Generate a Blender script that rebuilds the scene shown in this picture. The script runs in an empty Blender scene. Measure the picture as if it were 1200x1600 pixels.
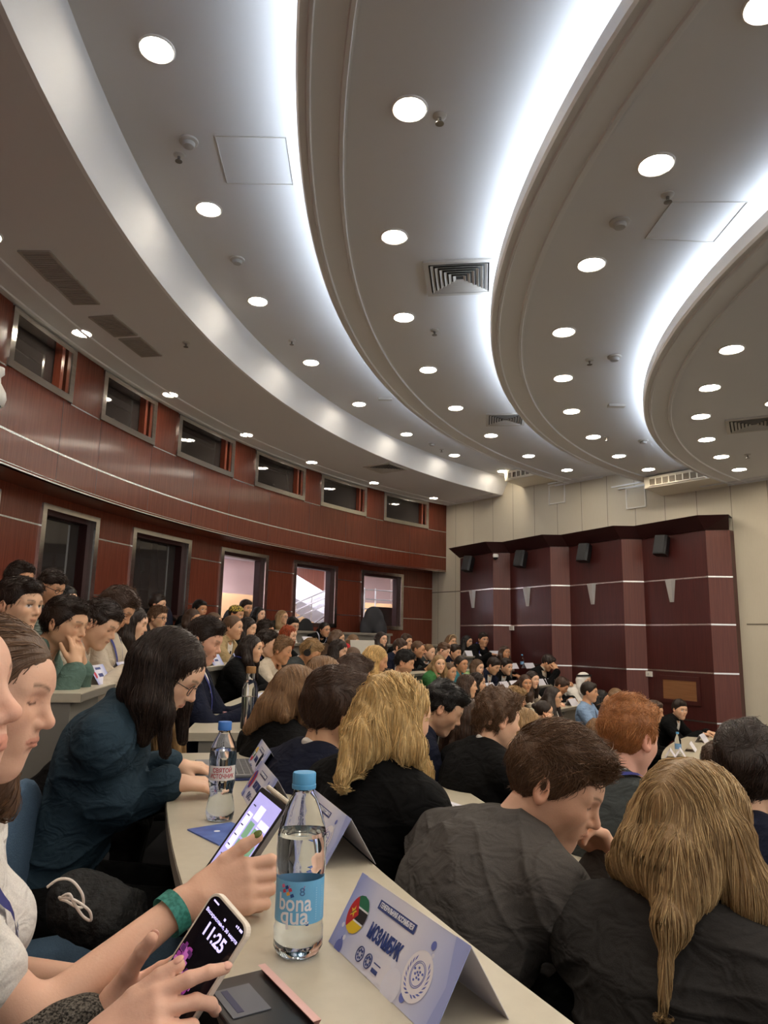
import bpy, bmesh, math, random
import numpy as np
from mathutils import Vector, Matrix
D = bpy.data
C = bpy.context.scene.collection
sc = bpy.context.scene
PI = math.pi
rad = math.radians
random.seed(7)

# ------------------------------------------------------------------ camera, world, exposure
EYE = np.array([0.0, 0.0, 1.2])
FPX, PITCH, ROLL = 1109.0, rad(10.2), rad(1.2)
_f = np.array([0, math.cos(PITCH), math.sin(PITCH)])
_u0 = np.array([0, -math.sin(PITCH), math.cos(PITCH)])
_r0 = np.array([1.0, 0, 0])
_r = math.cos(ROLL) * _r0 + math.sin(ROLL) * _u0
_u = math.cos(ROLL) * _u0 - math.sin(ROLL) * _r0
cam_d = D.cameras.new('camera')
cam_d.sensor_fit = 'VERTICAL'
cam_d.sensor_height = 36.0
cam_d.sensor_width = 27.0
cam_d.lens = FPX / 1600 * 36.0
cam_d.clip_start = 0.02
cam = D.objects.new('camera', cam_d)
C.objects.link(cam)
cam.matrix_world = Matrix(((_r[0], _u[0], -_f[0], EYE[0]), (_r[1], _u[1], -_f[1], EYE[1]),
                           (_r[2], _u[2], -_f[2], EYE[2]), (0, 0, 0, 1)))
sc.camera = cam
W = D.worlds.new('world')
sc.world = W
W.use_nodes = True
W.node_tree.nodes['Background'].inputs[0].default_value = (1.0, 0.96, 0.92, 1)
W.node_tree.nodes['Background'].inputs[1].default_value = 0.58
sc.view_settings.view_transform = 'Standard'
sc.view_settings.look = 'None'
sc.view_settings.gamma = 1.0
sc.view_settings.use_curve_mapping = False
sc.view_settings.exposure = 0.75
LAMP = 61.0        # recessed downlights
COVE = 8.5        # LED strips in the coves


def ray(x, y):
    return _f * FPX + _r * (x - 600) + _u * (800 - y)


def atz(x, y, z):
    d = ray(x, y)
    return EYE + d * ((z - EYE[2]) / d[2])


def aty(x, y, dist):
    d = ray(x, y)
    return EYE + d * (dist / FPX)


# ------------------------------------------------------------------ materials
MATS = {}


def mat(name, col, rough=0.5, metal=0.0, spec=0.5, emit=0.0, trans=0.0, ior=1.45, noise=None, bump=None, sss=0.0, coat=0.0, attr=None, sheen=0.0):
    """noise = (scale xyz, second colour, contrast); bump = (scale xyz, strength)"""
    if name in MATS:
        return MATS[name]
    m = D.materials.new(name)
    m.use_nodes = True
    nt = m.node_tree
    b = nt.nodes['Principled BSDF']
    c4 = (col[0], col[1], col[2], 1)
    b.inputs['Base Color'].default_value = c4
    b.inputs['Roughness'].default_value = rough
    b.inputs['Metallic'].default_value = metal
    b.inputs['Specular IOR Level'].default_value = spec
    b.inputs['IOR'].default_value = ior
    if trans:
        b.inputs['Transmission Weight'].default_value = trans
    if coat:
        b.inputs['Coat Weight'].default_value = coat
        b.inputs['Coat Roughness'].default_value = 0.12
    if sheen:
        b.inputs['Sheen Weight'].default_value = sheen
    if sss:
        b.inputs['Subsurface Weight'].default_value = sss
        b.inputs['Subsurface Radius'].default_value = (0.012, 0.005, 0.003)
        b.inputs['Subsurface Scale'].default_value = 0.6
    if emit:
        b.inputs['Emission Color'].default_value = c4
        b.inputs['Emission Strength'].default_value = emit
    src = None
    if attr:
        a = nt.nodes.new('ShaderNodeAttribute')
        a.attribute_name = attr
        src = a.outputs['Color']
        nt.links.new(src, b.inputs['Base Color'])
    if noise or bump:
        tc = nt.nodes.new('ShaderNodeTexCoord')
    if noise:
        mp = nt.nodes.new('ShaderNodeMapping')
        mp.inputs['Scale'].default_value = noise[0]
        nt.links.new(tc.outputs['Object'], mp.inputs[0])
        n = nt.nodes.new('ShaderNodeTexNoise')
        n.inputs['Scale'].default_value = 1.0
        n.inputs['Detail'].default_value = 5
        nt.links.new(mp.outputs[0], n.inputs[0])
        r = nt.nodes.new('ShaderNodeValToRGB')
        k = noise[2] if len(noise) > 2 else 0.25
        r.color_ramp.elements[0].position = 0.5 - k
        r.color_ramp.elements[1].position = 0.5 + k
        r.color_ramp.elements[0].color = (*noise[1], 1)
        r.color_ramp.elements[1].color = c4
        nt.links.new(n.outputs[0], r.inputs[0])
        if src is None:
            nt.links.new(r.outputs[0], b.inputs['Base Color'])
        else:
            mx = nt.nodes.new('ShaderNodeMix')
            mx.data_type = 'RGBA'
            mx.blend_type = 'MULTIPLY'
            mx.inputs[0].default_value = 1
            nt.links.new(src, mx.inputs[6])
            nt.links.new(r.outputs[0], mx.inputs[7])
            nt.links.new(mx.outputs[2], b.inputs['Base Color'])
    if bump:
        mp = nt.nodes.new('ShaderNodeMapping')
        mp.inputs['Scale'].default_value = bump[0]
        nt.links.new(tc.outputs['Object'], mp.inputs[0])
        n = nt.nodes.new('ShaderNodeTexNoise')
        n.inputs['Scale'].default_value = 1.0
        n.inputs['Detail'].default_value = 4
        nt.links.new(mp.outputs[0], n.inputs[0])
        bp = nt.nodes.new('ShaderNodeBump')
        bp.inputs['Strength'].default_value = bump[1]
        bp.inputs['Distance'].default_value = 0.01
        nt.links.new(n.outputs[0], bp.inputs['Height'])
        nt.links.new(bp.outputs[0], b.inputs['Normal'])
    MATS[name] = m
    return m


def srgb(r, g, b):
    f = lambda v: (v / 255 / 12.92) if v / 255 <= 0.04045 else ((v / 255 + 0.055) / 1.055) ** 2.4
    return (f(r), f(g), f(b))


# ------------------------------------------------------------------ mesh helpers
class MB:
    def __init__(s):
        s.v, s.f, s.m = [], [], []

    def add(s, vs, fs, mi=0):
        o = len(s.v)
        s.v.extend([tuple(map(float, v)) for v in vs])
        s.f.extend([tuple(i + o for i in f) for f in fs])
        s.m.extend([mi] * len(fs))
        return s

    def box(s, lo, hi, M=None, mi=0):
        x0, y0, z0 = lo
        x1, y1, z1 = hi
        vs = [(x0, y0, z0), (x1, y0, z0), (x1, y1, z0), (x0, y1, z0), (x0, y0, z1), (x1, y0, z1), (x1, y1, z1), (x0, y1, z1)]
        if M is not None:
            vs = [M @ Vector(v) for v in vs]
        return s.add(vs, [(3, 2, 1, 0), (4, 5, 6, 7), (0, 1, 5, 4), (1, 2, 6, 5), (2, 3, 7, 6), (3, 0, 4, 7)], mi)

    def lathe(s, prof, n=24, M=None, mi=0, caps=True):
        vs, fs = [], []
        for r, z in prof:
            for i in range(n):
                a = 2 * PI * i / n
                vs.append(Vector((r * math.cos(a), r * math.sin(a), z)))
        for k in range(len(prof) - 1):
            for i in range(n):
                j = (i + 1) % n
                fs.append((k * n + i, k * n + j, (k + 1) * n + j, (k + 1) * n + i))
        if caps:
            fs.append(tuple(range(n))[::-1])
            fs.append(tuple((len(prof) - 1) * n + i for i in range(n)))
        if M is not None:
            vs = [M @ v for v in vs]
        return s.add(vs, fs, mi)

    def tube(s, pts, r, n=8, mi=0, closed=False):
        pts = [Vector(p) for p in pts]
        rs = r if isinstance(r, (list, tuple)) else [r] * len(pts)
        vs, fs = [], []
        up = Vector((0, 0, 1))
        K = len(pts)
        for k, p in enumerate(pts):
            a = pts[(k - 1) % K] if (k or closed) else p
            b = pts[(k + 1) % K] if (k < K - 1 or closed) else p
            t = (b - a).normalized()
            x = t.cross(up)
            if x.length < 1e-3:
                x = t.cross(Vector((1, 0, 0)))
            x.normalize()
            y = x.cross(t)
            for i in range(n):
                q = 2 * PI * i / n
                vs.append(p + rs[k] * (math.cos(q) * x + math.sin(q) * y))
        for k in range(K if closed else K - 1):
            for i in range(n):
                j = (i + 1) % n
                k2 = (k + 1) % K
                fs.append((k * n + i, k2 * n + i, k2 * n + j, k * n + j))
        if not closed:
            fs.append(tuple(range(n)))
            fs.append(tuple((K - 1) * n + i for i in range(n))[::-1])
        return s.add(vs, fs, mi)

    def strip(s, A, B, mi=0):
        """quads between two point rows"""
        n = len(A)
        return s.add(list(A) + list(B), [(i, i + 1, n + i + 1, n + i) for i in range(n - 1)], mi)

    def prism(s, poly, z0, z1, mi=0, M=None):
        n = len(poly)
        vs = [Vector((x, y, z0)) for x, y in poly] + [Vector((x, y, z1)) for x, y in poly]
        if M is not None:
            vs = [M @ v for v in vs]
        fs = [tuple(range(n))[::-1], tuple(range(n, 2 * n))] + [(i, (i + 1) % n, n + (i + 1) % n, n + i) for i in range(n)]
        return s.add(vs, fs, mi)

    def sweep(s, c, prof, a0, a1, n=48, closed=True, mi=0):
        """profile of (radius, z) swept about the vertical axis through c, degrees"""
        P = len(prof)
        vs, fs = [], []
        for k in range(n + 1):
            a = rad(a0 + (a1 - a0) * k / n)
            for r, z in prof:
                vs.append((c[0] + r * math.cos(a), c[1] + r * math.sin(a), z))
        for k in range(n):
            for i in range(P if closed else P - 1):
                j = (i + 1) % P
                fs.append((k * P + i, (k + 1) * P + i, (k + 1) * P + j, k * P + j))
        if closed:
            fs.append(tuple(range(P))[::-1])
            fs.append(tuple(n * P + i for i in range(P)))
        return s.add(vs, fs, mi)

    def build(s, name, mats, parent=None, smooth=False, clip=None, bevel=0, auto=None, fixn=True):
        me = D.meshes.new(name)
        me.from_pydata(s.v, [], s.f)
        for m in (mats if isinstance(mats, (list, tuple)) else [mats]):
            me.materials.append(m)
        me.polygons.foreach_set('material_index', s.m)
        if fixn or clip is not None or bevel:
            bm = bmesh.new()
            bm.from_mesh(me)
            if fixn:
                bmesh.ops.remove_doubles(bm, verts=bm.verts, dist=1e-5)
                bmesh.ops.recalc_face_normals(bm, faces=bm.faces)
            if clip is not None:
                co, no = clip
                bmesh.ops.bisect_plane(bm, geom=bm.verts[:] + bm.edges[:] + bm.faces[:], dist=1e-4, plane_co=co, plane_no=no, clear_outer=True)
            if bevel:
                es = [e for e in bm.edges if len(e.link_faces) == 2 and e.calc_face_angle(0) > 0.5]
                bmesh.ops.bevel(bm, geom=es, offset=bevel, segments=2, affect='EDGES', profile=0.6)
            bm.to_mesh(me)
            bm.free()
        if smooth:
            me.polygons.foreach_set('use_smooth', [True] * len(me.polygons))
        if auto:
            me.set_sharp_from_angle(angle=rad(auto))
        o = D.objects.new(name, me)
        C.objects.link(o)
        if parent:
            o.parent = parent
        return o


def tag(o, label=None, cat=None, group=None, kind=None):
    if label:
        o['label'] = label
    if cat:
        o['category'] = cat
    if group:
        o['group'] = group
    if kind:
        o['kind'] = kind
    return o


def struct(o):
    o['kind'] = 'structure'
    return o


def thing(name, label, cat, loc=(0, 0, 0), rz=0, group=None):
    o = D.objects.new(name, None)
    o.empty_display_size = 0.05
    C.objects.link(o)
    o.location = loc
    o.rotation_euler = (0, 0, rz)
    return tag(o, label, cat, group)


def copy_thing(o, loc, rz, label=None, mats=None):
    c = o.copy()
    C.objects.link(c)
    c.location = loc
    c.rotation_euler = (0, 0, rz)
    if label:
        c['label'] = label
    for ch in list(o.children):
        d = ch.copy()
        C.objects.link(d)
        d.parent = c
        for g in list(ch.children):
            e = g.copy()
            C.objects.link(e)
            e.parent = d
    return c


def pol(c, r, a, z=0):
    return (c[0] + r * math.cos(rad(a)), c[1] + r * math.sin(rad(a)), z)
# ------------------------------------------------------------------ materials of the room
WOOD = mat('mahogany', srgb(120, 60, 42), 0.27, coat=0.3, noise=((60, 60, 2.2), srgb(90, 41, 28), 0.3), bump=((90, 90, 3), 0.05))
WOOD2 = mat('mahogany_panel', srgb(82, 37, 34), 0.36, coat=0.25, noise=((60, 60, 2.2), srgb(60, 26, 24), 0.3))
WOODLIT = mat('mahogany_panel_lit', srgb(108, 54, 40), 0.4, coat=0.15, noise=((70, 70, 2.2), srgb(84, 36, 26), 0.3))  # same panel wood, with the narrow folds' warmer light painted into its colour
DARKWOOD = mat('dark_cornice_wood', srgb(48, 16, 16), 0.45)
PLY = mat('light_plywood', srgb(150, 104, 66), 0.5, noise=((3, 3, 60), srgb(126, 82, 50), 0.3))
CEIL = mat('ceiling_paint', (0.69, 0.69, 0.705), 0.75)
MOULD = mat('moulding_paint', (0.73, 0.73, 0.74), 0.6)
CREAM = mat('cream_wall', srgb(204, 196, 178), 0.8, noise=((300, 300, 8), srgb(196, 188, 170), 0.3))
GROOVE = mat('wall_groove', srgb(120, 112, 100), 0.8)
STEEL = mat('brushed_steel', (0.84, 0.81, 0.76), 0.17, 1.0, noise=((2, 2, 40), (0.66, 0.64, 0.60)))
STRIP = mat('bright_steel_strip', (0.8, 0.76, 0.72), 0.25, 1.0)
DARK = mat('dark_void', (0.012, 0.011, 0.011), 0.7)
GLASS = mat('window_glass', (0.95, 0.97, 0.96), 0.0, trans=1.0, ior=1.12)
GLASSD = mat('dark_room_glass', (0.035, 0.03, 0.028), 0.04, spec=0.9)
CARPET = mat('dark_carpet', (0.018, 0.017, 0.02), 0.95, noise=((200, 200, 200), (0.01, 0.01, 0.012)))
WHITE = mat('white_plastic', srgb(225, 222, 214), 0.45)
BLACK = mat('black_plastic', (0.012, 0.012, 0.013), 0.45)
LENS = mat('lamp_lens', (1.0, 0.88, 0.71), 0.5, emit=LAMP)
LED = mat('led_strip', (0.80, 0.90, 1.0), 0.5, emit=COVE)
VENTG = mat('grille_grey', srgb(158, 153, 146), 0.5)
VENTW = mat('grille_white', srgb(190, 186, 180), 0.5)

# ------------------------------------------------------------------ side wall plane
W0 = np.array([1.399, 14.828, 0])
WD = np.array([-math.sin(rad(39)), math.cos(rad(39)), 0])       # along the wall, away from us
WN = np.array([WD[1], -WD[0], 0])                               # into the wall
CLIP = ((W0[0], W0[1], 0), (WN[0], WN[1], 0))


def wallp(along, perp, z):
    p = W0 + WD * along + WN * perp
    return (p[0], p[1], z)


# heights
ZS, Z1, Z2, Z3, Z4 = 4.05, 4.36, 4.04, 3.78, 3.56
CS, RS = (10.28, 4.44), 12.2      # soffit edge
C1, R1 = (9.89, 4.39), 10.46      # first step
C2, R2 = (9.30, 4.35), 8.53
C3, R3 = (9.64, 4.26), 7.51
CB, RB = (10.02, 4.75), 13.37     # bulkhead
A0, A1 = 112, 222


def lip(c, r, z, zup):
    """closed profile of a hanging band edge: back upstand, moulded border, LED trough"""
    return [(r, z + 0.10), (r, z + 0.012), (r - 0.012, z - 0.004), (r - 0.05, z), (r - 0.056, z - 0.016), (r - 0.072, z - 0.018),
            (r - 0.080, z - 0.003), (r - 0.235, z - 0.003), (r - 0.241, z - 0.016), (r - 0.262, z - 0.018), (r - 0.268, z),
            (r - 0.285, z), (r - 0.285, z + 0.012), (r - 0.50, z + 0.012), (r - 0.50, zup), (r - 0.49, zup), (r - 0.49, z + 0.02), (r - 0.03, z + 0.02), (r - 0.03, z + 0.10)]


def cei(name, mb, m=CEIL, smooth=True):
    o = mb.build(name, m, clip=CLIP, smooth=smooth, auto=35)
    return struct(o)


cei('ceiling_soffit', MB().sweep(CS, [(RS + .03, ZS), (RS + 0.03, ZS + 0.03), (RS + 2.2, ZS + 0.03), (RS + 2.2, ZS)], A0, A1, 96))
cei('ceiling_band_1', MB().sweep(C1, [(R1 - 0.5, Z1), (RS + 1.6, Z1), (RS + 1.6, Z1 + 0.03), (R1 - 0.5, Z1 + 0.03)], A0, A1, 96))
for nm, c, r, z, zu in (('ceiling_step_1', C1, R1, Z2, Z1), ('ceiling_step_2', C2, R2, Z3, Z2), ('ceiling_step_3', C3, R3, Z4, Z3)):
    cei(nm, MB().sweep(c, lip(c, r, z, zu), A0, A1, 96), MOULD)


def between(name, ca, ra, cb, rb, z):
    A, B = [], []
    for k in range(97):
        a = A0 + (A1 - A0) * k / 96
        A.append(pol(ca, ra, a, z))
        B.append(pol(cb, rb, a, z))
    m = MB().strip(A, B)
    m.strip([(p[0], p[1], z + 0.03) for p in A], [(p[0], p[1], z + 0.03) for p in B])
    cei(name, m)


between('ceiling_band_2', C1, R1 - 0.283, C2, R2 - 0.5, Z2)
between('ceiling_band_3', C2, R2 - 0.283, C3, R3 - 0.5, Z3)
between('ceiling_band_4', C3, R3 - 0.283, C3, 0.5, Z4)
cei('ceiling_riser', MB().sweep(CS, [(RS, ZS), (RS - .19, Z1 + 0.01), (RS - .16, Z1 + 0.01), (RS + .03, ZS)], A0, A1, 96), mat('riser_white', (0.82, 0.83, 0.85), 0.7))
# double moulding of the soffit beside the wood wall
mb = MB()
for q in (0.30, 0.05):
    mb.sweep(CB, [(RB - q, ZS + 0.01), (RB - q, ZS - 0.012), (RB - q - 0.03, ZS - 0.012), (RB - q - 0.045, ZS + 0.01)], A0, A1, 96)
cei('ceiling_moulding', mb, MOULD)
# mouldings of the bands along the side wall
for i, (z, a, b) in enumerate(((Z2, -2.75, -3.75), (Z3, -4.05, -5.3), (Z4, -5.55, -12.0), (ZS, 0.0, -1.4))):
    m = MB()
    for q in (0.0, 0.2):
        P = [wallp(a, -q, z), wallp(b, -q, z)]
        m.add([wallp(a, -q - 0.001, z + 0.005), wallp(b, -q - 0.001, z + 0.005), wallp(a, -q - 0.001, z - 0.015), wallp(b, -q - 0.001, z - 0.015),
               wallp(a, -q - 0.03, z - 0.015), wallp(b, -q - 0.03, z - 0.015), wallp(a, -q - 0.03, z + 0.005), wallp(b, -q - 0.03, z + 0.005)],
              [(0, 1, 3, 2), (2, 3, 5, 4), (4, 5, 7, 6)])
    struct(m.build('trim_%d' % (i + 1), MOULD))
# LED strips lying in the troughs of the steps
for c, r, z, lab in ((C1, R1, Z2, 'rearmost'), (C2, R2, Z3, 'middle'), (C3, R3, Z4, 'front')):
    o = MB().sweep(c, [(r - 0.08, z + 0.070), (r - 0.17, z + 0.070), (r - 0.17, z + 0.080), (r - 0.08, z + 0.080)], A0 + 2, A1, 96).build('cove_light_strip', LED, clip=((W0[0] - WN[0] * .05, W0[1] - WN[1] * .05, 0), CLIP[1]))
    tag(o, 'cool white light strip hidden in the %s curved ceiling cove' % lab, 'light strip', 'cove light strips')

# ------------------------------------------------------------------ side wall
m = MB()
for a, b in ((-14, .9),):
    m.add([wallp(a, 0, -1.5), wallp(b, 0, -1.5), wallp(b, 0, 4.6), wallp(a, 0, 4.6), wallp(a, .15, -1.5), wallp(b, .15, -1.5), wallp(b, .15, 4.6), wallp(a, .15, 4.6)],
          [(0, 1, 2, 3), (7, 6, 5, 4), (0, 3, 7, 4), (1, 5, 6, 2), (3, 2, 6, 7), (0, 4, 5, 1)])
struct(m.build('wall_side', CREAM))
m = MB()
for k in range(30):                                                          # panel joints of the cream wall
    a = 1.9 - k * 0.52
    m.add([wallp(a, -0.002, 0), wallp(a + 0.008, -0.002, 0), wallp(a + 0.008, -0.002, 4.3), wallp(a, -0.002, 4.3)], [(0, 1, 2, 3)])
for z, aa, ab in ((1.51, -14, -6), (2.20, -1.2, .9)):
    m.add([wallp(aa, -0.003, z), wallp(ab, -0.003, z), wallp(ab, -0.003, z + 0.02), wallp(aa, -0.003, z + 0.02)], [(0, 1, 2, 3)])
struct(m.build('trim_wall_joints', GROOVE))

# folded mahogany acoustic wall standing in front of the cream one
V = [(1.576, 14.419), (2.087, 13.407), (2.407, 13.393), (2.929, 12.367), (3.254, 12.346), (3.816, 11.271), (4.141, 11.252), (4.683, 10.2), (5.021, 10.164)]
TOPZ = 2.87
for i in range(8):
    p, q = np.array(V[i]), np.array(V[i + 1])
    m = MB()
    t = (q - p) / np.linalg.norm(q - p)
    nn = np.array([t[1], -t[0]])
    if nn @ WN[:2] < 0:
        nn = -nn
    b0, b1 = p + nn * 0.03, q + nn * 0.03
    m.add([(*p, -1.2), (*q, -1.2), (*q, TOPZ), (*p, TOPZ), (*b0, -1.2), (*b1, -1.2), (*b1, TOPZ), (*b0, TOPZ)],
          [(0, 1, 2, 3), (7, 6, 5, 4), (0, 3, 7, 4), (1, 5, 6, 2), (3, 2, 6, 7)])
    pn = m.build('wall_side_panel', WOOD2 if i % 2 == 0 else WOODLIT)  # narrow folds get the copy with painted-in light
    struct(pn)
    s = MB()
    w = 0.011
    for z in (2.19, 1.51, 0.83, 0.15):
        f0, f1 = p - nn * 0.004, q - nn * 0.004
        s.add([(*f0, z - w), (*f1, z - w), (*f1, z + w), (*f0, z + w)], [(0, 1, 2, 3)])
    s.build('trim_strip', STRIP, pn)
# cornice: slopes outwards over the folded wall
m = MB()
lo = [(x - WN[0] * 0.02, y - WN[1] * 0.02, TOPZ) for x, y in V]
hi = [(x - WN[0] * 0.22, y - WN[1] * 0.22, TOPZ + 0.19) for x, y in V]
hi[0] = (hi[0][0] + WD[0] * .12, hi[0][1] + WD[1] * .12, hi[0][2])
hi[-1] = (hi[-1][0] - WD[0] * .10, hi[-1][1] - WD[1] * .10, hi[-1][2])
bk = [(x + WN[0] * 0.5, y + WN[1] * 0.5, TOPZ + 0.19) for x, y in V]
bk = [tuple(np.array(wallp(np.dot(np.array([x, y, 0]) - W0, WD), -0.01, TOPZ + 0.19))) for x, y in V]
m.strip(lo, hi)
m.strip(hi, bk)
struct(m.build('trim_cornice', DARKWOOD))
s = MB()
for i in (0,):
    p = V[8]
    q = wallp(np.dot(np.array([p[0], p[1], 0]) - W0, WD), -0.001, 0)
    s.add([(*p, -1.2), (q[0], q[1], -1.2), (q[0], q[1], TOPZ), (*p, TOPZ)], [(0, 1, 2, 3)])
    p = V[0]
    q = wallp(np.dot(np.array([p[0], p[1], 0]) - W0, WD), -0.001, 0)
    s.add([(*p, -1.2), (q[0], q[1], -1.2), (q[0], q[1], TOPZ), (*p, TOPZ)], [(0, 1, 2, 3)])
struct(s.build('wall_side_return', WOOD2))


def facet_frame(i, t, z, off=0.0):
    """matrix on facet i: x along (towards us), y out of the facet into the room, z up"""
    p, q = np.array(V[i]), np.array(V[i + 1])
    d = (q - p) / np.linalg.norm(q - p)
    nn = np.array([d[1], -d[0]])
    if nn @ WN[:2] > 0:
        nn = -nn
    o = p + (q - p) * t + nn * off
    return Matrix(((d[0], nn[0], 0, o[0]), (d[1], nn[1], 0, o[1]), (0, 0, 1, z), (0, 0, 0, 1)))


# light plywood hatch with a dark frame
F = facet_frame(6, 0.5, 0)
hat = thing('wall_hatch', 'light plywood access hatch set in the mahogany side wall', 'hatch')
x0, x1, z0, z1 = -0.30, 0.30, 0.42, 0.70
MB().box((x0, 0.001, z0), (x1, 0.014, z1), F).build('panel', PLY, hat)
fr = MB()
for a in ((x0 - .06, z0 - .06, x1 + .06, z0), (x0 - .06, z1, x1 + .06, z1 + .06), (x0 - .06, z0, x0, z1), (x1, z0, x1 + .06, z1)):
    fr.box((a[0], 0.001, a[1]), (a[2], 0.02, a[3]), F)
fr.build('frame', WOOD2, hat)
# sconces, speakers
SIL = mat('silver_paint', (0.55, 0.54, 0.52), 0.4, 0.4)
names = ['farthest', 'second farthest', 'second nearest', 'nearest']
for k, i in enumerate((0, 2, 4, 6)):
    F = facet_frame(i, 0.42 if i == 0 else 0.45, 2.02)
    m = MB()
    m.add([F @ Vector(v) for v in ((-.075, 0, .17), (.075, 0, .17), (.03, 0, -.17), (-.03, 0, -.17), (-.06, .07, .17), (.06, .07, .17), (.022, .03, -.17), (-.022, .03, -.17))],
          [(0, 1, 5, 4), (4, 5, 6, 7), (0, 4, 7, 3), (1, 2, 6, 5), (3, 7, 6, 2), (0, 3, 2, 1)])
    tag(m.build('wall_sconce', SIL), 'tapered silver wall sconce on the mahogany panel, %s of the four from the viewer' % names[k], 'wall lamp', 'sconces on the mahogany wall')
    sp = thing('wall_speaker', 'small black loudspeaker high on the mahogany wall, %s of four from the viewer' % names[k], 'speaker', group='speakers on the mahogany wall')
    F2 = facet_frame(i, 0.40, 2.70, 0.10) @ Matrix.Rotation(rad(14), 4, 'X') @ Matrix.Rotation(rad(-14), 4, 'Z')
    b = MB().prism([(-.09, -.06), (.09, -.06), (.105, .06), (.08, .09), (-.08, .09), (-.105, .06)], -.15, .15, 0, F2)
    b.build('cabinet', BLACK, sp)
    MB().box((-.08, .092, -.135), (.08, .097, .135), F2).build('grille', mat('speaker_cloth', (.03, .03, .032), .8), sp)
    F3 = facet_frame(i, 0.40, 2.70)
    MB().box((-.02, 0, -.04), (.02, .08, .04), F3).build('bracket', BLACK, sp)
# thermostats
for (i, t, z, lab) in ((2, .04, 1.46, 'white thermostat box in the second fold of the mahogany wall, just under a steel strip'), (6, .03, 0.765, 'white thermostat box beside the plywood hatch, just under a steel strip')):
    F = facet_frame(i, t, z)
    th = thing('thermostat', lab, 'thermostat', group='thermostats')
    MB().box((-.06, 0, -.04), (.06, .03, .04), F).build('body', WHITE, th, bevel=.006)
    MB().box((-.015, .03, -.015), (.015, .033, .015), F).build('dial', mat('pale_grey', (.5, .5, .48), .4), th)
# dome camera
F = facet_frame(1, .12, 2.83)
dc = thing('dome_camera', 'small white dome camera under the cornice of the mahogany wall', 'camera')
MB().lathe([(.0, .0), (.05, .0), (.055, -.03), (.05, -.06)], 16, F @ Matrix.Translation((0, .09, 0))).build('housing', WHITE, dc, smooth=True, auto=40)
MB().lathe([(.045, -.06), (.04, -.085), (.02, -.1), (.003, -.104)], 16, F @ Matrix.Translation((0, .09, 0))).build('dome', BLACK, dc, smooth=True)
MB().box((-.03, 0, -.02), (.03, .09, .01), F).build('bracket', WHITE, dc)
# square access panels high on the cream wall
for (al, z, lab) in ((-2.78, 3.88, 'white square access panel on the cream wall under the second ceiling band'), (-4.36, 3.59, 'white square access panel on the cream wall beside the front air conditioner')):
    h = thing('access_panel', lab, 'access panel', group='access panels on the cream wall')
    A = wallp(al, 0, z)
    M = Matrix(((-WD[0], -WN[0], 0, A[0]), (-WD[1], -WN[1], 0, A[1]), (0, 0, 1, z), (0, 0, 0, 1)))
    MB().box((-.16, .001, -.16), (.16, .012, .16), M).build('door', CREAM, h)
    fr = MB()
    for a in ((-.18, -.18, .18, -.16), (-.18, .16, .18, .18), (-.18, -.16, -.16, .16), (.16, -.16, .18, .16)):
        fr.box((a[0], .001, a[1]), (a[2], .02, a[3]), M)
    fr.build('frame', WHITE, h)
# air conditioners
for (al, ztop, ln, lab) in ((-2.0, Z1, 1.0, 'ivory ceiling air conditioner on the cream wall by the rear ceiling riser'), (-4.83, Z3, 1.05, 'ivory ceiling air conditioner on the cream wall by the front ceiling cove')):
    ac = thing('air_conditioner', lab, 'air conditioner', group='air conditioners on the side wall')
    A = wallp(al, 0, ztop)
    M = Matrix(((-WD[0], -WN[0], 0, A[0]), (-WD[1], -WN[1], 0, A[1]), (0, 0, 1, ztop), (0, 0, 0, 1)))
    IV = mat('ivory_plastic', srgb(222, 214, 196), 0.4)
    MB().add([M @ Vector(v) for v in ((0, .002, -.02), (ln, .002, -.02), (ln, .55, -.02), (0, .55, -.02), (0, .002, -.24), (ln, .002, -.24), (ln, .53, -.20), (0, .53, -.20))],
             [(0, 1, 2, 3), (7, 6, 5, 4), (0, 3, 7, 4), (1, 5, 6, 2), (3, 2, 6, 7), (0, 4, 5, 1)]).build('casing', IV, ac, bevel=.012)
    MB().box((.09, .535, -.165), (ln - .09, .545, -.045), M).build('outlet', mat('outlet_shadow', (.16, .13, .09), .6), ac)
    fr = MB()
    for k in range(9):
        x = .09 + k * (ln - .18) / 8
        fr.box((x - .008, .545, -.17), (x + .008, .556, -.04), M)
    fr.box((.08, .545, -.175), (ln - .08, .556, -.162), M)
    fr.box((.08, .545, -.048), (ln - .08, .556, -.035), M)
    fr.build('louvre_frame', IV, ac)

# ------------------------------------------------------------------ rear bulkhead (upper wood wall) with its windows
HB, HW0, HW1 = 2.62, 3.485, 4.037
UW = [(183.0, 178.0), (175.3, 170.9), (168.7, 164.1), (162.0, 156.3), (154.0, 148.3), (146.4, 140.8), (138.6, 132.9)]
seams = [171.4, 168.5, 164.2, 160.2, 156.5, 152.2, 147.6, 143.2, 139.4, 135.2]
m = MB()
edges = [222]
for a, b in UW:
    edges += [a, b]
edges += [128]
m.sweep(CB, [(RB, HB), (RB, HW0), (RB + .04, HW0), (RB + .04, HB)], 128, 222, 120)
for i in range(0, len(edges), 2):
    m.sweep(CB, [(RB, HW0), (RB, ZS + .01), (RB + .04, ZS + .01), (RB + .04, HW0)], edges[i + 1], edges[i], 10)
m.sweep(CB, [(RB, HB), (RB + 1.2, HB), (RB + 1.2, HB + .03), (RB, HB + .03)], 128, 222, 96)
struct(m.build('wall_rear_bulkhead', WOOD, clip=CLIP, smooth=True, auto=30))
m = MB()
m.sweep(CB, [(RB - .004, 2.93 - .009), (RB - .004, 2.93 + .009), (RB + .002, 2.93 + .009), (RB + .002, 2.93 - .009)], 128, 222, 120)
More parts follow.
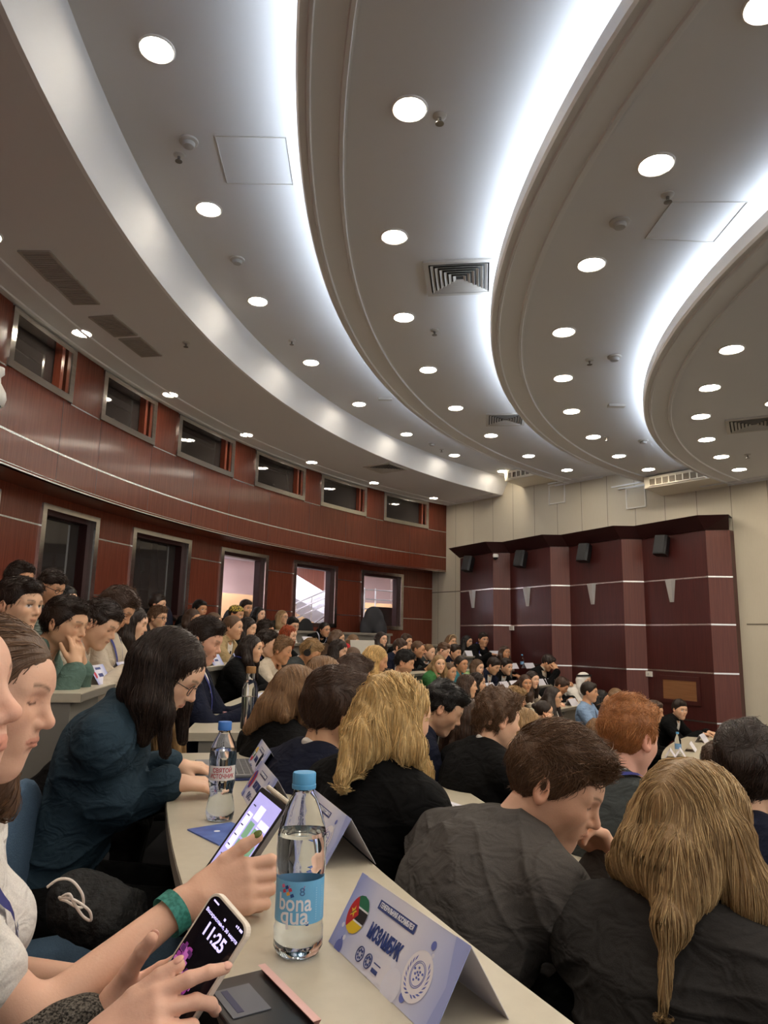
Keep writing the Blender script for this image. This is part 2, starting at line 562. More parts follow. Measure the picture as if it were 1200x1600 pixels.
for i in range(0, len(edges), 2):
    m.sweep(CB, [(RB - .004, HW0 - .02), (RB - .004, HW0 - .006), (RB + .002, HW0 - .006), (RB + .002, HW0 - .02)], edges[i + 1], edges[i], 10)
m.sweep(CB, [(RB - .012, HB), (RB - .012, HB + .012), (RB, HB + .012), (RB, HB)], 128, 222, 120)
m.sweep(CB, [(RB - .006, HB + .03), (RB - .006, HB + .036), (RB, HB + .036), (RB, HB + .03)], 128, 222, 120)
struct(m.build('trim_bulkhead_strips', STRIP, clip=CLIP))
m = MB()
for a in seams:
    m.sweep(CB, [(RB - .0015, HB + .04), (RB - .0015, HW0 - .02), (RB + .001, HW0 - .02), (RB + .001, HB + .04)], a - .012, a + .012, 1)
struct(m.build('trim_bulkhead_joints', DARKWOOD, clip=CLIP))


def arc_frame(name, parent, r, a0, a1, z0, z1, w, d, material, rev=.12):
    """rectangular steel frame bent to the wall: face width w, depth d in front of the wall, reveal behind it"""
    dw = math.degrees(w / r)
    f = MB()
    for (p0, p1, q0, q1) in ((a1, a0, z0, z0 + w), (a1, a0, z1 - w * .8, z1), (a1, a1 + dw, z0, z1), (a0 - dw, a0, z0, z1)):
        f.sweep(CB, [(r - d, q0), (r - d, q1), (r + rev, q1), (r + rev, q0)], p0, p1, 6)
    return f.build(name, material, parent)


for k, (a, b) in enumerate(UW):
    w = MB().sweep(CB, [(RB + .14, HW0), (RB + .14, HW1), (RB + .15, HW1), (RB + .15, HW0)], b, a, 4).build('window_%d' % (k + 1), GLASSD)
    struct(w)
    arc_frame('window_frame', w, RB, a, b, HW0 - .005, HW1, .07, .02, STEEL)
    MB().sweep(CB, [(RB + .05, HW0 + .06), (RB + .05, HW1 - .05), (RB + .13, HW1 - .05), (RB + .13, HW0 + .06)], b + .42, b + .62, 1).build('window_jamb', WOOD, w)

# ------------------------------------------------------------------ lower rear wall with the tall windows
RL = RB + .42
LW = [(177.6, 172.3), (169.6, 165.5), (162.8, 157.6), (154.7, 149.8), (147.0, 142.0), (139.2, 134.1)]
LZ0, LZ1 = 1.40, 2.53
m = MB()
edges = [222]
for a, b in LW:
    edges += [a, b]
edges += [128]
for i in range(0, len(edges), 2):
    m.sweep(CB, [(RL, -.2), (RL, HB), (RL + .04, HB), (RL + .04, -.2)], edges[i + 1], edges[i], 12)
for a, b in LW:
    m.sweep(CB, [(RL, -.2), (RL, LZ0), (RL + .04, LZ0), (RL + .04, -.2)], b, a, 6)
    m.sweep(CB, [(RL, LZ1), (RL, HB), (RL + .04, HB), (RL + .04, LZ1)], b, a, 6)
struct(m.build('wall_rear', WOOD, clip=CLIP, smooth=True, auto=30))
m = MB()
for i in range(0, len(edges), 2):
    for z in (2.29, 1.64):
        m.sweep(CB, [(RL - .004, z - .008), (RL - .004, z + .008), (RL + .002, z + .008), (RL + .002, z - .008)], edges[i + 1], edges[i], 12)
struct(m.build('trim_rear_wall_strips', STRIP, clip=CLIP))
for k, (a, b) in enumerate(LW):
    lit = k >= 3
    w = MB().sweep(CB, [(RL + .16, LZ0), (RL + .16, LZ1), (RL + .166, LZ1), (RL + .166, LZ0)], b, a, 4).build('window_%d' % (k + 8), GLASS if lit else GLASSD)
    struct(w)
    arc_frame('window_frame', w, RL, a, b, LZ0, LZ1, .07, .02, STEEL, .05)
    dk = MB()
    for (p0, p1) in ((a - .3, a), (b, b + .55)):
        dk.sweep(CB, [(RL + .05, LZ0), (RL + .05, LZ1), (RL + .17, LZ1), (RL + .17, LZ0)], p0, p1, 1)
    dk.sweep(CB, [(RL + .05, LZ1 - .1), (RL + .05, LZ1), (RL + .17, LZ1), (RL + .17, LZ1 - .1)], b, a, 4)
    dk.build('window_jamb', DARKWOOD, w)

# ------------------------------------------------------------------ lobby behind the lit windows
PINK = mat('lobby_pink_wall', srgb(206, 176, 172), 0.8)
LWHITE = mat('lobby_white', srgb(215, 212, 222), 0.7)
BEIGE = mat('lobby_beige', srgb(190, 150, 110), 0.7)
RL2 = RB + 5.2
struct(MB().sweep(CB, [(RL2, .2), (RL2, 3.6), (RL2 + .1, 3.6), (RL2 + .1, .2)], 114, 162, 20).build('wall_lobby', PINK))
struct(MB().sweep(CB, [(RL + .2, 3.05), (RL2, 3.05), (RL2, 3.1), (RL + .2, 3.1)], 114, 162, 20).build('ceiling_lobby', LWHITE, clip=None))
struct(MB().sweep(CB, [(RL + .2, .95), (RL2, .95), (RL2, 1.0), (RL + .2, 1.0)], 114, 162, 20).build('floor_lobby', mat('lobby_floor', (.25, .23, .22), .4)))
m = MB()
for a in (161.6, 114.4):
    P = [pol(CB, RL + .2, a, .9), pol(CB, RL2, a, .9), pol(CB, RL2, a, 3.1), pol(CB, RL + .2, a, 3.1)]
    m.add(P, [(0, 1, 2, 3)])
struct(m.build('wall_lobby_end', PINK))
# stair: white sloping stringer, dark underside of the upper flight, steel rails
st = thing('lobby_staircase', 'white lobby staircase with steel rails behind the glass of the rear wall', 'staircase')
RS_ = RL + 2.1


def lob(a, z, r=RS_):
    return pol(CB, r, a, z)


m = MB()
for r0, r1 in ((RS_, RS_ + .9),):
    A = [(139.6, 2.66), (133.6, 2.02), (133.6, 1.55), (139.6, 2.16)]
    vs = [lob(a, z, r0) for a, z in A] + [lob(a, z, r1) for a, z in A]
    m.add(vs, [(0, 1, 2, 3), (7, 6, 5, 4), (0, 3, 7, 4), (1, 5, 6, 2), (0, 4, 5, 1), (3, 2, 6, 7)])
m.build('stringer', LWHITE, st)
m = MB()
A = [(139.0, 2.86), (132.6, 2.86), (132.6, 2.1), (133.4, 2.1)]
vs = [lob(a, z, RS_ + 1.0) for a, z in A] + [lob(a, z, RS_ + 1.1) for a, z in A]
m.add(vs, [(0, 1, 2, 3), (7, 6, 5, 4), (0, 3, 7, 4), (1, 5, 6, 2), (0, 4, 5, 1), (3, 2, 6, 7)])
m.build('upper_flight', WOOD, st)
m = MB()
for z in (0, .16, .32):
    m.tube([lob(139.6, 1.50 + z, RS_ - .1), lob(134.0, 2.10 + z, RS_ - .1)], .018)
m.tube([lob(137.6, 1.46, RS_ - .3), lob(134.2, 1.98, RS_ - .3)], .022)
m.tube([lob(137.4, 1.26, RS_ - .3), lob(134.2, 1.74, RS_ - .3)], .012)
for a, z in ((138.6, 1.6), (137.0, 1.78), (135.6, 1.94), (134.5, 2.05)):
    m.tube([lob(a, 1.0, RS_ - .1), lob(a, z + .32, RS_ - .1)], .014)
m.build('handrail', mat('polished_steel', (.7, .68, .68), .2, 1.0), st)
m = MB()
rr = RS_ + .3
for z in (1.72, 1.95, 2.18):
    m.tube([lob(131.6, z, rr), lob(130.2, z + .2, rr), lob(126.0, z + .2, rr)], .016)
for a in (130.2, 129.0, 127.0):
    m.tube([lob(a, 1.2, rr), lob(a, 2.42, rr)], .018)
rl = m.build('balustrade', mat('polished_steel', (.7, .68, .68), .2, 1.0))
tag(rl, 'steel balustrade on the lobby landing behind the rightmost tall window', 'railing')
o = MB().sweep(CB, [(RS_ + 1.6, 1.0), (RS_ + 1.6, 2.15), (RS_ + 1.7, 2.15), (RS_ + 1.7, 1.0)], 122, 141, 14).build('lobby_counter', BEIGE)
tag(o, 'beige curved counter wall in the lobby under the stairs', 'counter')
o = MB().sweep(CB, [(RL + .35, 1.0), (RL + .35, 1.86), (RL + .4, 1.86), (RL + .4, 1.0)], 133.6, 136.0, 4).build('display_board', BLACK)
tag(o, 'black board leaning behind the rightmost tall window', 'board')
for k, (a, r) in enumerate(((157, RL + 2.4), (150, RL + 2.6), (144, RL + 1.4), (138, RL + 1.2), (132, RL + 1.3), (141, RL + 3.4), (126, RL + 2.6))):
    p = pol(CB, r, a, 3.04)
    lt = MB().lathe([(.14, 0), (.14, -.01), (.001, -.011)], 16, Matrix.Translation(p)).build('lobby_light', mat('lobby_lens', (.93, .93, 1), .5, emit=210))
    tag(lt, 'round ceiling light in the bright lobby behind the rear glass', 'ceiling light', 'lobby ceiling lights')

# ------------------------------------------------------------------ tiers
CR = (9.3, 5.0)
RF = lambda k: {1: 10.72, 2: 11.5, 3: 12.15}.get(k, 9.95 + .85 * k)       # front edge of the desk of tier k
TZ = {-5: -.23, -4: .08, -3: .17, -2: .37, -1: .57, 0: .77, 1: .955, 2: 1.13, 3: 1.31}
DEP = .36
for k in range(-5, 4):
    z = TZ[k] - .75
    r0 = RF(k) - .1
    r1 = RF(k + 1) - .1 if k < 3 else RL + 1.2
    zb = -1.6
    m = MB().sweep(CR if k < 3 else CR, [(r0, zb), (r0, z), (r1 + .02, z), (r1 + .02, zb)], 112, 222, 72)
    struct(m.build('floor_tier_%d' % (k + 6), CARPET, clip=CLIP))
struct(MB().box((-6, -10, -1.65), (14, 18, -1.6)).build('floor', CARPET))
# ------------------------------------------------------------------ recessed downlights
RIM = mat('downlight_rim', (0.75, 0.73, 0.70), 0.35)


def make_downlight(loc, label, group):
    t = thing('downlight', label, 'ceiling light', loc, 0, group)
    MB().lathe([(.100, 0), (.100, -.006), (.092, -.012), (.084, -.008), (.084, 0)], 28).build('rim', RIM, t, smooth=True, auto=40)
    MB().lathe([(.001, -.003), (.083, -.003), (.083, -.006), (.001, -.0065)], 28, caps=False).build('lens', LENS, t)
    return t


DL0 = None
rows = [
    ('soffit', ZS, [(128, 520), (266, 616), (385, 679), (487, 722), (584, 754), (677, 778)], (CB, RB - .42, [180, 186, 192, 198, 204]),
     'round recessed downlight in the low soffit over the wood wall', 'downlights over the wood wall'),
    ('b1', Z1, [(245, 76), (326, 326), (403, 470), (486, 566), (561, 631), (635, 678), (710, 711), (785, 736)], (C1, 11.2, [193, 200, 207, 214]),
     'round recessed downlight in the rearmost raised ceiling band', 'downlights in the rearmost ceiling band'),
    ('b2', Z2, [(640, 169), (616, 369), (631, 495), (669, 577), (712, 637), (767, 680), (826, 712), (886, 734)], (C1, 9.55, [196, 203, 210, 217]),
     'round recessed downlight in the ceiling band between the two rear steps', 'downlights between the two rear ceiling steps'),
    ('b3', Z3, [(1200, 6), (1025, 256), (924, 412), (881, 518), (880, 590), (893, 642), (927, 682), (967, 712), (1013, 733)], (C2, 7.75, [196, 204, 212]),
     'round recessed downlight in the ceiling band behind the front step', 'downlights behind the front ceiling step'),
    ('b4', Z4, [(1143, 545), (1109, 605), (1095, 650), (1104, 686), (1127, 713), (1155, 733)], (C3, 6.3, [158, 166, 174, 182, 190, 198, 206]),
     'round recessed downlight in the lowest front part of the ceiling', 'downlights in the lowest ceiling'),
]
for nm, z, px, (c, r, more), lab, grp in rows:
    P = [atz(x, y, z) for x, y in px] + [np.array(pol(c, r, a, z)) for a in more]
    for p in P:
        p = (float(p[0]), float(p[1]), z)
        if DL0 is None:
            DL0 = make_downlight(p, lab, grp)
        else:
            d = copy_thing(DL0, p, 0, lab)
            d['group'] = grp
# unseen lamps added in the front ceiling over the stage to brighten faces
for r in (5.0, 3.7, 2.3, 1.0):
    for a in range(120, 252, int(60 / r)):
        d = copy_thing(DL0, pol(C3, r, a, Z4), 0, 'unseen round downlight added in the front ceiling over the stage side')
        d['group'] = 'added downlights over the stage'

# ------------------------------------------------------------------ square air diffusers
def rowdir(c, p):
    return math.atan2(p[1] - c[1], p[0] - c[0])


def make_diffuser(p, rz, s, label):
    t = thing('air_diffuser', label, 'air vent', p, rz, 'square air diffusers')
    f = MB()
    for (x0, y0, x1, y1) in ((-s, -s, s, -s * .86), (-s, s * .86, s, s), (-s, -s * .86, -s * .86, s * .86), (s * .86, -s * .86, s, s * .86)):
        f.box((x0, y0, -.016), (x1, y1, 0))
    f.build('frame', VENTW, t)
    MB().box((-s * .86, -s * .86, -.003), (s * .86, s * .86, -.001)).build('backing', mat('vent_dark', (.03, .03, .03), .8), t)
    for k in range(6):
        q = s * (.80 - k * .125)
        w = s * .035
        b = MB()
        for i in range(4):
            M = Matrix.Rotation(i * PI / 2, 4, 'Z')
            b.add([M @ Vector(v) for v in ((-q, q, -.018), (q, q, -.018), (q - w * 2.0, q - w * 2.0, -.004), (-q + w * 2.0, q - w * 2.0, -.004),
                                           (-q, q + .003, -.018), (q, q + .003, -.018), (q - w * 2, q - w * 2 + .004, -.004), (-q + w * 2, q - w * 2 + .004, -.004))],
                  [(0, 1, 2, 3), (7, 6, 5, 4), (0, 4, 5, 1)])
        b.build('vane', VENTW, t)
    return t


for (x, y, z, c, s, lab) in ((718, 433, Z2, C1, .27, 'large square ceiling diffuser with nested vanes beside the second step'),
                             (790, 655, Z2, C1, .25, 'square ceiling diffuser with nested vanes farther along the second band'),
                             (1178, 662, Z4, C3, .27, 'square ceiling diffuser in the lowest front ceiling'),
                             (602, 731, ZS, CS, .27, 'square ceiling diffuser in the soffit over the wood wall')):
    p = atz(x, y, z)
    make_diffuser((p[0], p[1], z), rad(-8) if z == Z2 else rowdir(c, p), s, lab)
# linear grilles of the soffit, in two pairs
for (corners, lab) in ((((33, 393), (76, 393), (114, 435), (77, 437)), 'dark louvred ceiling grille of the nearer pair, larger one'),
                       (((82, 439), (119, 439), (152, 472), (116, 473)), 'dark louvred ceiling grille of the nearer pair, smaller one'),
                       (((143, 495), (176, 494), (211, 521), (180, 524)), 'dark louvred ceiling grille of the farther pair, on the near side'),
                       (((190, 530), (218, 528), (250, 554), (222, 555)), 'dark louvred ceiling grille of the farther pair, on the far side')):
    P = [atz(x, y, ZS) for x, y in corners]
    ctr = sum(P) / 4
    u = (P[2] - P[1] + P[3] - P[0]) / 2
    v = (P[1] - P[0] + P[2] - P[3]) / 2
    L, Wd = np.linalg.norm(u), np.linalg.norm(v)
    t = thing('ceiling_grille', lab, 'air vent', (ctr[0], ctr[1], ZS), math.atan2(u[1], u[0]), 'louvred soffit grilles')
    MB().box((-L / 2, -Wd / 2, -.003), (L / 2, Wd / 2, -.001)).build('backing', mat('vent_dark', (.03, .03, .03), .8), t)
    f = MB()
    for a in ((-L / 2 - .02, -Wd / 2 - .02, L / 2 + .02, -Wd / 2), (-L / 2 - .02, Wd / 2, L / 2 + .02, Wd / 2 + .02), (-L / 2 - .02, -Wd / 2, -L / 2, Wd / 2), (L / 2, -Wd / 2, L / 2 + .02, Wd / 2)):
        f.box((a[0], a[1], -.014), (a[2], a[3], 0))
    f.build('frame', VENTG, t)
    s = MB()
    n = int(L / .028)
    for k in range(n):
        x = -L / 2 + (k + .5) * L / n
        s.box((x - .0085, -Wd / 2, -.013), (x + .0085, Wd / 2, -.004))
    s.build('louvres', VENTG, t)


# ------------------------------------------------------------------ detectors, sprinklers, small boxes
def sprinkler(p, label):
    t = thing('sprinkler', label, 'sprinkler', p, 0, 'ceiling sprinklers')
    MB().lathe([(.038, 0), (.038, -.005), (.022, -.012), (.012, -.014)], 16).build('flange', VENTW, t, smooth=True, auto=40)
    MB().lathe([(.010, -.010), (.010, -.03), (.006, -.032), (.006, -.045), (.024, -.047), (.024, -.05), (.001, -.052)], 12).build('deflector', mat('sprinkler_metal', (.25, .24, .23), .35, .8), t)


def smoke(p, label):
    t = thing('smoke_detector', label, 'smoke detector', p, 0, 'ceiling smoke detectors')
    MB().lathe([(.062, 0), (.062, -.012), (.05, -.018)], 20).build('base', VENTW, t, smooth=True, auto=40)
    MB().lathe([(.042, -.018), (.042, -.03), (.034, -.042), (.012, -.046), (.001, -.046)], 20).build('sensor_head', mat('detector_grey', (.42, .41, .40), .5), t, smooth=True, auto=40)


for (x, y, z, lab) in ((280, 242, Z1, 'small sprinkler beside the smoke detector nearest the ceiling hatch'), (456, 532, Z1, 'small sprinkler between the rear-band downlights'),
                       (690, 702, Z1, 'small sprinkler in the rear ceiling band near the air conditioner'), (687, 181, Z2, 'small sprinkler beside the nearest downlight of the second band'),
                       (679, 516, Z2, 'small sprinkler past the large diffuser in the second band'), (1043, 304, Z3, 'small sprinkler beside the big downlight of the third band'),
                       (921, 562, Z3, 'small sprinkler in the middle of the third band'), (948, 683, Z3, 'small sprinkler near the far end of the third band'),
                       (1168, 710, Z4, 'small sprinkler in the lowest front ceiling'), (291, 535, ZS, 'small sprinkler in the soffit beside the far grille pair')):
    p = atz(x, y, z)
    sprinkler((p[0], p[1], z), lab)
for (x, y, z, lab) in ((295, 220, Z1, 'round smoke detector beside the rear ceiling hatch'), (371, 405, Z1, 'round smoke detector alone in the rear ceiling band'),
                       (675, 693, Z1, 'round smoke detector at the far end of the rear ceiling band'), (968, 346, Z3, 'round smoke detector beside the third-band ceiling hatch'),
                       (960, 557, Z3, 'round smoke detector in the middle of the third band'), (1005, 688, Z3, 'round smoke detector by the front air conditioner')):
    p = atz(x, y, z)
    smoke((p[0], p[1], z), lab)
for (x, y, z, lab) in ((602, 622, Z1, 'small white box on the rear ceiling band'), (963, 632, Z3, 'small white box on the third ceiling band')):
    p = atz(x, y, z)
    o = MB().box((-.09, -.035, -.03), (.09, .035, 0)).build('ceiling_box', VENTW, bevel=.004)
    o.location = (p[0], p[1], z)
    tag(o, lab, 'box', 'ceiling boxes')
# flush ceiling hatches: a thin rim line round a panel
for (corners, z, lab) in ((((336, 212), (447, 215), (458, 288), (355, 286)), Z1, 'flush white access hatch in the rear ceiling band'),
                          (((1050, 315), (1168, 315), (1115, 378), (1008, 372)), Z3, 'flush white access hatch in the third ceiling band')):
    P = [atz(x, y, z) for x, y in corners]
    ctr = sum(P) / 4
    Q = [(p[0] - ctr[0], p[1] - ctr[1]) for p in P]
    ln = MB()
    for i in range(4):
        a, b = Vector(Q[i]), Vector(Q[(i + 1) % 4])
        ln.tube([(a.x, a.y, -.002), (b.x, b.y, -.002)], .004, 5)
    h = ln.build('ceiling_hatch', VENTW)
    h.location = (ctr[0], ctr[1], z)
    tag(h, lab, 'hatch', 'flush ceiling hatches')
# wall camera at the very edge of the picture, on the bulkhead
p = np.array(pol(CB, RB - .10, 176.4, 3.22))
d = thing('wall_camera', 'white bullet-shaped camera on the wood bulkhead at the picture edge', 'camera', tuple(p))
MB().lathe([(.02, .14), (.055, .13), (.06, .08), (.035, .05), (.04, .0), (.085, -.08), (.095, -.13), (.08, -.19), (.03, -.2)], 20).build('housing', WHITE, d, smooth=True)
MB().lathe([(.06, -.195), (.055, -.23), (.02, -.25), (.001, -.252)], 16).build('lens_dome', BLACK, d, smooth=True)
# ------------------------------------------------------------------ curved desks
DESK = mat('desk_laminate', srgb(194, 185, 165), 0.32, noise=((40, 40, 40), srgb(186, 177, 157), .3))
DESKE = mat('desk_edge', srgb(128, 122, 112), 0.45)
DESKP = mat('desk_panel', srgb(128, 124, 116), 0.55)
DESKD = mat('desk_gap', srgb(48, 46, 44), 0.6)


def wall_angle(r, gap):
    """smallest angle at which the ring r still keeps the gap to the folded wall"""
    a = 190.0
    while a > 90:
        p = pol(CR, r, a)
        if (np.array([p[0], p[1], 0]) - W0) @ WN > -gap:
            return a
        a -= .25
    return 100.0


def desk_run(k, a_hi, a_lo, label, thick=.036):
    z = TZ[k]
    r = RF(k)
    t = thing('curved_desk', label, 'desk', (0, 0, 0), 0, 'curved lecture hall desks')
    n = max(4, int(abs(a_hi - a_lo) * 1.2))
    MB().sweep(CR, [(r, z - thick), (r, z), (r + DEP, z), (r + DEP, z - thick)], a_lo, a_hi, n).build('desk_top', DESK, t, smooth=True, auto=30)
    m = MB().sweep(CR, [(r - .002, z - thick + .002), (r - .002, z - .004), (r, z - .004), (r, z - thick + .002)], a_lo, a_hi, n)
    m.sweep(CR, [(r + DEP, z - thick + .002), (r + DEP, z - .004), (r + DEP + .002, z - .004), (r + DEP + .002, z - thick + .002)], a_lo, a_hi, n)
    m.build('edge_band', DESKE, t)
    seg = 9.0
    cnt = max(1, round(abs(a_hi - a_lo) / seg))
    w = (a_hi - a_lo) / cnt
    for i in range(cnt):
        a0, a1 = a_lo + i * w, a_lo + (i + 1) * w
        MB().sweep(CR, [(r + .05, z - .62), (r + .05, z - thick), (r + .07, z - thick), (r + .07, z - .62)], a0 + .45, a1 - .45, 8).build('front_panel', DESKP, t, smooth=True, auto=30)
    for i in range(cnt + 1):
        a = a_lo + i * w
        a = min(max(a, a_lo + .18), a_hi - .18)
        MB().sweep(CR, [(r + .04, z - .75), (r + .04, z - thick), (r + DEP - .06, z - thick), (r + DEP - .06, z - .75)], a - .14, a + .14, 1).build('leg_panel', DESKP, t)
    return t


AISLE = (189.4, 192.6)
lab = {-5: 'lowest', -4: 'second lowest', -3: 'third lowest', -2: 'fourth lowest', -1: 'one tier below the near name cards', 0: 'near'}
desk_run(0, 212, AISLE[1], 'grey curved desk in front of the viewer carrying the bottle and name card')
desk_run(0, AISLE[0], wall_angle(RF(0), 1.2), 'grey curved desk beyond the aisle carrying the glass bottle with the cork')
desk_run(1, 190.6, wall_angle(RF(1), 1.2), 'grey curved desk under the elbows of the green hoodie')
desk_run(2, 176.0, wall_angle(RF(2), 1.2), 'grey curved desk in front of the woman with white lanyard')
desk_run(3, 177.0, 138.5, 'long grey ledge desk under the lit tall windows')
desk_run(-1, 222, wall_angle(RF(-1), 1.2), 'grey curved desk one tier below the nearest one')
desk_run(-2, 222, wall_angle(RF(-2), 1.2), 'grey curved desk two tiers below the nearest one')
desk_run(-3, 184, wall_angle(RF(-3), 1.2), 'grey curved desk in front of the light blue shirt')
desk_run(-4, 159, wall_angle(RF(-4), 1.1), 'grey curved desk with four name cards under the plywood hatch')
# ------------------------------------------------------------------ organic shapes: distance fields turned into meshes
F32 = np.float32


def nrm(v):
    v = np.asarray(v, float)
    return v / (np.linalg.norm(v) + 1e-12)


class Sdf:
    """ordered list of blended solids; every solid is (kind, params, k, frame)"""

    def __init__(s):
        s.ops = []
        s.post = []

    def copy(s):
        c = Sdf()
        c.ops = list(s.ops)
        c.post = list(s.post)
        return c

    def cone(s, a, b, ra, rb=None, k=0.02, op='u', fr=None):
        a, b = np.asarray(a, float), np.asarray(b, float)
        if fr is not None:
            a, b = fr[0] + fr[1] @ a, fr[0] + fr[1] @ b
        rb = ra if rb is None else rb
        s.ops.append((op, 'c', (a.astype(F32), b.astype(F32), ra, rb), k, (a + b) / 2, np.linalg.norm(a - b) / 2 + max(ra, rb)))
        return s

    def ell(s, c, r, k=0.02, op='u', fr=None, rot=None):
        c, r = np.asarray(c, float), np.asarray(r, float)
        if r.ndim == 0:
            r = np.array([r, r, r], float)
        Rm = np.eye(3) if fr is None else fr[1]
        if fr is not None:
            c = fr[0] + fr[1] @ c
        if rot is not None:
            Rm = Rm @ rot
        s.ops.append((op, 'e', (c.astype(F32), r.astype(F32), Rm.astype(F32)), k, c, r.max()))
        return s

    def plane(s, p, n, k=0.006, op='s', fr=None):
        """subtract the half space n.x > n.p"""
        p, n = np.asarray(p, float), nrm(n)
        if fr is not None:
            p, n = fr[0] + fr[1] @ p, fr[1] @ n
        s.ops.append((op, 'p', (p.astype(F32), n.astype(F32)), k, None, None))
        return s

    def fn(s, f, k=0.004, op='s'):
        s.ops.append((op, 'f', f, k, None, None))
        return s

    def inflate(s, t):
        s.ops.append(('o', None, t, 0, None, None))
        return s

    def noise(s, f):
        s.ops.append(('d', None, f, 0, None, None))
        return s

    def __call__(s, P):
        P = np.asarray(P, F32)
        d = np.full(len(P), 9.0, F32)
        for op, kind, pr, k, c, R in s.ops:
            if op == 'o':
                d = d - F32(pr)
                continue
            if op == 'd':
                near = np.abs(d) < 0.04
                d[near] += pr(P[near]).astype(F32)
                continue
            if c is not None:
                lim = R + 0.08 + k
                q = P - c.astype(F32)
                dc = np.sqrt((q * q).sum(1))
                m = dc < lim
                if op == 'u':
                    far = ~m
                    d[far] = np.minimum(d[far], dc[far] - F32(R))
                if not m.any():
                    continue
                Q = P[m]
            else:
                m = slice(None)
                Q = P
            if kind == 'c':
                a, b, ra, rb = pr
                ba = b - a
                h = np.clip(((Q - a) @ ba) / max(float(ba @ ba), 1e-9), 0, 1)
                w = Q - a - h[:, None] * ba
                v = np.sqrt((w * w).sum(1)) - (ra + (rb - ra) * h)
            elif kind == 'e':
                cc, r, Rm = pr
                w = (Q - cc) @ Rm
                k0 = np.sqrt(((w / r) ** 2).sum(1))
                k1 = np.sqrt(((w / (r * r)) ** 2).sum(1)) + 1e-9
                v = np.where(k0 < 1e-4, -r.min(), k0 * (k0 - 1) / k1)
            elif kind == 'p':
                p, n = pr
                v = -((Q - p) @ n)
            else:
                v = pr(Q)
            e = d[m]
            if op == 'u':
                h = np.clip(0.5 + 0.5 * (e - v) / k, 0, 1)
                e = e * (1 - h) + v * h - k * h * (1 - h)
            elif op == 's':
                v = -v
                h = np.clip(0.5 - 0.5 * (e - v) / k, 0, 1)
                e = e * (1 - h) + v * h + k * h * (1 - h)
            elif op == 'i':
                h = np.clip(0.5 - 0.5 * (e - v) / k, 0, 1)
                e = e * (1 - h) + v * h + k * h * (1 - h)
            d[m] = e
        return d

    def grad(s, P, e=0.0015):
        P = np.asarray(P, F32)
        g = np.empty_like(P)
        for i in range(3):
            o = np.zeros(3, F32)
            o[i] = e
            g[:, i] = s(P + o) - s(P - o)
        return g / (np.sqrt((g * g).sum(1, keepdims=True)) + 1e-9)

    def snap(s, P, n=3):
        P = np.asarray(P, F32).copy()
        for _ in range(n):
            P -= s.grad(P) * s(P)[:, None]
        return P


def bounds(sdf, pad=0.02):
    lo, hi = np.full(3, 9e9), np.full(3, -9e9)
    for op, kind, pr, k, c, R in sdf.ops:
        if op == 'u' and c is not None:
            if kind == 'c':
                a, b, ra, rb = pr
                lo = np.minimum(lo, np.minimum(a - ra, b - rb))
                hi = np.maximum(hi, np.maximum(a + ra, b + rb))
            else:
                cc, r, Rm = pr
                ex = np.sqrt((Rm ** 2) @ (r ** 2))
                lo, hi = np.minimum(lo, cc - ex), np.maximum(hi, cc + ex)
    return lo - pad, hi + pad


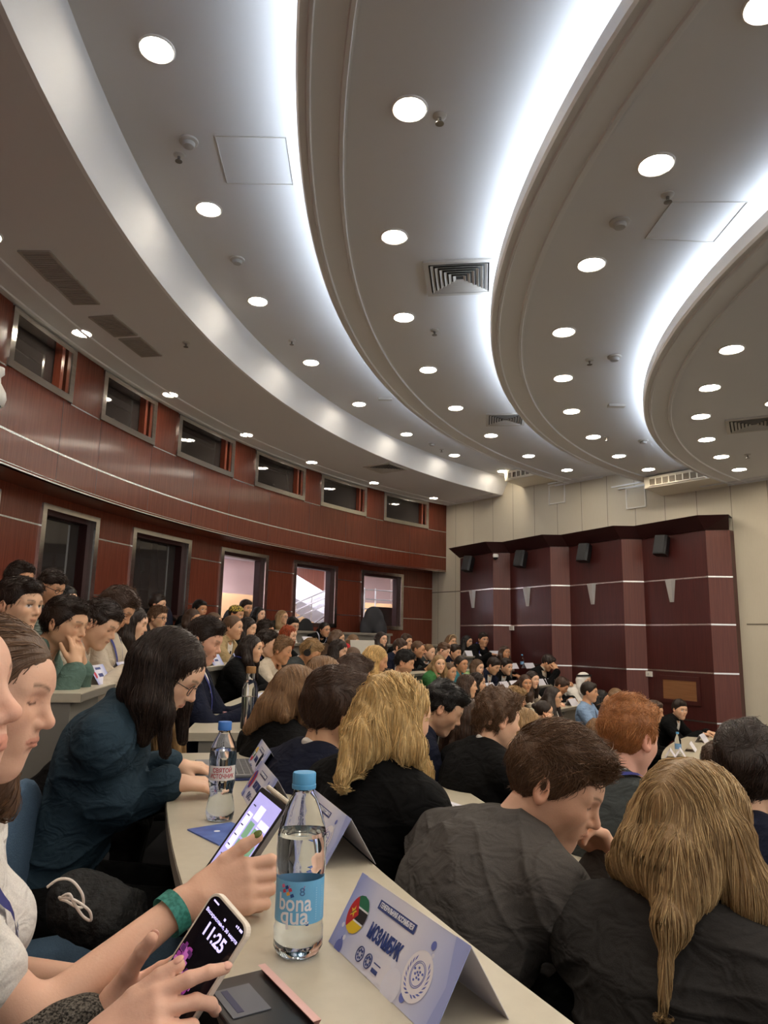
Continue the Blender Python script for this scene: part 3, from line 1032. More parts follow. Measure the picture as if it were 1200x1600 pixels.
def sdf_mesh(f, h, pad=0.025, proj=True):
    lo, hi = bounds(f, pad)
    B = 4
    n = np.maximum(np.ceil((hi - lo) / (h * B)).astype(int), 1)
    ax = [lo[i] + (np.arange(n[i]) + 0.5) * h * B for i in range(3)]
    G = np.stack(np.meshgrid(*ax, indexing='ij'), -1).reshape(-1, 3)
    dc = f(G)
    lim = h * B * 0.9 * 1.25 + h * 1.5
    near = np.abs(dc) < lim
    N = n * B + 1
    V = np.repeat(np.repeat(np.repeat(dc.reshape(n), B, 0), B, 1), B, 2)
    V = np.pad(V, ((0, 1), (0, 1), (0, 1)), mode='edge').astype(F32)
    V = np.where(np.abs(V) < 1e-6, 1e-6, V)
    bi = np.argwhere(near.reshape(n))
    off = np.stack(np.meshgrid(*[np.arange(B + 1)] * 3, indexing='ij'), -1).reshape(-1, 3)
    idx = (bi[:, None, :] * B + off[None]).reshape(-1, 3)
    lin = np.unique(np.ravel_multi_index(idx.T, N))
    ii = np.stack(np.unravel_index(lin, N), 1)
    V.reshape(-1)[lin] = f(lo + ii * h)
    V = np.where(V == 0, F32(1e-6), V)
    S = V < 0
    # cells with a sign change
    c8 = [(a, b, c) for a in (0, 1) for b in (0, 1) for c in (0, 1)]
    cnt = np.zeros(N - 1, np.int8)
    for a, b, c in c8:
        cnt += S[a:N[0] - 1 + a, b:N[1] - 1 + b, c:N[2] - 1 + c]
    act = (cnt > 0) & (cnt < 8)
    cells = np.argwhere(act)
    if len(cells) == 0:
        return np.zeros((0, 3)), np.zeros((0, 4), int)
    vid = np.full(N - 1, -1, np.int64)
    vid[act] = np.arange(len(cells))
    acc = np.zeros((len(cells), 3))
    k = np.zeros(len(cells))
    for p in c8:
        for d in range(3):
            if p[d] == 0:
                q = list(p)
                q[d] = 1
                va = V[cells[:, 0] + p[0], cells[:, 1] + p[1], cells[:, 2] + p[2]]
                vb = V[cells[:, 0] + q[0], cells[:, 1] + q[1], cells[:, 2] + q[2]]
                m = (va < 0) != (vb < 0)
                t = va[m] / (va[m] - vb[m])
                pt = np.tile(np.array(p, float), (m.sum(), 1))
                pt[:, d] = t
                acc[m] += pt
                k[m] += 1
    P = lo + (cells + acc / k[:, None]) * h
    faces = []
    for d in range(3):
        u, w = (d + 1) % 3, (d + 2) % 3
        sl0 = [slice(1, N[i] - 1) for i in range(3)]
        sl0[d] = slice(0, N[d] - 1)
        sl1 = list(sl0)
        sl1[d] = slice(1, N[d])
        a, b = S[tuple(sl0)], S[tuple(sl1)]
        ch = np.argwhere(a != b)
        base = ch + np.array([0 if i == d else 1 for i in range(3)])
        inside = a[tuple(ch.T)]

        def cell(du, dw):
            q = base.copy()
            q[:, u] += du
            q[:, w] += dw
            return vid[tuple(q.T)]
        Q = np.stack([cell(-1, -1), cell(0, -1), cell(0, 0), cell(-1, 0)], 1)
        Q[~inside] = Q[~inside][:, ::-1]
        faces.append(Q)
    Fq = np.concatenate(faces)
    Fq = Fq[(Fq >= 0).all(1)]
    if proj:
        g = f.grad(P, h * 0.4)
        P = P - g * np.clip(f(P), -h, h)[:, None]
    return P, Fq


def mesh_obj(name, P, Fq, m, parent=None, origin=(0, 0, 0), col=None, smooth=True):
    me = D.meshes.new(name)
    P = np.asarray(P, F32) - np.asarray(origin, F32)
    nv, nf = len(P), len(Fq)
    w = Fq.shape[1]
    me.vertices.add(nv)
    me.vertices.foreach_set('co', P.ravel())
    me.loops.add(nf * w)
    me.loops.foreach_set('vertex_index', np.asarray(Fq, np.int32).ravel())
    me.polygons.add(nf)
    me.polygons.foreach_set('loop_start', np.arange(0, nf * w, w, dtype=np.int32))
    me.polygons.foreach_set('use_smooth', np.full(nf, smooth))
    me.update(calc_edges=True)
    me.materials.append(m)
    if col is not None:
        a = me.color_attributes.new('col', 'FLOAT_COLOR', 'POINT')
        c = np.ones((nv, 4), F32)
        c[:, :3] = col
        a.data.foreach_set('color', c.ravel())
    o = D.objects.new(name, me)
    C.objects.link(o)
    if parent:
        o.parent = parent
    return o


def join(parts):
    P, Fq, o = [], [], 0
    for p, f in parts:
        P.append(p)
        Fq.append(f + o)
        o += len(p)
    return np.concatenate(P), np.concatenate(Fq)


def wob(P, s, seed=0):
    """cheap smooth noise in about -1..1"""
    r = np.random.RandomState(seed)
    v = 0
    for i in range(5):
        d = r.normal(size=3)
        d = d / np.linalg.norm(d) * s * (0.7 + 0.5 * i)
        v = v + np.sin(P @ d.astype(F32) + r.uniform(0, 6.28)) / (1 + 0.35 * i)
    return v / 2.6
# ------------------------------------------------------------------ people
def rot3(yaw, pitch=0, roll=0):
    y, p, r = rad(yaw), rad(pitch), rad(roll)
    Rz = np.array([[math.cos(y), -math.sin(y), 0], [math.sin(y), math.cos(y), 0], [0, 0, 1]])
    Ry = np.array([[math.cos(p), 0, math.sin(p)], [0, 1, 0], [-math.sin(p), 0, math.cos(p)]])
    Rx = np.array([[1, 0, 0], [0, math.cos(r), -math.sin(r)], [0, math.sin(r), math.cos(r)]])
    return Rz @ Ry @ Rx


def skin_mat():
    return mat('skin', (0.6, 0.4, 0.3), 0.48, spec=0.35, sss=0.12, attr='col', bump=((260, 260, 260), 0.06))


SKINS = [srgb(214, 168, 134), srgb(222, 177, 145), srgb(205, 156, 121), srgb(197, 146, 110), srgb(228, 184, 154)]
HAIRC = dict(black=srgb(26, 22, 21), dark=srgb(46, 34, 28), brown=srgb(70, 50, 38), mid=srgb(98, 72, 52), light=srgb(132, 100, 70),
             dirty=srgb(158, 126, 86), blond=srgb(205, 168, 108), ginger=srgb(166, 106, 60), red=srgb(150, 66, 28))
CLOTH = dict(black=srgb(15, 15, 16), charcoal=srgb(52, 50, 49), grey=srgb(98, 96, 94), suit=srgb(84, 80, 77), navy=srgb(26, 30, 48), white=srgb(236, 230, 222), cream=srgb(206, 192, 172),
             green=srgb(92, 116, 106), teal=srgb(46, 64, 76), lgreen=srgb(150, 178, 122), beige=srgb(176, 152, 112), blue=srgb(140, 166, 200), sage=srgb(84, 92, 80),
             pine=srgb(28, 48, 44), grass=srgb(62, 116, 66), aqua=srgb(64, 130, 140), brown=srgb(76, 58, 46), red=srgb(190, 40, 40), tweed=srgb(112, 106, 98), denim=srgb(62, 80, 104), dkgrey=srgb(66, 70, 70), stripe=srgb(110, 118, 110))


def hair_mat(c):
    col = HAIRC[c]
    return mat('hair_' + c, col, 0.42, spec=0.4, noise=((150, 150, 22), tuple(v * 0.55 for v in col), 0.25), bump=((320, 320, 40), 0.22))


def cloth_mat(c, fine=420, rough=0.85):
    col = CLOTH[c]
    new = 'cloth_' + c not in MATS
    m = cloth_base(c, col, fine, rough)
    if new:                                   # soft creases on top of the weave
        nt = m.node_tree
        b = nt.nodes['Principled BSDF']
        tc = nt.nodes.new('ShaderNodeTexCoord')
        mp = nt.nodes.new('ShaderNodeMapping')
        mp.inputs['Scale'].default_value = (17, 17, 26)
        mp.inputs['Rotation'].default_value = (.5, .3, .4)
        n = nt.nodes.new('ShaderNodeTexNoise')
        n.inputs['Scale'].default_value = 1.0
        n.inputs['Detail'].default_value = 2
        n.inputs['Distortion'].default_value = .8
        bp = nt.nodes.new('ShaderNodeBump')
        bp.inputs['Strength'].default_value = .55
        bp.inputs['Distance'].default_value = .022
        nt.links.new(tc.outputs['Object'], mp.inputs[0])
        nt.links.new(mp.outputs[0], n.inputs[0])
        nt.links.new(n.outputs[0], bp.inputs['Height'])
        old = [l for l in nt.links if l.to_socket == b.inputs['Normal']]
        if old:
            nt.links.new(old[0].from_socket, bp.inputs['Normal'])
        nt.links.new(bp.outputs[0], b.inputs['Normal'])
    return m


def cloth_base(c, col, fine, rough):
    if c == 'tweed':
        return mat('cloth_' + c, col, .95, noise=((330, 330, 330), srgb(44, 42, 40), .10), spec=0.1, bump=((300, 300, 300), .5))
    if c == 'stripe':
        return mat('cloth_' + c, col, rough, noise=((10, 10, 160), srgb(58, 66, 60), 0.05), spec=0.2)
    return mat('cloth_' + c, col, rough, spec=0.16, noise=((fine, fine, fine), tuple(v * 0.72 for v in col), 0.3), bump=((fine, fine, fine), 0.12))


def add_head(f, HF, s=1.0, sex='m', eyes='open', ears=True, nose=1.0, fine=True):
    def e(c, r, k=0.012, op='u'):
        f.ell(np.multiply(c, s), np.multiply(r, s), k * s, op, HF)

    def cn(a, b, ra, rb, k=0.01, op='u'):
        f.cone(np.multiply(a, s), np.multiply(b, s), ra * s, rb * s, k * s, op, HF)
    fem = sex == 'f'
    e((-.012, 0, .030), (.096, .076, .086))
    e((.030, 0, -.020), (.056, .054, .088), .03)
    jw = .036 if fem else .042
    jr = .016 if fem else .0185
    for q in (-1, 1):
        cn((-.002, q * jw, -.046), (.054, q * .012, -.092), jr, .016, .03)           # jaw line
        e((.020, q * .046, -.018), (.044, .019, .046), .03)                          # side of the face
        e((.052, q * .037, -.013), (.025, .023, .023), .024)                         # cheek
    e((.070, 0, -.050), (.0215, .030, .027), .02)                                    # muzzle
    e((.060, 0, -.092), (.020, .020, .018) if fem else (.022, .023, .019), .02)      # chin
    e((.064, 0, .036), (.022, .050, .028), .03)                                      # forehead
    for q in (-1, 1):
        cn((.081, q * .014, .024), (.069, q * .046, .025), .006 if fem else .0085, .006, .016)    # brow ridge
        f.ell(np.multiply((.0945, q * .0305, .009), s), np.multiply((.017, .018, .0115), s), .014 * s, 's', HF)   # socket
        e((.0660, q * .0310, .0085), (.0140, .0155, .0128), .003)                    # eyeball under the lids
        if fine:
            cn((.0790, q * .018, .0125), (.0730, q * .046, .0105), .0024, .0020, .004)     # upper lid edge
    cn((.080, 0, .016), (.0955 + .006 * nose, 0, -.018), .0075, .0095, .012)         # nose ridge
    e((.1010, 0, -.0215), (.0105, .0095, .0088), .006)
    for q in (-1, 1):
        e((.0895, q * .0110, -.0250), (.0105, .0070, .0070), .006)
    f.cone(np.multiply((.086, 0, -.0315), s), np.multiply((.098, 0, -.0355), s), .0025 * s, .0025 * s, .006 * s, 's', HF)
    # lips
    lw = .0235
    for q in (-1, 1):
        cn((.0905, q * .005, -.0478), (.0745, q * lw, -.0512), .0050, .0025, .006)
        cn((.0892, q * .004, -.0556), (.0745, q * lw, -.0518), .0056, .0025, .006)
        f.cone(np.multiply((.0982, 0, -.0516), s), np.multiply((.0795, q * .023, -.0518), s), .0013 * s, .0010 * s, .003 * s, 's', HF)
        f.ell(np.multiply((.096, 0, -.0665), s), np.multiply((.008, .020, .005), s), .008 * s, 's', HF)
    if ears:
        for q in (-1, 1):
            rt = rot3(q * 24, -12, 0)
            f.ell(np.multiply((-.014, q * .080, -.002), s), np.multiply((.0185, .0085, .031), s), .006 * s, 'u', HF, rt)
            f.ell(np.multiply((-.010, q * .0885, .002), s), np.multiply((.0100, .0065, .019), s), .005 * s, 's', HF, rt)


def head_colour(P, HF, s, skin, hairc, sex, h, eyes='open', beard=0, tint=None):
    """per-vertex skin colours: lips, brows, eyes, slight warmth of cheeks and ears"""
    Q = ((np.asarray(P, float) - HF[0]) @ HF[1]) / s
    col = np.tile(np.asarray(skin, float), (len(P), 1))
    x, y, z = Q.T
    ay = np.abs(y)
    near = (np.abs(x) < .14) & (ay < .1) & (np.abs(z) < .13)

    def blend(w, c):
        w = (np.clip(w, 0, 1) * near)[:, None]
        col[:] = col * (1 - w) + np.asarray(c) * w
    warm = np.asarray(skin) * np.array([1.0, .80, .76])
    blend(.55 * np.exp(-(((x - .055) / .03) ** 2 + ((ay - .045) / .022) ** 2 + ((z + .018) / .022) ** 2)), warm)
    blend(.5 * np.exp(-(((x - .104) / .016) ** 2 + (y / .014) ** 2 + ((z + .022) / .014) ** 2)), warm)
    blend(.6 * ((ay > .074) & (x < .02) & (x > -.05)), warm)
    hc = np.asarray(HAIRC[hairc])
    if beard:
        b = (z < -.034 - .5 * np.maximum(0, .03 - x)) & (x > -.03) & ~((np.abs(z + .051) < .010) & (ay < .02))
        blend(beard * b, hc * 1.2)
    pad = max(0.0, h - .003) * .55
    lip = (np.abs(z + .0512) < .0095 + pad * .4 - .32 * np.maximum(0, ay - .005)) & (ay < .0245) & (x > .068)
    blend((.62 if sex == 'f' else .40) * lip, np.asarray(skin) * np.array([.84, .50, .48]))
    blend(.8 * ((np.abs(z + .0514) < .0011 + pad * .25) & (ay < .022) & (x > .068)), np.asarray(skin) * np.array([.35, .2, .2]))
    bz = .0275 + .006 * np.sin(np.clip((ay - .012) / .04, 0, 1) * 2.4)
    brow = np.clip(1 - np.abs(z - bz) / (.0042 + pad), 0, 1) * (ay > .011) * (ay < .050) * (x > .05)
    blend(.85 * brow, hc * .9 + .01)
    ex, ez = .0665, .0085
    r2 = np.sqrt(((ay - .031) / .0150) ** 2 + ((z - ez + .001) / (.0058 + pad * .4)) ** 2)
    front = x > .069
    if eyes == 'open':
        blend(1.0 * (r2 < 1) * front, (.62, .58, .56))
        blend(1.0 * (np.sqrt((ay - .032) ** 2 + (z - ez) ** 2) < .0056 + pad * .5) * front, (.035, .025, .02))
        blend(.95 * (np.abs(z - ez - .0055) < .0016 + pad * .4) * (np.abs(ay - .031) < .015) * front, (.02, .014, .012))
    else:
        blend(.9 * (np.abs(z - ez + .0045 - .004 * ((ay - .031) / .015) ** 2) < .0015 + pad * .45) * (np.abs(ay - .032) < .0145) * front, (.025, .016, .013))
        blend(.25 * (r2 < 1.3) * front, np.asarray(skin) * np.array([.75, .6, .58]))
    return col.astype(F32)


FING = ((.030, .92, 0), (.0105, 1.0, .0), (-.010, .96, 0), (-.029, .78, 0))


def add_hand(f, W, fwd, back, side, curl=(25, 35, 25), spread=4, thumb=(35, 25), s=1.0, k=.006, each=None, thumbdir=None):
    """hand from wrist W; fwd = finger direction, back = direction of the hand's back, side = +1 if the thumb is on fwd x back's left"""
    fwd = nrm(fwd)
    back = nrm(np.asarray(back, float) - np.dot(back, fwd) * fwd)
    th = np.cross(back, fwd) * side
    W = np.asarray(W, float)

    def p(x, y, z):
        return W + s * (x * fwd + y * th + z * back)
    f.cone(p(-.015, 0, 0), p(.02, 0, 0), .024 * s, .026 * s, .012)
    tips = []
    for i, (y, l, _) in enumerate(FING):
        f.cone(p(.012, y * .55, -.001), p(.086 * (1.0 if i < 2 else .97 - .03 * (i - 2)), y, .002), .0165 * s, .0118 * s, .012 * s)
        c = each[i] if each else curl
        a = 0.0
        q = p(.088 * (1.0 if i < 2 else .97 - .03 * (i - 2)), y, .001)
        sp = rad(spread * (1.2 - i * .8))
        r0 = .0098 * s
        for j, (ln, ra) in enumerate(((.044, .0098), (.027, .0086), (.022, .0076))):
            a += rad(c[j])
            d = math.cos(a) * (math.cos(sp) * fwd + math.sin(sp) * th) - math.sin(a) * back
            q2 = q + d * ln * l * s
            rr = ra * s * (.9 if i == 3 else 1)
            f.cone(q, q2, r0, rr * .93, .0035 * s if j else .006 * s)
            r0 = rr * .93
            q = q2
        tips.append((q, d, math.cos(a) * back + math.sin(a) * fwd, r0))
    # thumb leaves the side of the palm near its base
    t0 = p(.022, .022, -.006)
    if thumbdir is None:
        a1, a2 = rad(thumb[0]), rad(thumb[1])
        d1 = nrm(math.cos(a1) * fwd + math.sin(a1) * th - .35 * back)
        d2 = nrm(math.cos(a1 - a2) * fwd + math.sin(a1 - a2) * th - .30 * back)
    else:
        d1, d2 = nrm(thumbdir[0]), nrm(thumbdir[1])
    t1 = t0 + d1 * .042 * s
    t2 = t1 + d1 * .012 * s + d2 * .024 * s
    t3 = t2 + d2 * .024 * s
    f.cone(t0, t1, .0175 * s, .0118 * s, .014 * s)
    f.cone(t1, t2, .0118 * s, .0104 * s, .005 * s)
    f.cone(t2, t3, .0104 * s, .0088 * s, .004 * s)
    nb = back + .6 * th
    tips.append((t3, d2, nrm(nb - np.dot(nb, d2) * d2), .0088 * s))
    return tips


def elbow_of(S, Wt, l1, l2, hint):
    S, Wt = np.asarray(S, float), np.asarray(Wt, float)
    v = Wt - S
    L = np.linalg.norm(v)
    Lc = min(max(L, abs(l1 - l2) + .02), (l1 + l2) * .995)
    u = v / (L + 1e-9)
    if abs(L - Lc) > 1e-6:
        Wt = S + u * Lc
    a = (l1 * l1 - l2 * l2 + Lc * Lc) / (2 * Lc)
    hgt = math.sqrt(max(l1 * l1 - a * a, 0))
    hint = np.asarray(hint, float)
    hp = hint - np.dot(hint, u) * u
    return S + u * a + nrm(hp) * hgt, Wt


def hair_field(style, HF, s, clothes, L=.25, vol=1.0, seed=0, fwdL=0.0, top=0.02, part=0.0, down=(0, 0, -1), fine=False):
    f = Sdf()
    g = np.asarray(down, float)
    fw = HF[1] @ np.array([1, 0, 0])
    lf = HF[1] @ np.array([0, 1, 0])

    def hp(*c):
        return HF[0] + HF[1] @ (np.array(c) * s)

    def push(p, r):
        if clothes is None:
            return p
        for _ in range(4):
            d = float(clothes(p[None])[0])
            if d < r * .55:
                n = clothes.grad(p[None])[0]
                n = n + np.array([0, 0, .15])
                p = p + n * (r * .55 - d)
        return p
    if style in ('short', 'curly', 'buzz', 'fade'):
        v = .5 if style == 'buzz' else vol
        f.ell((np.array((-.014, 0, .033)) * s), np.array((.098 + .006 * v, .078 + .005 * v, .089 + .006 * v)) * s, .01, 'u', HF)
        f.plane(np.array((.078, 0, .080)) * s, (.863, 0, -.504), .012, 's', HF)
        for q in (-1, 1):      # sideburns stay, cheeks and neck are cut
            f.plane(np.array((.010, 0, -.020)) * s, (.66, 0, -.75), .01, 's', HF)
        f.plane(np.array((-.045, 0, -.060)) * s, (.45, 0, -.9), .01, 's', HF)
        if style != 'buzz':
            f.ell(np.array((-.010, 0, .072)) * s, np.array((.088, .066 + .004 * v, .046 + top)) * s, .025, 'u', HF)
            f.cone(np.array((.052, .030, .088)) * s, np.array((.066, -.030, .090 + top * .5)) * s, .022 * s, .023 * s, .025, 'u', HF)
            if part:
                f.cone(np.array((.06, .0, .09)) * s, np.array((.078 + .01 * part, -.045, .060)) * s, .018 * s, .012 * s, .015, 'u', HF)
                f.cone(np.array((.06, .0, .09)) * s, np.array((.078 + .01 * part, .045, .060)) * s, .018 * s, .012 * s, .015, 'u', HF)
        amp = (.0075 if style == 'curly' else .004) * vol
        fr = 70 if style == 'curly' else 55
        f.noise(lambda P: amp * wob((P - HF[0].astype(F32)) @ HF[1].astype(F32), fr, seed))
        return f
    # longer styles
    v = vol
    f.ell((np.array((-.014, 0, .032)) * s), np.array((.103, .084, .094)) * s * np.array([1, 1 + .04 * v, 1]), .01, 'u', HF)
    if style in ('bun', 'pony', 'tied'):
        f.plane(np.array((.080, 0, .078)) * s, (.80, 0, -.60), .014, 's', HF)
        f.plane(np.array((-.055, 0, -.060)) * s, (.50, 0, -.86), .012, 's', HF)
        if style == 'bun':
            f.ell(np.array((-.115, 0, .045)) * s, np.array((.036, .036, .034)) * s, .012, 'u', HF)
        else:
            a = hp(-.10, 0, .03)
            b = push(a + g * L * .5 - fw * .03, .035)
            c = push(b + g * L * .5, .03)
            f.cone(a, b, .026, .034, .015)
            f.cone(b, c, .034, .02, .015)
        f.noise(lambda P: .0018 * wob((P - HF[0].astype(F32)) * np.array([1, 1, .25], F32), 240, seed))
        return f
    f.ell(np.array((.122, part * .01, -.030)) * s, np.array((.078, .058, .113)) * s, .012, 's', HF)
    f.plane(np.array((.0, 0, -.045)) * s, (.75, 0, -.66), .02, 's', HF)
    n = 3
    for q in (-1, 1):
        for (x0, y0, dx, dy, ra, rb, ll) in ((.012, .074, fwdL, .014, .021, .026, .92), (-.035, .072, fwdL * .4 - .012, .018, .036, .032, 1.0)):
            a = hp(x0, q * y0, .012)
            m_ = push(a + g * L * .5 + fw * dx * .4 + lf * q * dy, ra)
            e_ = push(m_ + g * L * .5 * ll + fw * dx * .6 - lf * q * dy * .3, rb)
            f.cone(a, m_, ra * s, ra * v, .02)
            f.cone(m_, e_, ra * v, rb * .45 * v, .025)
    for y0 in (-.040, 0, .040):
        a = hp(-.062, y0, .0)
        m_ = push(a + g * L * .5 - fw * .02, .045)
        e_ = push(m_ + g * L * .55 - fw * .004, .04)
        f.cone(a, m_, .052 * s, .046 * v, .025)
        f.cone(m_, e_, .046 * v, .018 * v, .03)
    amp = .0022 if style == 'long' else .006
    if style == 'wavy':
        f.noise(lambda P: .0075 * np.clip((HF[0][2] + .05 - P[:, 2]) / .12, 0, 1) * wob(P * np.array([1, 1, .8], F32), 42, seed))
    f.noise(lambda P: amp * .8 * wob((P - HF[0].astype(F32)) * np.array([1, 1, .14], F32), 210, seed + 1))
    return f


SHARED = {}
NP = [0]


def person(label, hp, yaw, k, pitch=6, roll=0, tyaw=None, sex='m', hair='short', hc='brown', top='black', kind='jacket', under='white', arms='desk', s=None,
           skin=None, L=.26, vol=1.0, htop=.02, part=0, fwdL=0.0, eyes='open', beard=0, tie=None, lanyard=None, glasses=False, lean=None, group='seated audience', h=None, back=0.0,
           extra=None, wl=None, wr=None, shoulder=None, hoodie=False, headband=None, hh=None, locks=(), nose=1.0, seedp=None, trous=True, twist=0, folds=False, sleeve=.55, slimv=None, pants='black'):
    """one seated person. hp = head centre, yaw = direction of the face in the plan, k = tier"""
    NP[0] += 1
    seed = NP[0] if seedp is None else seedp
    rng = np.random.RandomState(seed)
    hp = np.asarray(hp, float)
    dist = float(np.linalg.norm(hp - EYE))
    if h is None:
        h = float(np.clip(.0017 * dist, .0032, .0085))
    if s is None:
        s = 1.0 if sex == 'm' else .95
    if skin is None:
        skin = SKINS[seed % len(SKINS)]
    RH = rot3(yaw, pitch, roll)
    HF = (hp, RH)
    if tyaw is None:
        tyaw = math.degrees(math.atan2(CR[1] - hp[1], CR[0] - hp[0])) + twist
    floor = TZ[k] - .75
    desk = TZ[k]
    w = .168 if sex == 'm' else .146
    tr = rot3(tyaw)
    base_neck = hp + RH @ (np.array([-.022, 0, -.10]) * s)
    # spine: pelvis on the seat
    drop = .085 * s
    if lean is None:
        vert = (base_neck[2] - drop) - (floor + .50)
        lean = math.degrees(math.acos(np.clip(vert / .47, .55, 1.0)))
    RT = rot3(tyaw, lean)
    Sc = base_neck - RT @ np.array([.012, 0, drop])
    TF = (Sc, RT)
    ln = np.clip(((Sc[2] - (floor + .50)) / max(math.cos(rad(lean)), .3)) / .47, .8, 1.25)
    fwd, lft, upv = RT[:, 0], RT[:, 1], RT[:, 2]
    f0, l0 = tr[:, 0], tr[:, 1]

    torso = Sdf()

    def te(c, r, kk=.04):
        torso.ell(c, r, kk, 'u', TF)
    if sex == 'm':
        te((0, 0, -.13), (.108, .158, .18))
        te((-.028, 0, -.09), (.095, .150, .13))
        te((0, 0, -.33 * ln), (.102, .138, .19))
        te((-.01, 0, -.47 * ln), (.125, .160, .12))
    else:
        te((0, 0, -.13), (.095, .136, .17))
        te((-.024, 0, -.09), (.082, .128, .12))
        for q in (-1, 1):
            te((.066, q * .062, -.165), (.058, .060, .062), .03)
        te((0, 0, -.32 * ln), (.090, .118, .18))
        te((-.01, 0, -.47 * ln), (.122, .160, .12))
    for q in (-1, 1):
        torso.cone((-.012, q * .03, .022), (-.008, q * (w - .01), -.028), .044, .052, .04, 'u', TF)
    # arms
    sh = {q: Sc + RT @ np.array([.0, q * w, -.035]) for q in (-1, 1)}
    l1, l2 = (.285, .255) if sex == 'm' else (.262, .232)
    wrists, elb, hands = {}, {}, []
    dfront = RF(k) + DEP
    pd = Sc[:2] + f0[:2] * .36

    def desk_pt(q, fw_, lat, dz):
        p = Sc + f0 * fw_ + l0 * q * lat
        return np.array([p[0], p[1], desk + dz])
    for q in (-1, 1):
        mode = arms if isinstance(arms, str) else arms[(q + 1) // 2]
        hint = -l0 * -q * .5 + np.array([0, 0, -1.0]) - f0 * .3
        hx = {}
        if isinstance(mode, dict):
            hx = mode
            wt, fd, bk, cur = np.asarray(mode['wt'], float), mode['fwd'], mode['back'], mode.get('curl', (20, 25, 15))
            hint = np.asarray(mode.get('hint', hint), float)
        elif mode == 'desk':
            wt = desk_pt(q, .36 + .03 * rng.rand(), .13 + .03 * rng.rand(), .035)
            fd, bk, cur = f0 * .8 - l0 * q * .5, np.array([0, 0, 1.0]), (20, 25, 15)
        elif mode == 'cross':
            wt = desk_pt(q, .30 + .03 * q, -.02, .045)
            fd, bk, cur = f0 * .35 - l0 * q, np.array([0, 0, 1.0]) + f0 * .3, (25, 25, 15)
            hint = l0 * q * 1.2 + np.array([0, 0, -1.0])
        elif mode == 'lap':
            wt = Sc + f0 * .26 + l0 * q * .08
            wt[2] = floor + .64
            fd, bk, cur = f0 * .8 - l0 * q * .6, np.array([0, 0, 1.0]) + l0 * q * .3, (30, 30, 20)
        elif mode == 'chin':
            c = hp + RH @ (np.array([.066, q * .018, -.118]) * s)
            wt = c - upv * .085 + l0 * q * .012
            fd, bk, cur = np.array([0, 0, 1.0]) + f0 * .1 - l0 * q * .3, f0 + l0 * q * .2, (70, 60, 30)
        elif mode == 'cheek':
            c = hp + RH @ (np.array([.030, q * .082, -.055]) * s)
            wt = c - np.array([0, 0, .085]) + f0 * .03 + l0 * q * .015
            fd, bk, cur = np.array([0, 0, 1.0]) - f0 * .15, l0 * q + f0 * .4, (25, 35, 20)
        elif mode == 'face':
            c = hp + RH @ (np.array([.105, q * .012, -.055]) * s)
            wt = c - np.array([0, 0, .12]) - f0 * .0 + l0 * q * .03
            fd, bk, cur = np.array([0, 0, 1.0]) - f0 * .12 - l0 * q * .15, f0 + l0 * q * .5, (14, 18, 12)
        elif mode == 'brow':
            c = hp + RH @ (np.array([.088, q * .055, .035]) * s)
            wt = c - np.array([0, 0, .10]) + f0 * .07 + l0 * q * .02
            fd, bk, cur = np.array([0, 0, 1.0]) - f0 * .6 - l0 * q * .1, f0 + l0 * q * .6 + np.array([0, 0, .3]), (25, 30, 20)
        elif mode == 'none':
            continue
        else:
            wt, fd, bk, cur = mode[:4]
            if len(mode) > 4:
                hint = np.asarray(mode[4], float)
        eb, wt = elbow_of(sh[q], wt, l1, l2, hint)
        if eb[2] < desk + .05 and (eb - Sc) @ f0 > .27:
            eb[2] = desk + .05
        wrists[q], elb[q] = wt, eb
        hands.append((q, wt, fd, bk, cur, hx))
    arm_r = (.050, .041, .039, .026) if sex == 'm' else (.043, .035, .033, .0225)
    # ---- body: one continuous skin surface
    tips = {}
    body = Sdf()
    body.ops = list(torso.ops)
    nr = (.050, .056) if sex == 'm' else (.043, .049)
    body.cone(HF[0] + RH @ (np.array([-.022, 0, -.045]) * s), Sc + RT @ np.array([-.008, 0, .03]), nr[0], nr[1], .03)
    for q in wrists:
        body.cone(sh[q], elb[q], arm_r[0], arm_r[1], .03)
        body.cone(elb[q], wrists[q], arm_r[2], arm_r[3], .02)
    add_head(body, HF, s, sex, eyes, ears=True, nose=nose, fine=h < .005)
    for q, wt, fd, bk, cur, hx in hands:
        # thumb of the left hand (q=+1) points inwards
        fdv = nrm(fd)
        bkv = nrm(np.asarray(bk) - np.dot(bk, fdv) * fdv)
        tips[q] = add_hand(body, wt + fdv * .012, fdv, bkv, -q, cur, s=(.95 if sex == 'm' else .86) * hx.get('s', 1), k=.006, each=hx.get('each'), thumbdir=hx.get('thumbdir'), spread=hx.get('spread', 4), thumb=hx.get('thumb', (35, 25)))
    P, Fq = sdf_mesh(body, h)
    col = head_colour(P, HF, s, skin, hc, sex, h, eyes, beard)
    org = np.array([Sc[0] - f0[0] * .02, Sc[1] - f0[1] * .02, floor])
    o = mesh_obj('person', P, Fq, skin_mat(), None, org, col)
    o.location = org
    tag(o, label, 'person', group)

    def kid(name, P_, F_, m_, **kw):
        return mesh_obj(name, P_, F_, m_, o, org, **kw)
    # ---- clothes
    slim = .012 if kind in ('tee', 'shirt', 'blouse') else .019
    slim = slimv or slim
    cl = Sdf()
    cl.ops = list(torso.ops)
    for q in (wrists if kind != 'vest' else ()):
        cl.cone(sh[q], elb[q] if kind != 'tee' else sh[q] * (1 - sleeve) + elb[q] * sleeve, arm_r[0] + .004, arm_r[1] + .004, .03)
        if kind != 'tee':
            cl.cone(elb[q], wrists[q] * .93 + elb[q] * .07, arm_r[2] + .004, arm_r[3] + .008, .02)
    if kind in ('jacket', 'blazer'):
        for q in (-1, 1):
            cl.cone((-.012, q * .05, .022), (-.006, q * (w + .008), -.030), .046, .056, .03, 'u', TF)
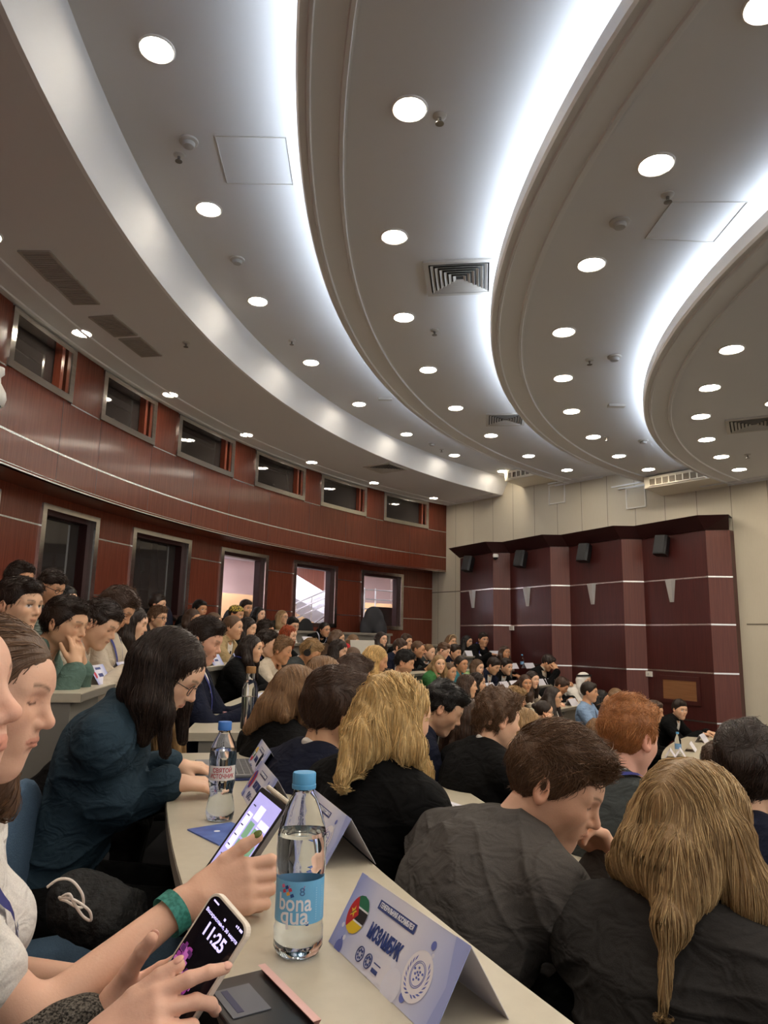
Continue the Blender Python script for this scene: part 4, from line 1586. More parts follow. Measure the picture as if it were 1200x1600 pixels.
    if hoodie:
        for q in (-1, 1):
            cl.cone((-.085, 0, -.01), (-.02, q * .075, .035), .035, .030, .03, 'u', TF)
    if kind in ('turtle',):
        cl.cone((-.008, 0, .02), (.004, 0, .075), .062, .054, .02, 'u', TF)
    cl.inflate(slim)
    inner = cl.copy()
    amp = (.0048 if kind in ('jacket', 'blazer') else .0058) * (1.0 if folds else 1)
    cl.noise(lambda P: amp * wob(P * np.array([1, 1, .8], F32), 26, seed) - amp * (1.6 if folds else .8) * (1 - np.abs(wob(P * np.array([1, 1, 1.5], F32), 24, seed + 3))) ** 5)
    if kind in ('jacket', 'blazer', 'cardigan', 'vest'):
        vd = .26 if kind != 'cardigan' else .45
        Rt, S_ = RT.astype(F32), Sc.astype(F32)

        def wedge(Q):
            q = (Q - S_) @ Rt
            return np.maximum(np.maximum(np.abs(q[:, 1]) - (q[:, 2] + vd) * .27, .015 - q[:, 0]), q[:, 2] - .06)
        cl.fn(wedge, .004, 's')
        # collar roll round the neck
        for q in (-1, 1):
            cl.cone((-.070, 0, .050), (-.045, q * .052, .048), .014, .014, .012, 'u', TF)
            cl.cone((-.045, q * .052, .048), (.035, q * .068, .005), .014, .012, .012, 'u', TF)
            cl.cone((.045, q * .066, .000), (.128, q * .016, -.20), .011, .008, .010, 'u', TF)
    else:
        cl.ell((.014, 0, .066), (.062 if sex == 'm' else .058, .060 if sex == 'm' else .060, .062), .006, 's', TF)
        if kind in ('shirt', 'blouse'):
            for q in (-1, 1):
                cl.cone((-.058, 0, .058), (-.030, q * .050, .052), .013, .013, .012, 'u', TF)
                cl.cone((-.030, q * .050, .052), (.060, q * .030, .008), .013, .011, .012, 'u', TF)
    cP, cF = sdf_mesh(cl, max(h, .0042))
    nm = {'jacket': 'jacket', 'blazer': 'jacket', 'cardigan': 'cardigan', 'tee': 't_shirt', 'shirt': 'shirt', 'blouse': 'blouse', 'sweater': 'sweater', 'turtle': 'sweater', 'vest': 'vest'}[kind]
    kid(nm, cP, cF, cloth_mat(top))
    if kind in ('jacket', 'blazer', 'cardigan', 'vest'):
        un = Sdf()
        un.ops = list(torso.ops)
        for q in (wrists if kind == 'vest' else ()):
            un.cone(sh[q], elb[q], arm_r[0] + .006, arm_r[1] + .008, .03)
            un.cone(elb[q], wrists[q] * .93 + elb[q] * .07, arm_r[2] + .008, arm_r[3] + .008, .02)
        un.inflate(.009)
        un.ell((.020, 0, .066), (.058, .056, .058), .005, 's', TF)
        if under in ('white', 'blue', 'cream'):
            for q in (-1, 1):
                un.cone((-.056, 0, .084), (-.034, q * .046, .076), .011, .011, .01, 'u', TF)
                un.cone((-.034, q * .046, .076), (.062, q * .026, .010), .010, .009, .01, 'u', TF)
        elif under == 'creamneck':
            un.cone((-.008, 0, .02), (.004, 0, .075), .060, .054, .02, 'u', TF)
        Rt, S_ = RT.astype(F32), Sc.astype(F32)
        un.fn(lambda Q: np.maximum(np.abs(((Q - S_) @ Rt)[:, 1]) - (.11 if kind != 'vest' else .9), -.5 - ((Q - S_) @ Rt)[:, 2]), .004, 'i')
        uP, uF = sdf_mesh(un, max(h, .005))
        kid('shirt', uP, uF, cloth_mat('cream' if under == 'creamneck' else under))
    surf = cl if kind not in ('jacket', 'blazer', 'cardigan', 'vest') else inner
    if tie:
        tp = []
        for t in np.linspace(0, 1, 7):
            tp.append(Sc + RT @ np.array([.15, 0, .006 - .25 * t]))
        tp = np.array(tp)
        tn = Sdf()
        tn.ops = list(torso.ops)
        tn.inflate(.012)
        tp = tn.snap(tp, 4)
        m = MB()
        wd = [.014, .012, .016, .020, .023, .025, .026]
        A = [tuple(p + lft * ww - org) for p, ww in zip(tp, wd)]
        B = [tuple(p - lft * ww - org) for p, ww in zip(tp, wd)]
        A2 = [tuple(p + lft * ww * .7 + fwd * .006 - org) for p, ww in zip(tp, wd)]
        B2 = [tuple(p - lft * ww * .7 + fwd * .006 - org) for p, ww in zip(tp, wd)]
        m.strip(A, A2).strip(A2, B2).strip(B2, B)
        m.build('tie', mat('tie_' + tie, CLOTH.get(tie, srgb(190, 96, 40)), .6), o, smooth=True)
    if lanyard:
        lm = mat('lanyard_blue', srgb(44, 52, 124), .6) if lanyard != 'white' else mat('lanyard_white', srgb(180, 182, 200), .6)
        m = MB()
        for q in (-1, 1):
            pts = [Sc + RT @ np.array(v) for v in ((-.09, q * .010, .045), (-.06, q * .062, .045), (.0, q * .085, .03), (.09, q * .072, -.03), (.13, q * .045, -.12), (.14, q * .014, -.24), (.14, q * .004, -.30))]
            pts = np.array(pts)
            # resample and lay on the garment
            tt = np.linspace(0, len(pts) - 1.001, 22)
            pt = np.array([pts[int(t)] * (1 - t % 1) + pts[int(t) + 1] * (t % 1) for t in tt])
            pt = surf.snap(pt, 4)
            g = surf.grad(pt)
            pt = pt + g * .009
            d = np.gradient(pt, axis=0)
            sd = np.cross(d, g)
            sd /= (np.linalg.norm(sd, axis=1, keepdims=True) + 1e-9)
            m.strip([tuple(v) for v in pt + sd * .0085 - org], [tuple(v) for v in pt - sd * .0085 - org])
        m.build('lanyard', lm, o, smooth=True)
    # ---- hair
    if hair:
        hf = hair_field(hair, HF, s, inner, L, vol, seed, fwdL, htop, part)
        for chain in locks:
            for (pa, ra), (pb, rb) in zip(chain[:-1], chain[1:]):
                hf.ops.insert(1, ('u', 'c', (np.asarray(pa, F32), np.asarray(pb, F32), ra, rb), .03, (np.asarray(pa) + np.asarray(pb)) / 2, np.linalg.norm(np.asarray(pa) - np.asarray(pb)) / 2 + max(ra, rb)))
        hm = max(h * .9, .0035) if hh is None else hh
        hP, hF = sdf_mesh(hf, hm)
        kid('hair', hP, hF, hair_mat(hc))
    else:
        hf = None
    if headband:
        pts = [HF[0] + RH @ (np.array([.045 * math.cos(0) - .01, .092 * math.cos(a), .035 + .096 * math.sin(a)]) * s) - org for a in np.linspace(.0, PI, 15)]
        MB().tube(pts, .008, 6).build('headband', mat('headband', CLOTH['beige'], .5), o, smooth=True)
    if glasses:
        m = MB()

        def gp(*c):
            return HF[0] + RH @ (np.array(c) * s) - org
        r = .0013 if h < .006 else .0022
        for q in (-1, 1):
            ring = [gp(.094 - .004 * abs(math.cos(a)), q * .033 + .022 * math.cos(a), .006 + .017 * math.sin(a)) for a in np.linspace(0, 2 * PI, 17)[:-1]]
            m.tube(ring, r, 5, closed=True)
            m.tube([gp(.088, q * .055, .010), gp(.04, q * .078, .012), gp(-.012, q * .083, .010)], r, 5)
        m.tube([gp(.094, -.011, .010), gp(.098, 0, .012), gp(.094, .011, .010)], r, 5)
        m.build('glasses', mat('glasses_frame', (.02, .018, .017), .3), o, smooth=True)
    # ---- legs and shoes
    if trous:
        key = ('legs', sex)
        tf = Sdf()
        pel = Sc - upv * .47 * ln
        for q in (-1, 1):
            hipj = np.array([pel[0], pel[1], floor + .50]) + l0 * q * .085
            kn = hipj + f0 * .36 + np.array([0, 0, .0])
            kn[2] = floor + .49
            an = kn - np.array([0, 0, .40]) - f0 * .05
            tf.cone(hipj, kn, .082, .060, .03)
            tf.cone(kn, an, .058, .045, .02)
        tf.ell((pel[0], pel[1], floor + .52), (.135, .165, .10), .05, rot=tr)
        tP, tF = sdf_mesh(tf, .011 if dist > 1.6 else .008, proj=False)
        kid('trousers', tP, tF, cloth_mat(pants))
        for q in (-1, 1):
            hipj = np.array([pel[0], pel[1], 0]) + l0 * q * .085
            an = hipj + f0 * .33
            sf = Sdf().cone((an[0], an[1], floor + .045), (an[0] + f0[0] * .15, an[1] + f0[1] * .15, floor + .032), .042, .030, .02)
            sP, sF = sdf_mesh(sf, .011, proj=False)
            kid('shoe', sP, sF, mat('black_leather', (.015, .014, .014), .35))
    return dict(o=o, HF=HF, TF=TF, s=s, hairf=hf, cl=surf, body=body, org=org, kid=kid, wrists=wrists, elb=elb, sh=sh, h=h, f0=f0, l0=l0, hc=hc, seed=seed, tips=tips)


# ------------------------------------------------------------------ hair strands laid over the hair volume
def strands(pp, n, length, flow, radius=.0007, lift=0.0, jitter=.25, seg=12, region=None, droop=0.0, lightc=None, off=.0015, name='hair_strands', vary=.35, seed=0):
    """flow(P, Q) gives the wished direction at world points P (Q = head frame coordinates)"""
    rng = np.random.RandomState(seed + 11)
    hf, HF, s, org = pp['hairf'], pp['HF'], pp['s'], pp['org']
    hairo = [c for c in pp['o'].children if c.name.split('.')[0] == 'hair'][0]
    me = hairo.data
    co = np.empty(len(me.vertices) * 3, F32)
    me.vertices.foreach_get('co', co)
    co = co.reshape(-1, 3) + org.astype(F32)
    if region is not None:
        Q = ((co - HF[0]) @ HF[1]) / s
        co = co[region(Q, co)]
    P = co[rng.randint(0, len(co), n)] + rng.normal(0, .0012, (n, 3)).astype(F32)
    Ls = length * rng.uniform(.55, 1.15, n)
    pts = [P.copy()]
    jd = rng.normal(0, jitter, (n, 3)).astype(F32)
    hgt = rng.uniform(0, 1, n).astype(F32) * off + .0003
    for j in range(seg):
        Q = ((P - HF[0]) @ HF[1]) / s
        v = flow(P, Q).astype(F32) + jd
        d = hf(P)
        g = hf.grad(P)
        v = v / (np.linalg.norm(v, axis=1, keepdims=True) + 1e-6)
        v = v - (v * g).sum(1, keepdims=True) * g * (1 - lift)
        v = v / (np.linalg.norm(v, axis=1, keepdims=True) + 1e-6)
        if droop:
            v[:, 2] -= droop * j / seg
        P = P + v * (Ls / seg)[:, None].astype(F32)
        tgt = hgt * (1 + 2.0 * lift * j)
        P = P + g * ((tgt - d) * (.7 if lift == 0 else .25))[:, None]
        pts.append(P.copy())
    A = np.stack(pts, 1)                      # n, seg+1, 3
    T = np.gradient(A, axis=1)
    T /= np.linalg.norm(T, axis=2, keepdims=True) + 1e-9
    U = np.cross(T, np.array([.3, .2, .93]))
    U /= np.linalg.norm(U, axis=2, keepdims=True) + 1e-9
    Vv = np.cross(T, U)
    K = seg + 1
    prof = np.interp(np.linspace(0, 1, K), [0, .12, .6, 1], [.4, 1, .9, .1])[None, :, None]
    rr = radius * rng.uniform(.6, 1.3, (n, 1, 1)) * prof
    ring = [A + rr * (math.cos(q) * U + math.sin(q) * Vv) for q in (0, 2.094, 4.189)]
    R3 = np.stack(ring, 2).reshape(-1, 3)
    i, j = np.meshgrid(np.arange(n), np.arange(seg), indexing='ij')
    b = ((i * K + j) * 3).ravel()
    faces = np.concatenate([np.stack([b + a, b + (a + 1) % 3, b + 3 + (a + 1) % 3, b + 3 + a], 1) for a in range(3)])
    base = np.asarray(HAIRC[pp['hc']])
    lc = np.asarray(lightc) if lightc is not None else base * 1.5
    t = rng.uniform(0, 1, (n, 1)) ** 1.5
    c = base * (1 - t) + lc * t
    c = c * rng.uniform(1 - vary, 1 + vary * .6, (n, 1))
    col = np.repeat(c, K * 3, 0)
    m = mat('hair_strand', (.3, .2, .1), .40, spec=.4, attr='col')
    return mesh_obj(name, R3, faces, m, hairo, org, col)


def flow_long(HF, side=1.0, noise=.25, sc=26, seed=3, back=.0):
    lf = HF[1][:, 1]
    fw = HF[1][:, 0]

    def f(P, Q):
        v = np.zeros_like(P)
        v[:, 2] = -1
        t = np.clip((Q[:, 2] - .045) / .05, 0, 1)[:, None]
        out = np.sign(Q[:, 1] - .004)[:, None] * lf[None] * side - fw[None] * .35
        v = v * (1 - t * .75) + out * t
        v = v + wob(P, sc, seed)[:, None] * np.array([noise, noise, 0]) - fw[None] * back
        return v
    return f


def flow_short(HF, fwd=.8, noise=1.1, sc=60, seed=5, sweep=0.0):
    lf = HF[1][:, 1]
    fw = HF[1][:, 0]
    up = HF[1][:, 2]

    def f(P, Q):
        t = np.clip((Q[:, 2] - .02) / .06, 0, 1)[:, None]
        a = fw[None] * fwd + lf[None] * (sweep + noise * wob(P, sc, seed)[:, None]) + up[None] * .25
        return a * t - (up[None] + .35 * fw[None]) * (1 - t)
    return f



def light_of(c, k=1.55):
    return tuple(min(1, v * k) for v in HAIRC[c])




def nails(pp, q, m, which=(0, 1, 2, 3, 4)):
    """one small curved nail on each named finger of the hand q"""
    for i in which:
        t, d, n, r = pp['tips'][q][i]
        n = nrm(n - np.dot(n, d) * d)
        sdv = np.cross(d, n)
        R3 = np.stack([d, sdv, n], 1)
        f = Sdf().ell(t + d * r * .25 + n * r * .72, (r * .95, r * .78, r * .34), .002, rot=R3)
        P, Fq = sdf_mesh(f, .0014, pad=.006)
        pp['kid']('fingernail', P, Fq, m)
# ------------------------------------------------------------------ who sits where
def seat(px, py, k, d=None, rr=None):
    """head centre of somebody on tier k seen at pixel (px, py): the ray meets the ring of seats, or lies at depth d"""
    if d is not None:
        return aty(px, py, d)
    r = RF(k) + DEP + .14 if rr is None else rr
    v = ray(px, py)
    a = v[:2] @ v[:2]
    c = np.array(CR)
    b = -2 * v[:2] @ c
    q = c @ c - r * r
    disc = b * b - 4 * a * q
    t = (-b + math.sqrt(max(disc, 0))) / (2 * a)
    return EYE + v * t


J, SW, SH, BL = 'jacket', 'sweater', 'shirt', 'blouse'
CROWD = [
    # px, py, k, d, yaw, pitch, sex, hair, hair colour, garment, colour, arms, label, extras
    (29, 948, 1, 3.15, -14, 4, 'm', 'short', 'dark', J, 'black', 'lap', 'young man with short dark hair and black jacket left of the green hoodie', dict(htop=.014)),
    (79, 918, 2, 5.3, -12, 24, 'm', 'curly', 'dark', SH, 'stripe', 'desk', 'man in glasses, white collar and grey tie bending forward by the dark tall window', dict(glasses=True, tie='dkgrey', lanyard='blue', lean=10)),
    (30, 906, 2, 5.2, -10, 8, 'm', 'short', 'dark', J, 'charcoal', 'lap', 'dark-haired person mostly hidden behind the young man in the black jacket', {}),
    (101, 938, 2, 5.6, -20, 12, 'f', 'long', 'black', J, 'black', 'lap', 'black-haired person half hidden behind the man in the green hoodie', dict(L=.16)),
    (101, 977, 1, 3.3, -8, 12, 'm', 'short', 'dark', SW, 'green', ('face', 'face'), 'man in green hoodie with both hands pressed to his mouth', dict(hoodie=True, htop=.018)),
    (154, 977, 1, 3.75, -4, 26, 'm', 'curly', 'dark', SW, 'cream', 'cross', 'dark-haired man in cream top looking down beside the green hoodie', dict(htop=.022)),
    (181, 952, 1, 4.1, 2, 34, 'm', 'short', 'brown', SW, 'cream', 'desk', 'man in cream sweater with blue lanyard leaning his arms on the rear desk', dict(lanyard='blue', vol=1.2)),
    (193, 940, 2, 6.3, -6, 4, 'm', 'short', 'mid', SW, 'sage', 'lap', 'brown-haired man looking right just behind the cream sweater', dict(vol=1.2)),
    (208, 974, 1, 4.9, 6, 16, 'f', 'long', 'dark', J, 'black', 'lap', 'woman with long dark hair hiding her face behind the teal shirt', dict(L=.24)),
    (246, 966, 2, None, -14, 6, 'm', 'short', 'mid', SW, 'charcoal', 'lap', 'light brown-haired man in glasses below the second dark window', dict(glasses=True, vol=1.1)),
    (246, 945, 3, None, 0, 6, 'm', 'short', 'dark', J, 'black', 'lap', 'dark crown of a head in the last row under the second dark window', {}),
    (301, 967, 2, None, -25, 10, 'f', 'long', 'brown', SW, 'charcoal', 'lap', 'brown-haired woman in glasses beside the wood pillar', dict(glasses=True, L=.18)),
    (312, 953, 3, None, -30, 4, 'm', 'short', 'black', J, 'black', 'lap', 'black-haired man in the last row in front of the wood pillar', {}),
    (334, 972, 2, None, 4, 8, 'f', 'long', 'mid', SW, 'cream', 'lap', 'woman with straight light brown hair left of the tan jacket', dict(L=.24)),
    (364, 981, 1, 7.2, -12, 4, 'm', 'tied', 'mid', J, 'beige', ('cross', 'cross'), 'person in tan jacket with tied-back hair and clasped hands', dict(tie='black', htop=.02)),
    (387, 982, 1, 7.6, -22, 12, 'f', 'long', 'dark', J, 'black', 'lap', 'dark-haired woman right of the tan jacket', dict(L=.2)),
    (384, 951, 3, None, -35, 6, 'm', 'short', 'dark', J, 'black', ('lap', 'chin'), 'bearded man with hand on chin before the bright lobby window', dict(beard=.7)),
    (369, 961, 2, None, -20, 10, 'm', 'buzz', 'dark', J, 'charcoal', 'lap', 'person wearing a yellow patterned cap below the bright lobby window', dict(cap='yellow')),
    (405, 960, 3, None, -30, 4, 'f', 'long', 'black', SW, 'pine', 'lap', 'black-haired woman in dark green scarf by the steel window frame', dict(L=.13)),
    (393, 1014, 0, 6.1, -8, 4, 'f', 'long', 'dark', J, 'black', 'desk', 'woman in black blazer with dark shoulder hair and blue lanyard', dict(L=.26, lanyard='blue', under='black', fwdL=.02)),
    (417, 1007, 0, 6.6, -12, 6, 'm', 'short', 'dark', J, 'black', 'lap', 'young man in black beside the woman in black blazer', dict(lanyard='blue', under='black', vol=1.2)),
    (414, 988, 1, 7.9, -10, 6, 'm', 'short', 'dark', J, 'black', 'lap', 'dark crown of a head behind the young man in black', {}),
    (439, 1017, 0, 6.6, -6, 14, 'm', 'short', 'light', SW, 'cream', ('desk', 'chin'), 'fair-haired boy in pale shirt leaning on his raised arm', dict(vol=1.3, htop=.024)),
    (451, 993, 1, 8.3, -20, 12, 'f', 'wavy', 'red', SW, 'black', ('chin', 'desk'), 'woman with bright red hair and hand at her mouth', dict(L=.14)),
    (441, 965, 3, None, -28, 0, 'f', 'long', 'dirty', SW, 'pine', 'lap', 'blond long-haired woman in glasses before the wood wall', dict(glasses=True, L=.3)),
    (457, 978, 2, None, -45, 14, 'm', 'short', 'black', SH, 'white', 'lap', 'black-haired man in glasses behind the red-haired woman', dict(glasses=True)),
    (507, 984, 2, None, -40, 6, 'f', 'tied', 'black', J, 'black', 'lap', 'woman in glasses and black with white lanyard in front of the grey ledge', dict(glasses=True, lanyard='white', under='black')),
    (485, 1020, 0, 7.0, -8, 28, 'm', 'short', 'dirty', J, 'dkgrey', 'desk', 'person with bleached fringe and black headphones looking down', dict(vol=1.4, headphones=True)),
    (529, 1016, 0, 7.9, -18, 22, 'f', 'wavy', 'dark', J, 'black', 'desk', 'dark wavy-haired woman in black looking down at her desk', dict(L=.18)),
    (527, 998, 1, 9.4, -10, 10, 'f', 'wavy', 'mid', SW, 'brown', 'lap', 'curly brown head behind the dark wavy-haired woman', dict(L=.12)),
    (552, 1004, 1, None, -40, 16, 'f', 'long', 'light', SW, 'cream', 'lap', 'light brown-haired girl right of the red chair', dict(L=.22)),
    (552, 1027, 0, 8.5, 20, 14, 'f', 'long', 'mid', SW, 'brown', 'lap', 'light brown crown of a head left of the blonde with smooth hair', dict(L=.2)),
    (587, 1032, -1, 5.7, -4, 18, 'f', 'long', 'blond', J, 'charcoal', 'desk', 'blonde with smooth swept-back hair looking down in middle rows', dict(L=.26, vol=.9)),
    (596, 999, 1, None, -45, 4, 'f', 'long', 'dark', J, 'black', 'lap', 'dark long-haired woman under the end of the grey ledge', dict(L=.26)),
    (635, 1003, 1, None, -40, 4, 'm', 'short', 'brown', J, 'black', 'lap', 'brown-haired young man at the right end of the grey ledge', dict(vol=1.2)),
    (625, 1013, 0, None, -25, 16, 'm', 'curly', 'brown', J, 'navy', 'lap', 'brown-haired man in navy behind the black-haired man', {}),
    (632, 1036, -1, 7.4, -18, 16, 'm', 'short', 'black', SH, 'white', 'desk', 'black-haired man with dark brows looking down in white', dict(vol=1.2, beard=.35)),
    (653, 1015, 0, None, -20, 12, 'm', 'buzz', 'mid', SW, 'black', 'cross', 'close-cropped man in black leaning on folded arms', {}),
    (670, 1019, 0, None, -35, 8, 'm', 'buzz', 'light', J, 'dkgrey', 'cross', 'cropped-haired man in grey with folded arms', {}),
    (705, 1002, 1, None, -50, 10, 'f', 'long', 'light', SW, 'cream', 'cheek', 'woman with pale headband in front of the cream wall', dict(headband=True, L=.16)),
    (730, 1003, 1, None, -40, 4, 'f', 'long', 'black', SW, 'black', ('chin', 'desk'), 'woman with very long black hair and hand at her mouth', dict(L=.34)),
    (755, 1000, 1, 12.5, -65, 4, 'm', 'short', 'dark', SW, 'black', ('desk', 'chin'), 'man in black resting chin on his fist by the mahogany wall', dict(lanyard='blue')),
    (789, 1020, 0, 12.0, -60, 2, 'f', 'long', 'brown', J, 'black', 'lap', 'brown-haired woman sitting alone before the mahogany fold', dict(L=.2)),
    (693, 1017, 0, None, -25, 22, 'm', 'curly', 'mid', SW, 'brown', 'lap', 'curly brown-haired man in front of the headband woman', {}),
    (711, 1020, 0, None, -40, 10, 'm', 'short', 'dark', J, 'navy', 'lap', 'dark-haired man in navy suit in front of the long black hair', dict(tie='dkgrey')),
    (686, 1038, -1, None, -75, 2, 'f', 'wavy', 'dirty', J, 'grass', 'lap', 'blond woman in green blazer looking straight at the viewer', dict(L=.22, under='white')),
    (702, 1050, -1, None, -40, 6, 'm', 'buzz', 'mid', J, 'dkgrey', 'desk', 'cropped-haired man in grey beside the green blazer', {}),
    (721, 1038, -1, None, -50, 6, 'f', 'tied', 'dark', SW, 'aqua', 'lap', 'woman in teal top with dark tied-back hair', {}),
    (746, 1043, -1, None, -45, 10, 'f', 'long', 'mid', J, 'lgreen', 'lap', 'light brown-haired woman in pale green left of the orange tie', dict(L=.2)),
    (771, 1041, -1, None, -40, 26, 'm', 'short', 'dark', J, 'navy', 'desk', 'man in navy suit with orange tie looking down', dict(tie='orange', vol=1.2)),
    (791, 1042, -1, None, -50, 10, 'm', 'short', 'dark', J, 'black', 'desk', 'dark-haired man in black suit right of the orange tie', dict(tie='black', vol=1.1)),
    (856, 1036, -1, 11.2, -15, 30, 'm', 'curly', 'dark', J, 'black', ('brow', 'desk'), 'man in black jacket and pale turtleneck resting his forehead on a hand', dict(under='creamneck')),
    (821, 1068, -2, None, -75, 4, 'f', 'long', 'brown', J, 'charcoal', 'lap', 'pale brown-haired woman facing the viewer above the curly blond boy', dict(L=.3)),
    (832, 1062, -2, None, -55, 6, 'f', 'long', 'dark', SW, 'cream', 'desk', 'woman in cream top with dark hair and dark lanyard', dict(L=.26, lanyard='blue')),
    (730, 1072, -2, 7.2, -8, 4, 'f', 'long', 'brown', J, 'lgreen', 'cross', 'woman in light green cardigan with straight brown hair', dict(L=.2, under='lgreen')),
    (745, 1067, -2, 8.0, -15, 8, 'f', 'wavy', 'dark', SW, 'brown', 'lap', 'dark-haired woman behind the light green cardigan', dict(L=.16)),
    (806, 1094, -3, 7.6, -14, 8, 'm', 'curly', 'dirty', J, 'navy', 'lap', 'curly blond boy beyond the black-jacketed curly man', dict(vol=1.6, htop=.03)),
    (877, 1072, -2, None, -25, 34, 'm', 'short', 'brown', J, 'black', 'cross', 'man in black bent over his desk writing', {}),
    (913, 1064, -2, None, -45, 6, 'm', 'short', 'black', SW, 'white', 'desk', 'man wearing a white headdress with black cord', dict(keffiyeh=True)),
    (865, 1089, -3, 8.2, -30, 4, 'f', 'long', 'dark', J, 'charcoal', 'lap', 'long dark-haired woman in round glasses behind the bun', dict(glasses=True, L=.3, lanyard='blue', under='white')),
    (850, 1112, -3, 7.7, 0, 8, 'f', 'bun', 'dark', SW, 'black', ('cheek', 'desk'), 'woman with dark bun and glasses resting cheek on her hand', dict(glasses=True)),
    (921, 1082, -3, None, -25, 4, 'm', 'short', 'dark', SH, 'blue', 'cross', 'man in light blue shirt and navy tie', dict(tie='navy')),
    (940, 1092, -3, None, -30, 10, 'f', 'wavy', 'black', SW, 'cream', 'lap', 'black-haired woman in cream right of the blue shirt', dict(L=.2)),
    (963, 1089, -3, None, -30, 16, 'f', 'long', 'light', SW, 'cream', 'lap', 'light brown-haired woman last in line by the mahogany wall', dict(L=.26)),
    (934, 1142, -4, 7.0, 10, 10, 'f', 'long', 'light', SW, 'brown', 'lap', 'fair-haired girl left of the ginger head', dict(L=.16)),
    (1062, 1109, -4, None, -72, 8, 'm', 'short', 'dark', J, 'black', 'desk', 'man in black suit under the plywood hatch facing the viewer', dict(vol=1.0)),
    (1022, 1112, -4, 8.4, -30, 12, 'm', 'short', 'brown', J, 'black', 'lap', 'brown head just visible right above the ginger hair', {}),
    (1118, 1190, -4, 5.3, 30, 8, 'm', 'curly', 'brown', J, 'charcoal', 'lap', 'small brown back of a head beside the far right desk', {}),
    (820, 1140, -2, 4.0, 20, 10, 'f', 'long', 'dirty', J, 'charcoal', 'lap', 'dark blond crown right of the curly man in black jacket', dict(L=.18)),
    (739, 1130, -2, 3.7, 22, 10, 'f', 'long', 'brown', J, 'grey', 'lap', 'woman in grey with long straight brown hair', dict(L=.26)),
    (691, 1108, -2, 3.5, -2, 30, 'm', 'curly', 'black', SW, 'navy', 'lap', 'black-haired man in navy sweater with white stripes, head bowed', dict(vol=1.1, htop=.016, stripes=True, lean=25)),
]
QUICK = False
for (px, py, k, d, yaw, pitch, sex, hair, hc, kind, top, arms, lab, ex) in CROWD:
    if QUICK:
        break
    ex = dict(ex)
    cap, kef, phones, stripes = ex.pop('cap', None), ex.pop('keffiyeh', None), ex.pop('headphones', None), ex.pop('stripes', None)
    hp = seat(px, py, k, d)
    if pitch > 11 and 'eyes' not in ex:
        ex['eyes'] = 'down'
    p = person(lab, hp, yaw, k, pitch=pitch, sex=sex, hair=hair if not kef else 'buzz', hc=hc, kind=kind, top=top, arms=arms, **ex)
    HF, s, org, o = p['HF'], p['s'], p['org'], p['o']
    dst = float(np.linalg.norm(hp - EYE))
    if dst < 8.6 and not kef and not cap:
        rd = .00034 * dst
        if hair in ('short', 'curly', 'fade'):
            strands(p, int(1500 - 110 * dst), .045, flow_short(HF, .6, 1.2 if hair == 'curly' else .7, 45, px), max(rd, .001), lift=.22, jitter=.35, seg=6, lightc=light_of(hc, 1.5), seed=px, off=.003)
        elif hair in ('long', 'wavy'):
            strands(p, int(1300 - 90 * dst), .12, flow_long(HF, noise=.3 if hair == 'wavy' else .1), max(rd, .001), jitter=.08, seg=8, lightc=light_of(hc, 1.5), seed=px, off=.003)
    if cap:
        f = Sdf().ell(np.array((-.012, 0, .062)) * s, np.array((.105, .086, .066)) * s, .01, 'u', HF)
        f.plane(np.array((0, 0, .045)), (.2, 0, -1), .006, 's', HF)
        P, Fq = sdf_mesh(f, .007)
        p['kid']('cap', P, Fq, mat('cap_pattern', srgb(196, 172, 70), .8, noise=((60, 60, 60), srgb(60, 52, 40), .04)))
    if kef:
        f = hair_field('long', HF, s * 1.06, p['cl'], .2, 1.15, 5)
        P, Fq = sdf_mesh(f, .008)
        p['kid']('headdress', P, Fq, mat('white_cloth', srgb(226, 222, 216), .8))
        pts = [HF[0] + HF[1] @ (np.array([-.012 + .108 * math.cos(a), .090 * math.sin(a), .070 + .018 * math.cos(a)]) * s * 1.05) - org for a in np.linspace(0, 2 * PI, 25)[:-1]]
        pts2 = [q + np.array([0, 0, .014]) for q in pts]
        MB().tube(pts, .008, 6, closed=True).tube(pts2, .008, 6, closed=True).build('head_cord', BLACK, o, smooth=True)
    if phones:
        m = MB()
        m.tube([HF[0] + HF[1] @ (np.array([-.01, .092 * math.cos(a), .02 + .098 * math.sin(a)]) * s) - org for a in np.linspace(0, PI, 17)], .007, 6)
        for q in (-1, 1):
            c = HF[0] + HF[1] @ (np.array([-.008, q * .088, -.002]) * s) - org
            n_ = HF[1][:, 1] * q
            m.tube([c - n_ * .012, c + n_ * .02], .034, 14)
        m.build('headphones', BLACK, o, smooth=True, auto=40)
    if stripes:
        for z, rr_ in ((-.24, .0), (-.29, .0)):
            TF = p['TF']
            pt = np.array([TF[0] + TF[1] @ np.array([.2 * math.cos(a), .26 * math.sin(a), z]) for a in np.linspace(0, 2 * PI, 49)[:-1]])
            pt = p['cl'].snap(pt, 6) + p['cl'].grad(pt) * .004
            MB().tube([tuple(v - org) for v in pt], .008, 6, closed=True).build('stripe', mat('white_cloth', srgb(226, 222, 216), .8), o, smooth=True)
# ------------------------------------------------------------------ the people close to the viewer
HQ = 1.0
Z = np.array([0, 0, 1.0])


def cv(r_, f_, u_):
    v = r_ * _r + f_ * _f + u_ * _u
    return v / np.linalg.norm(v)


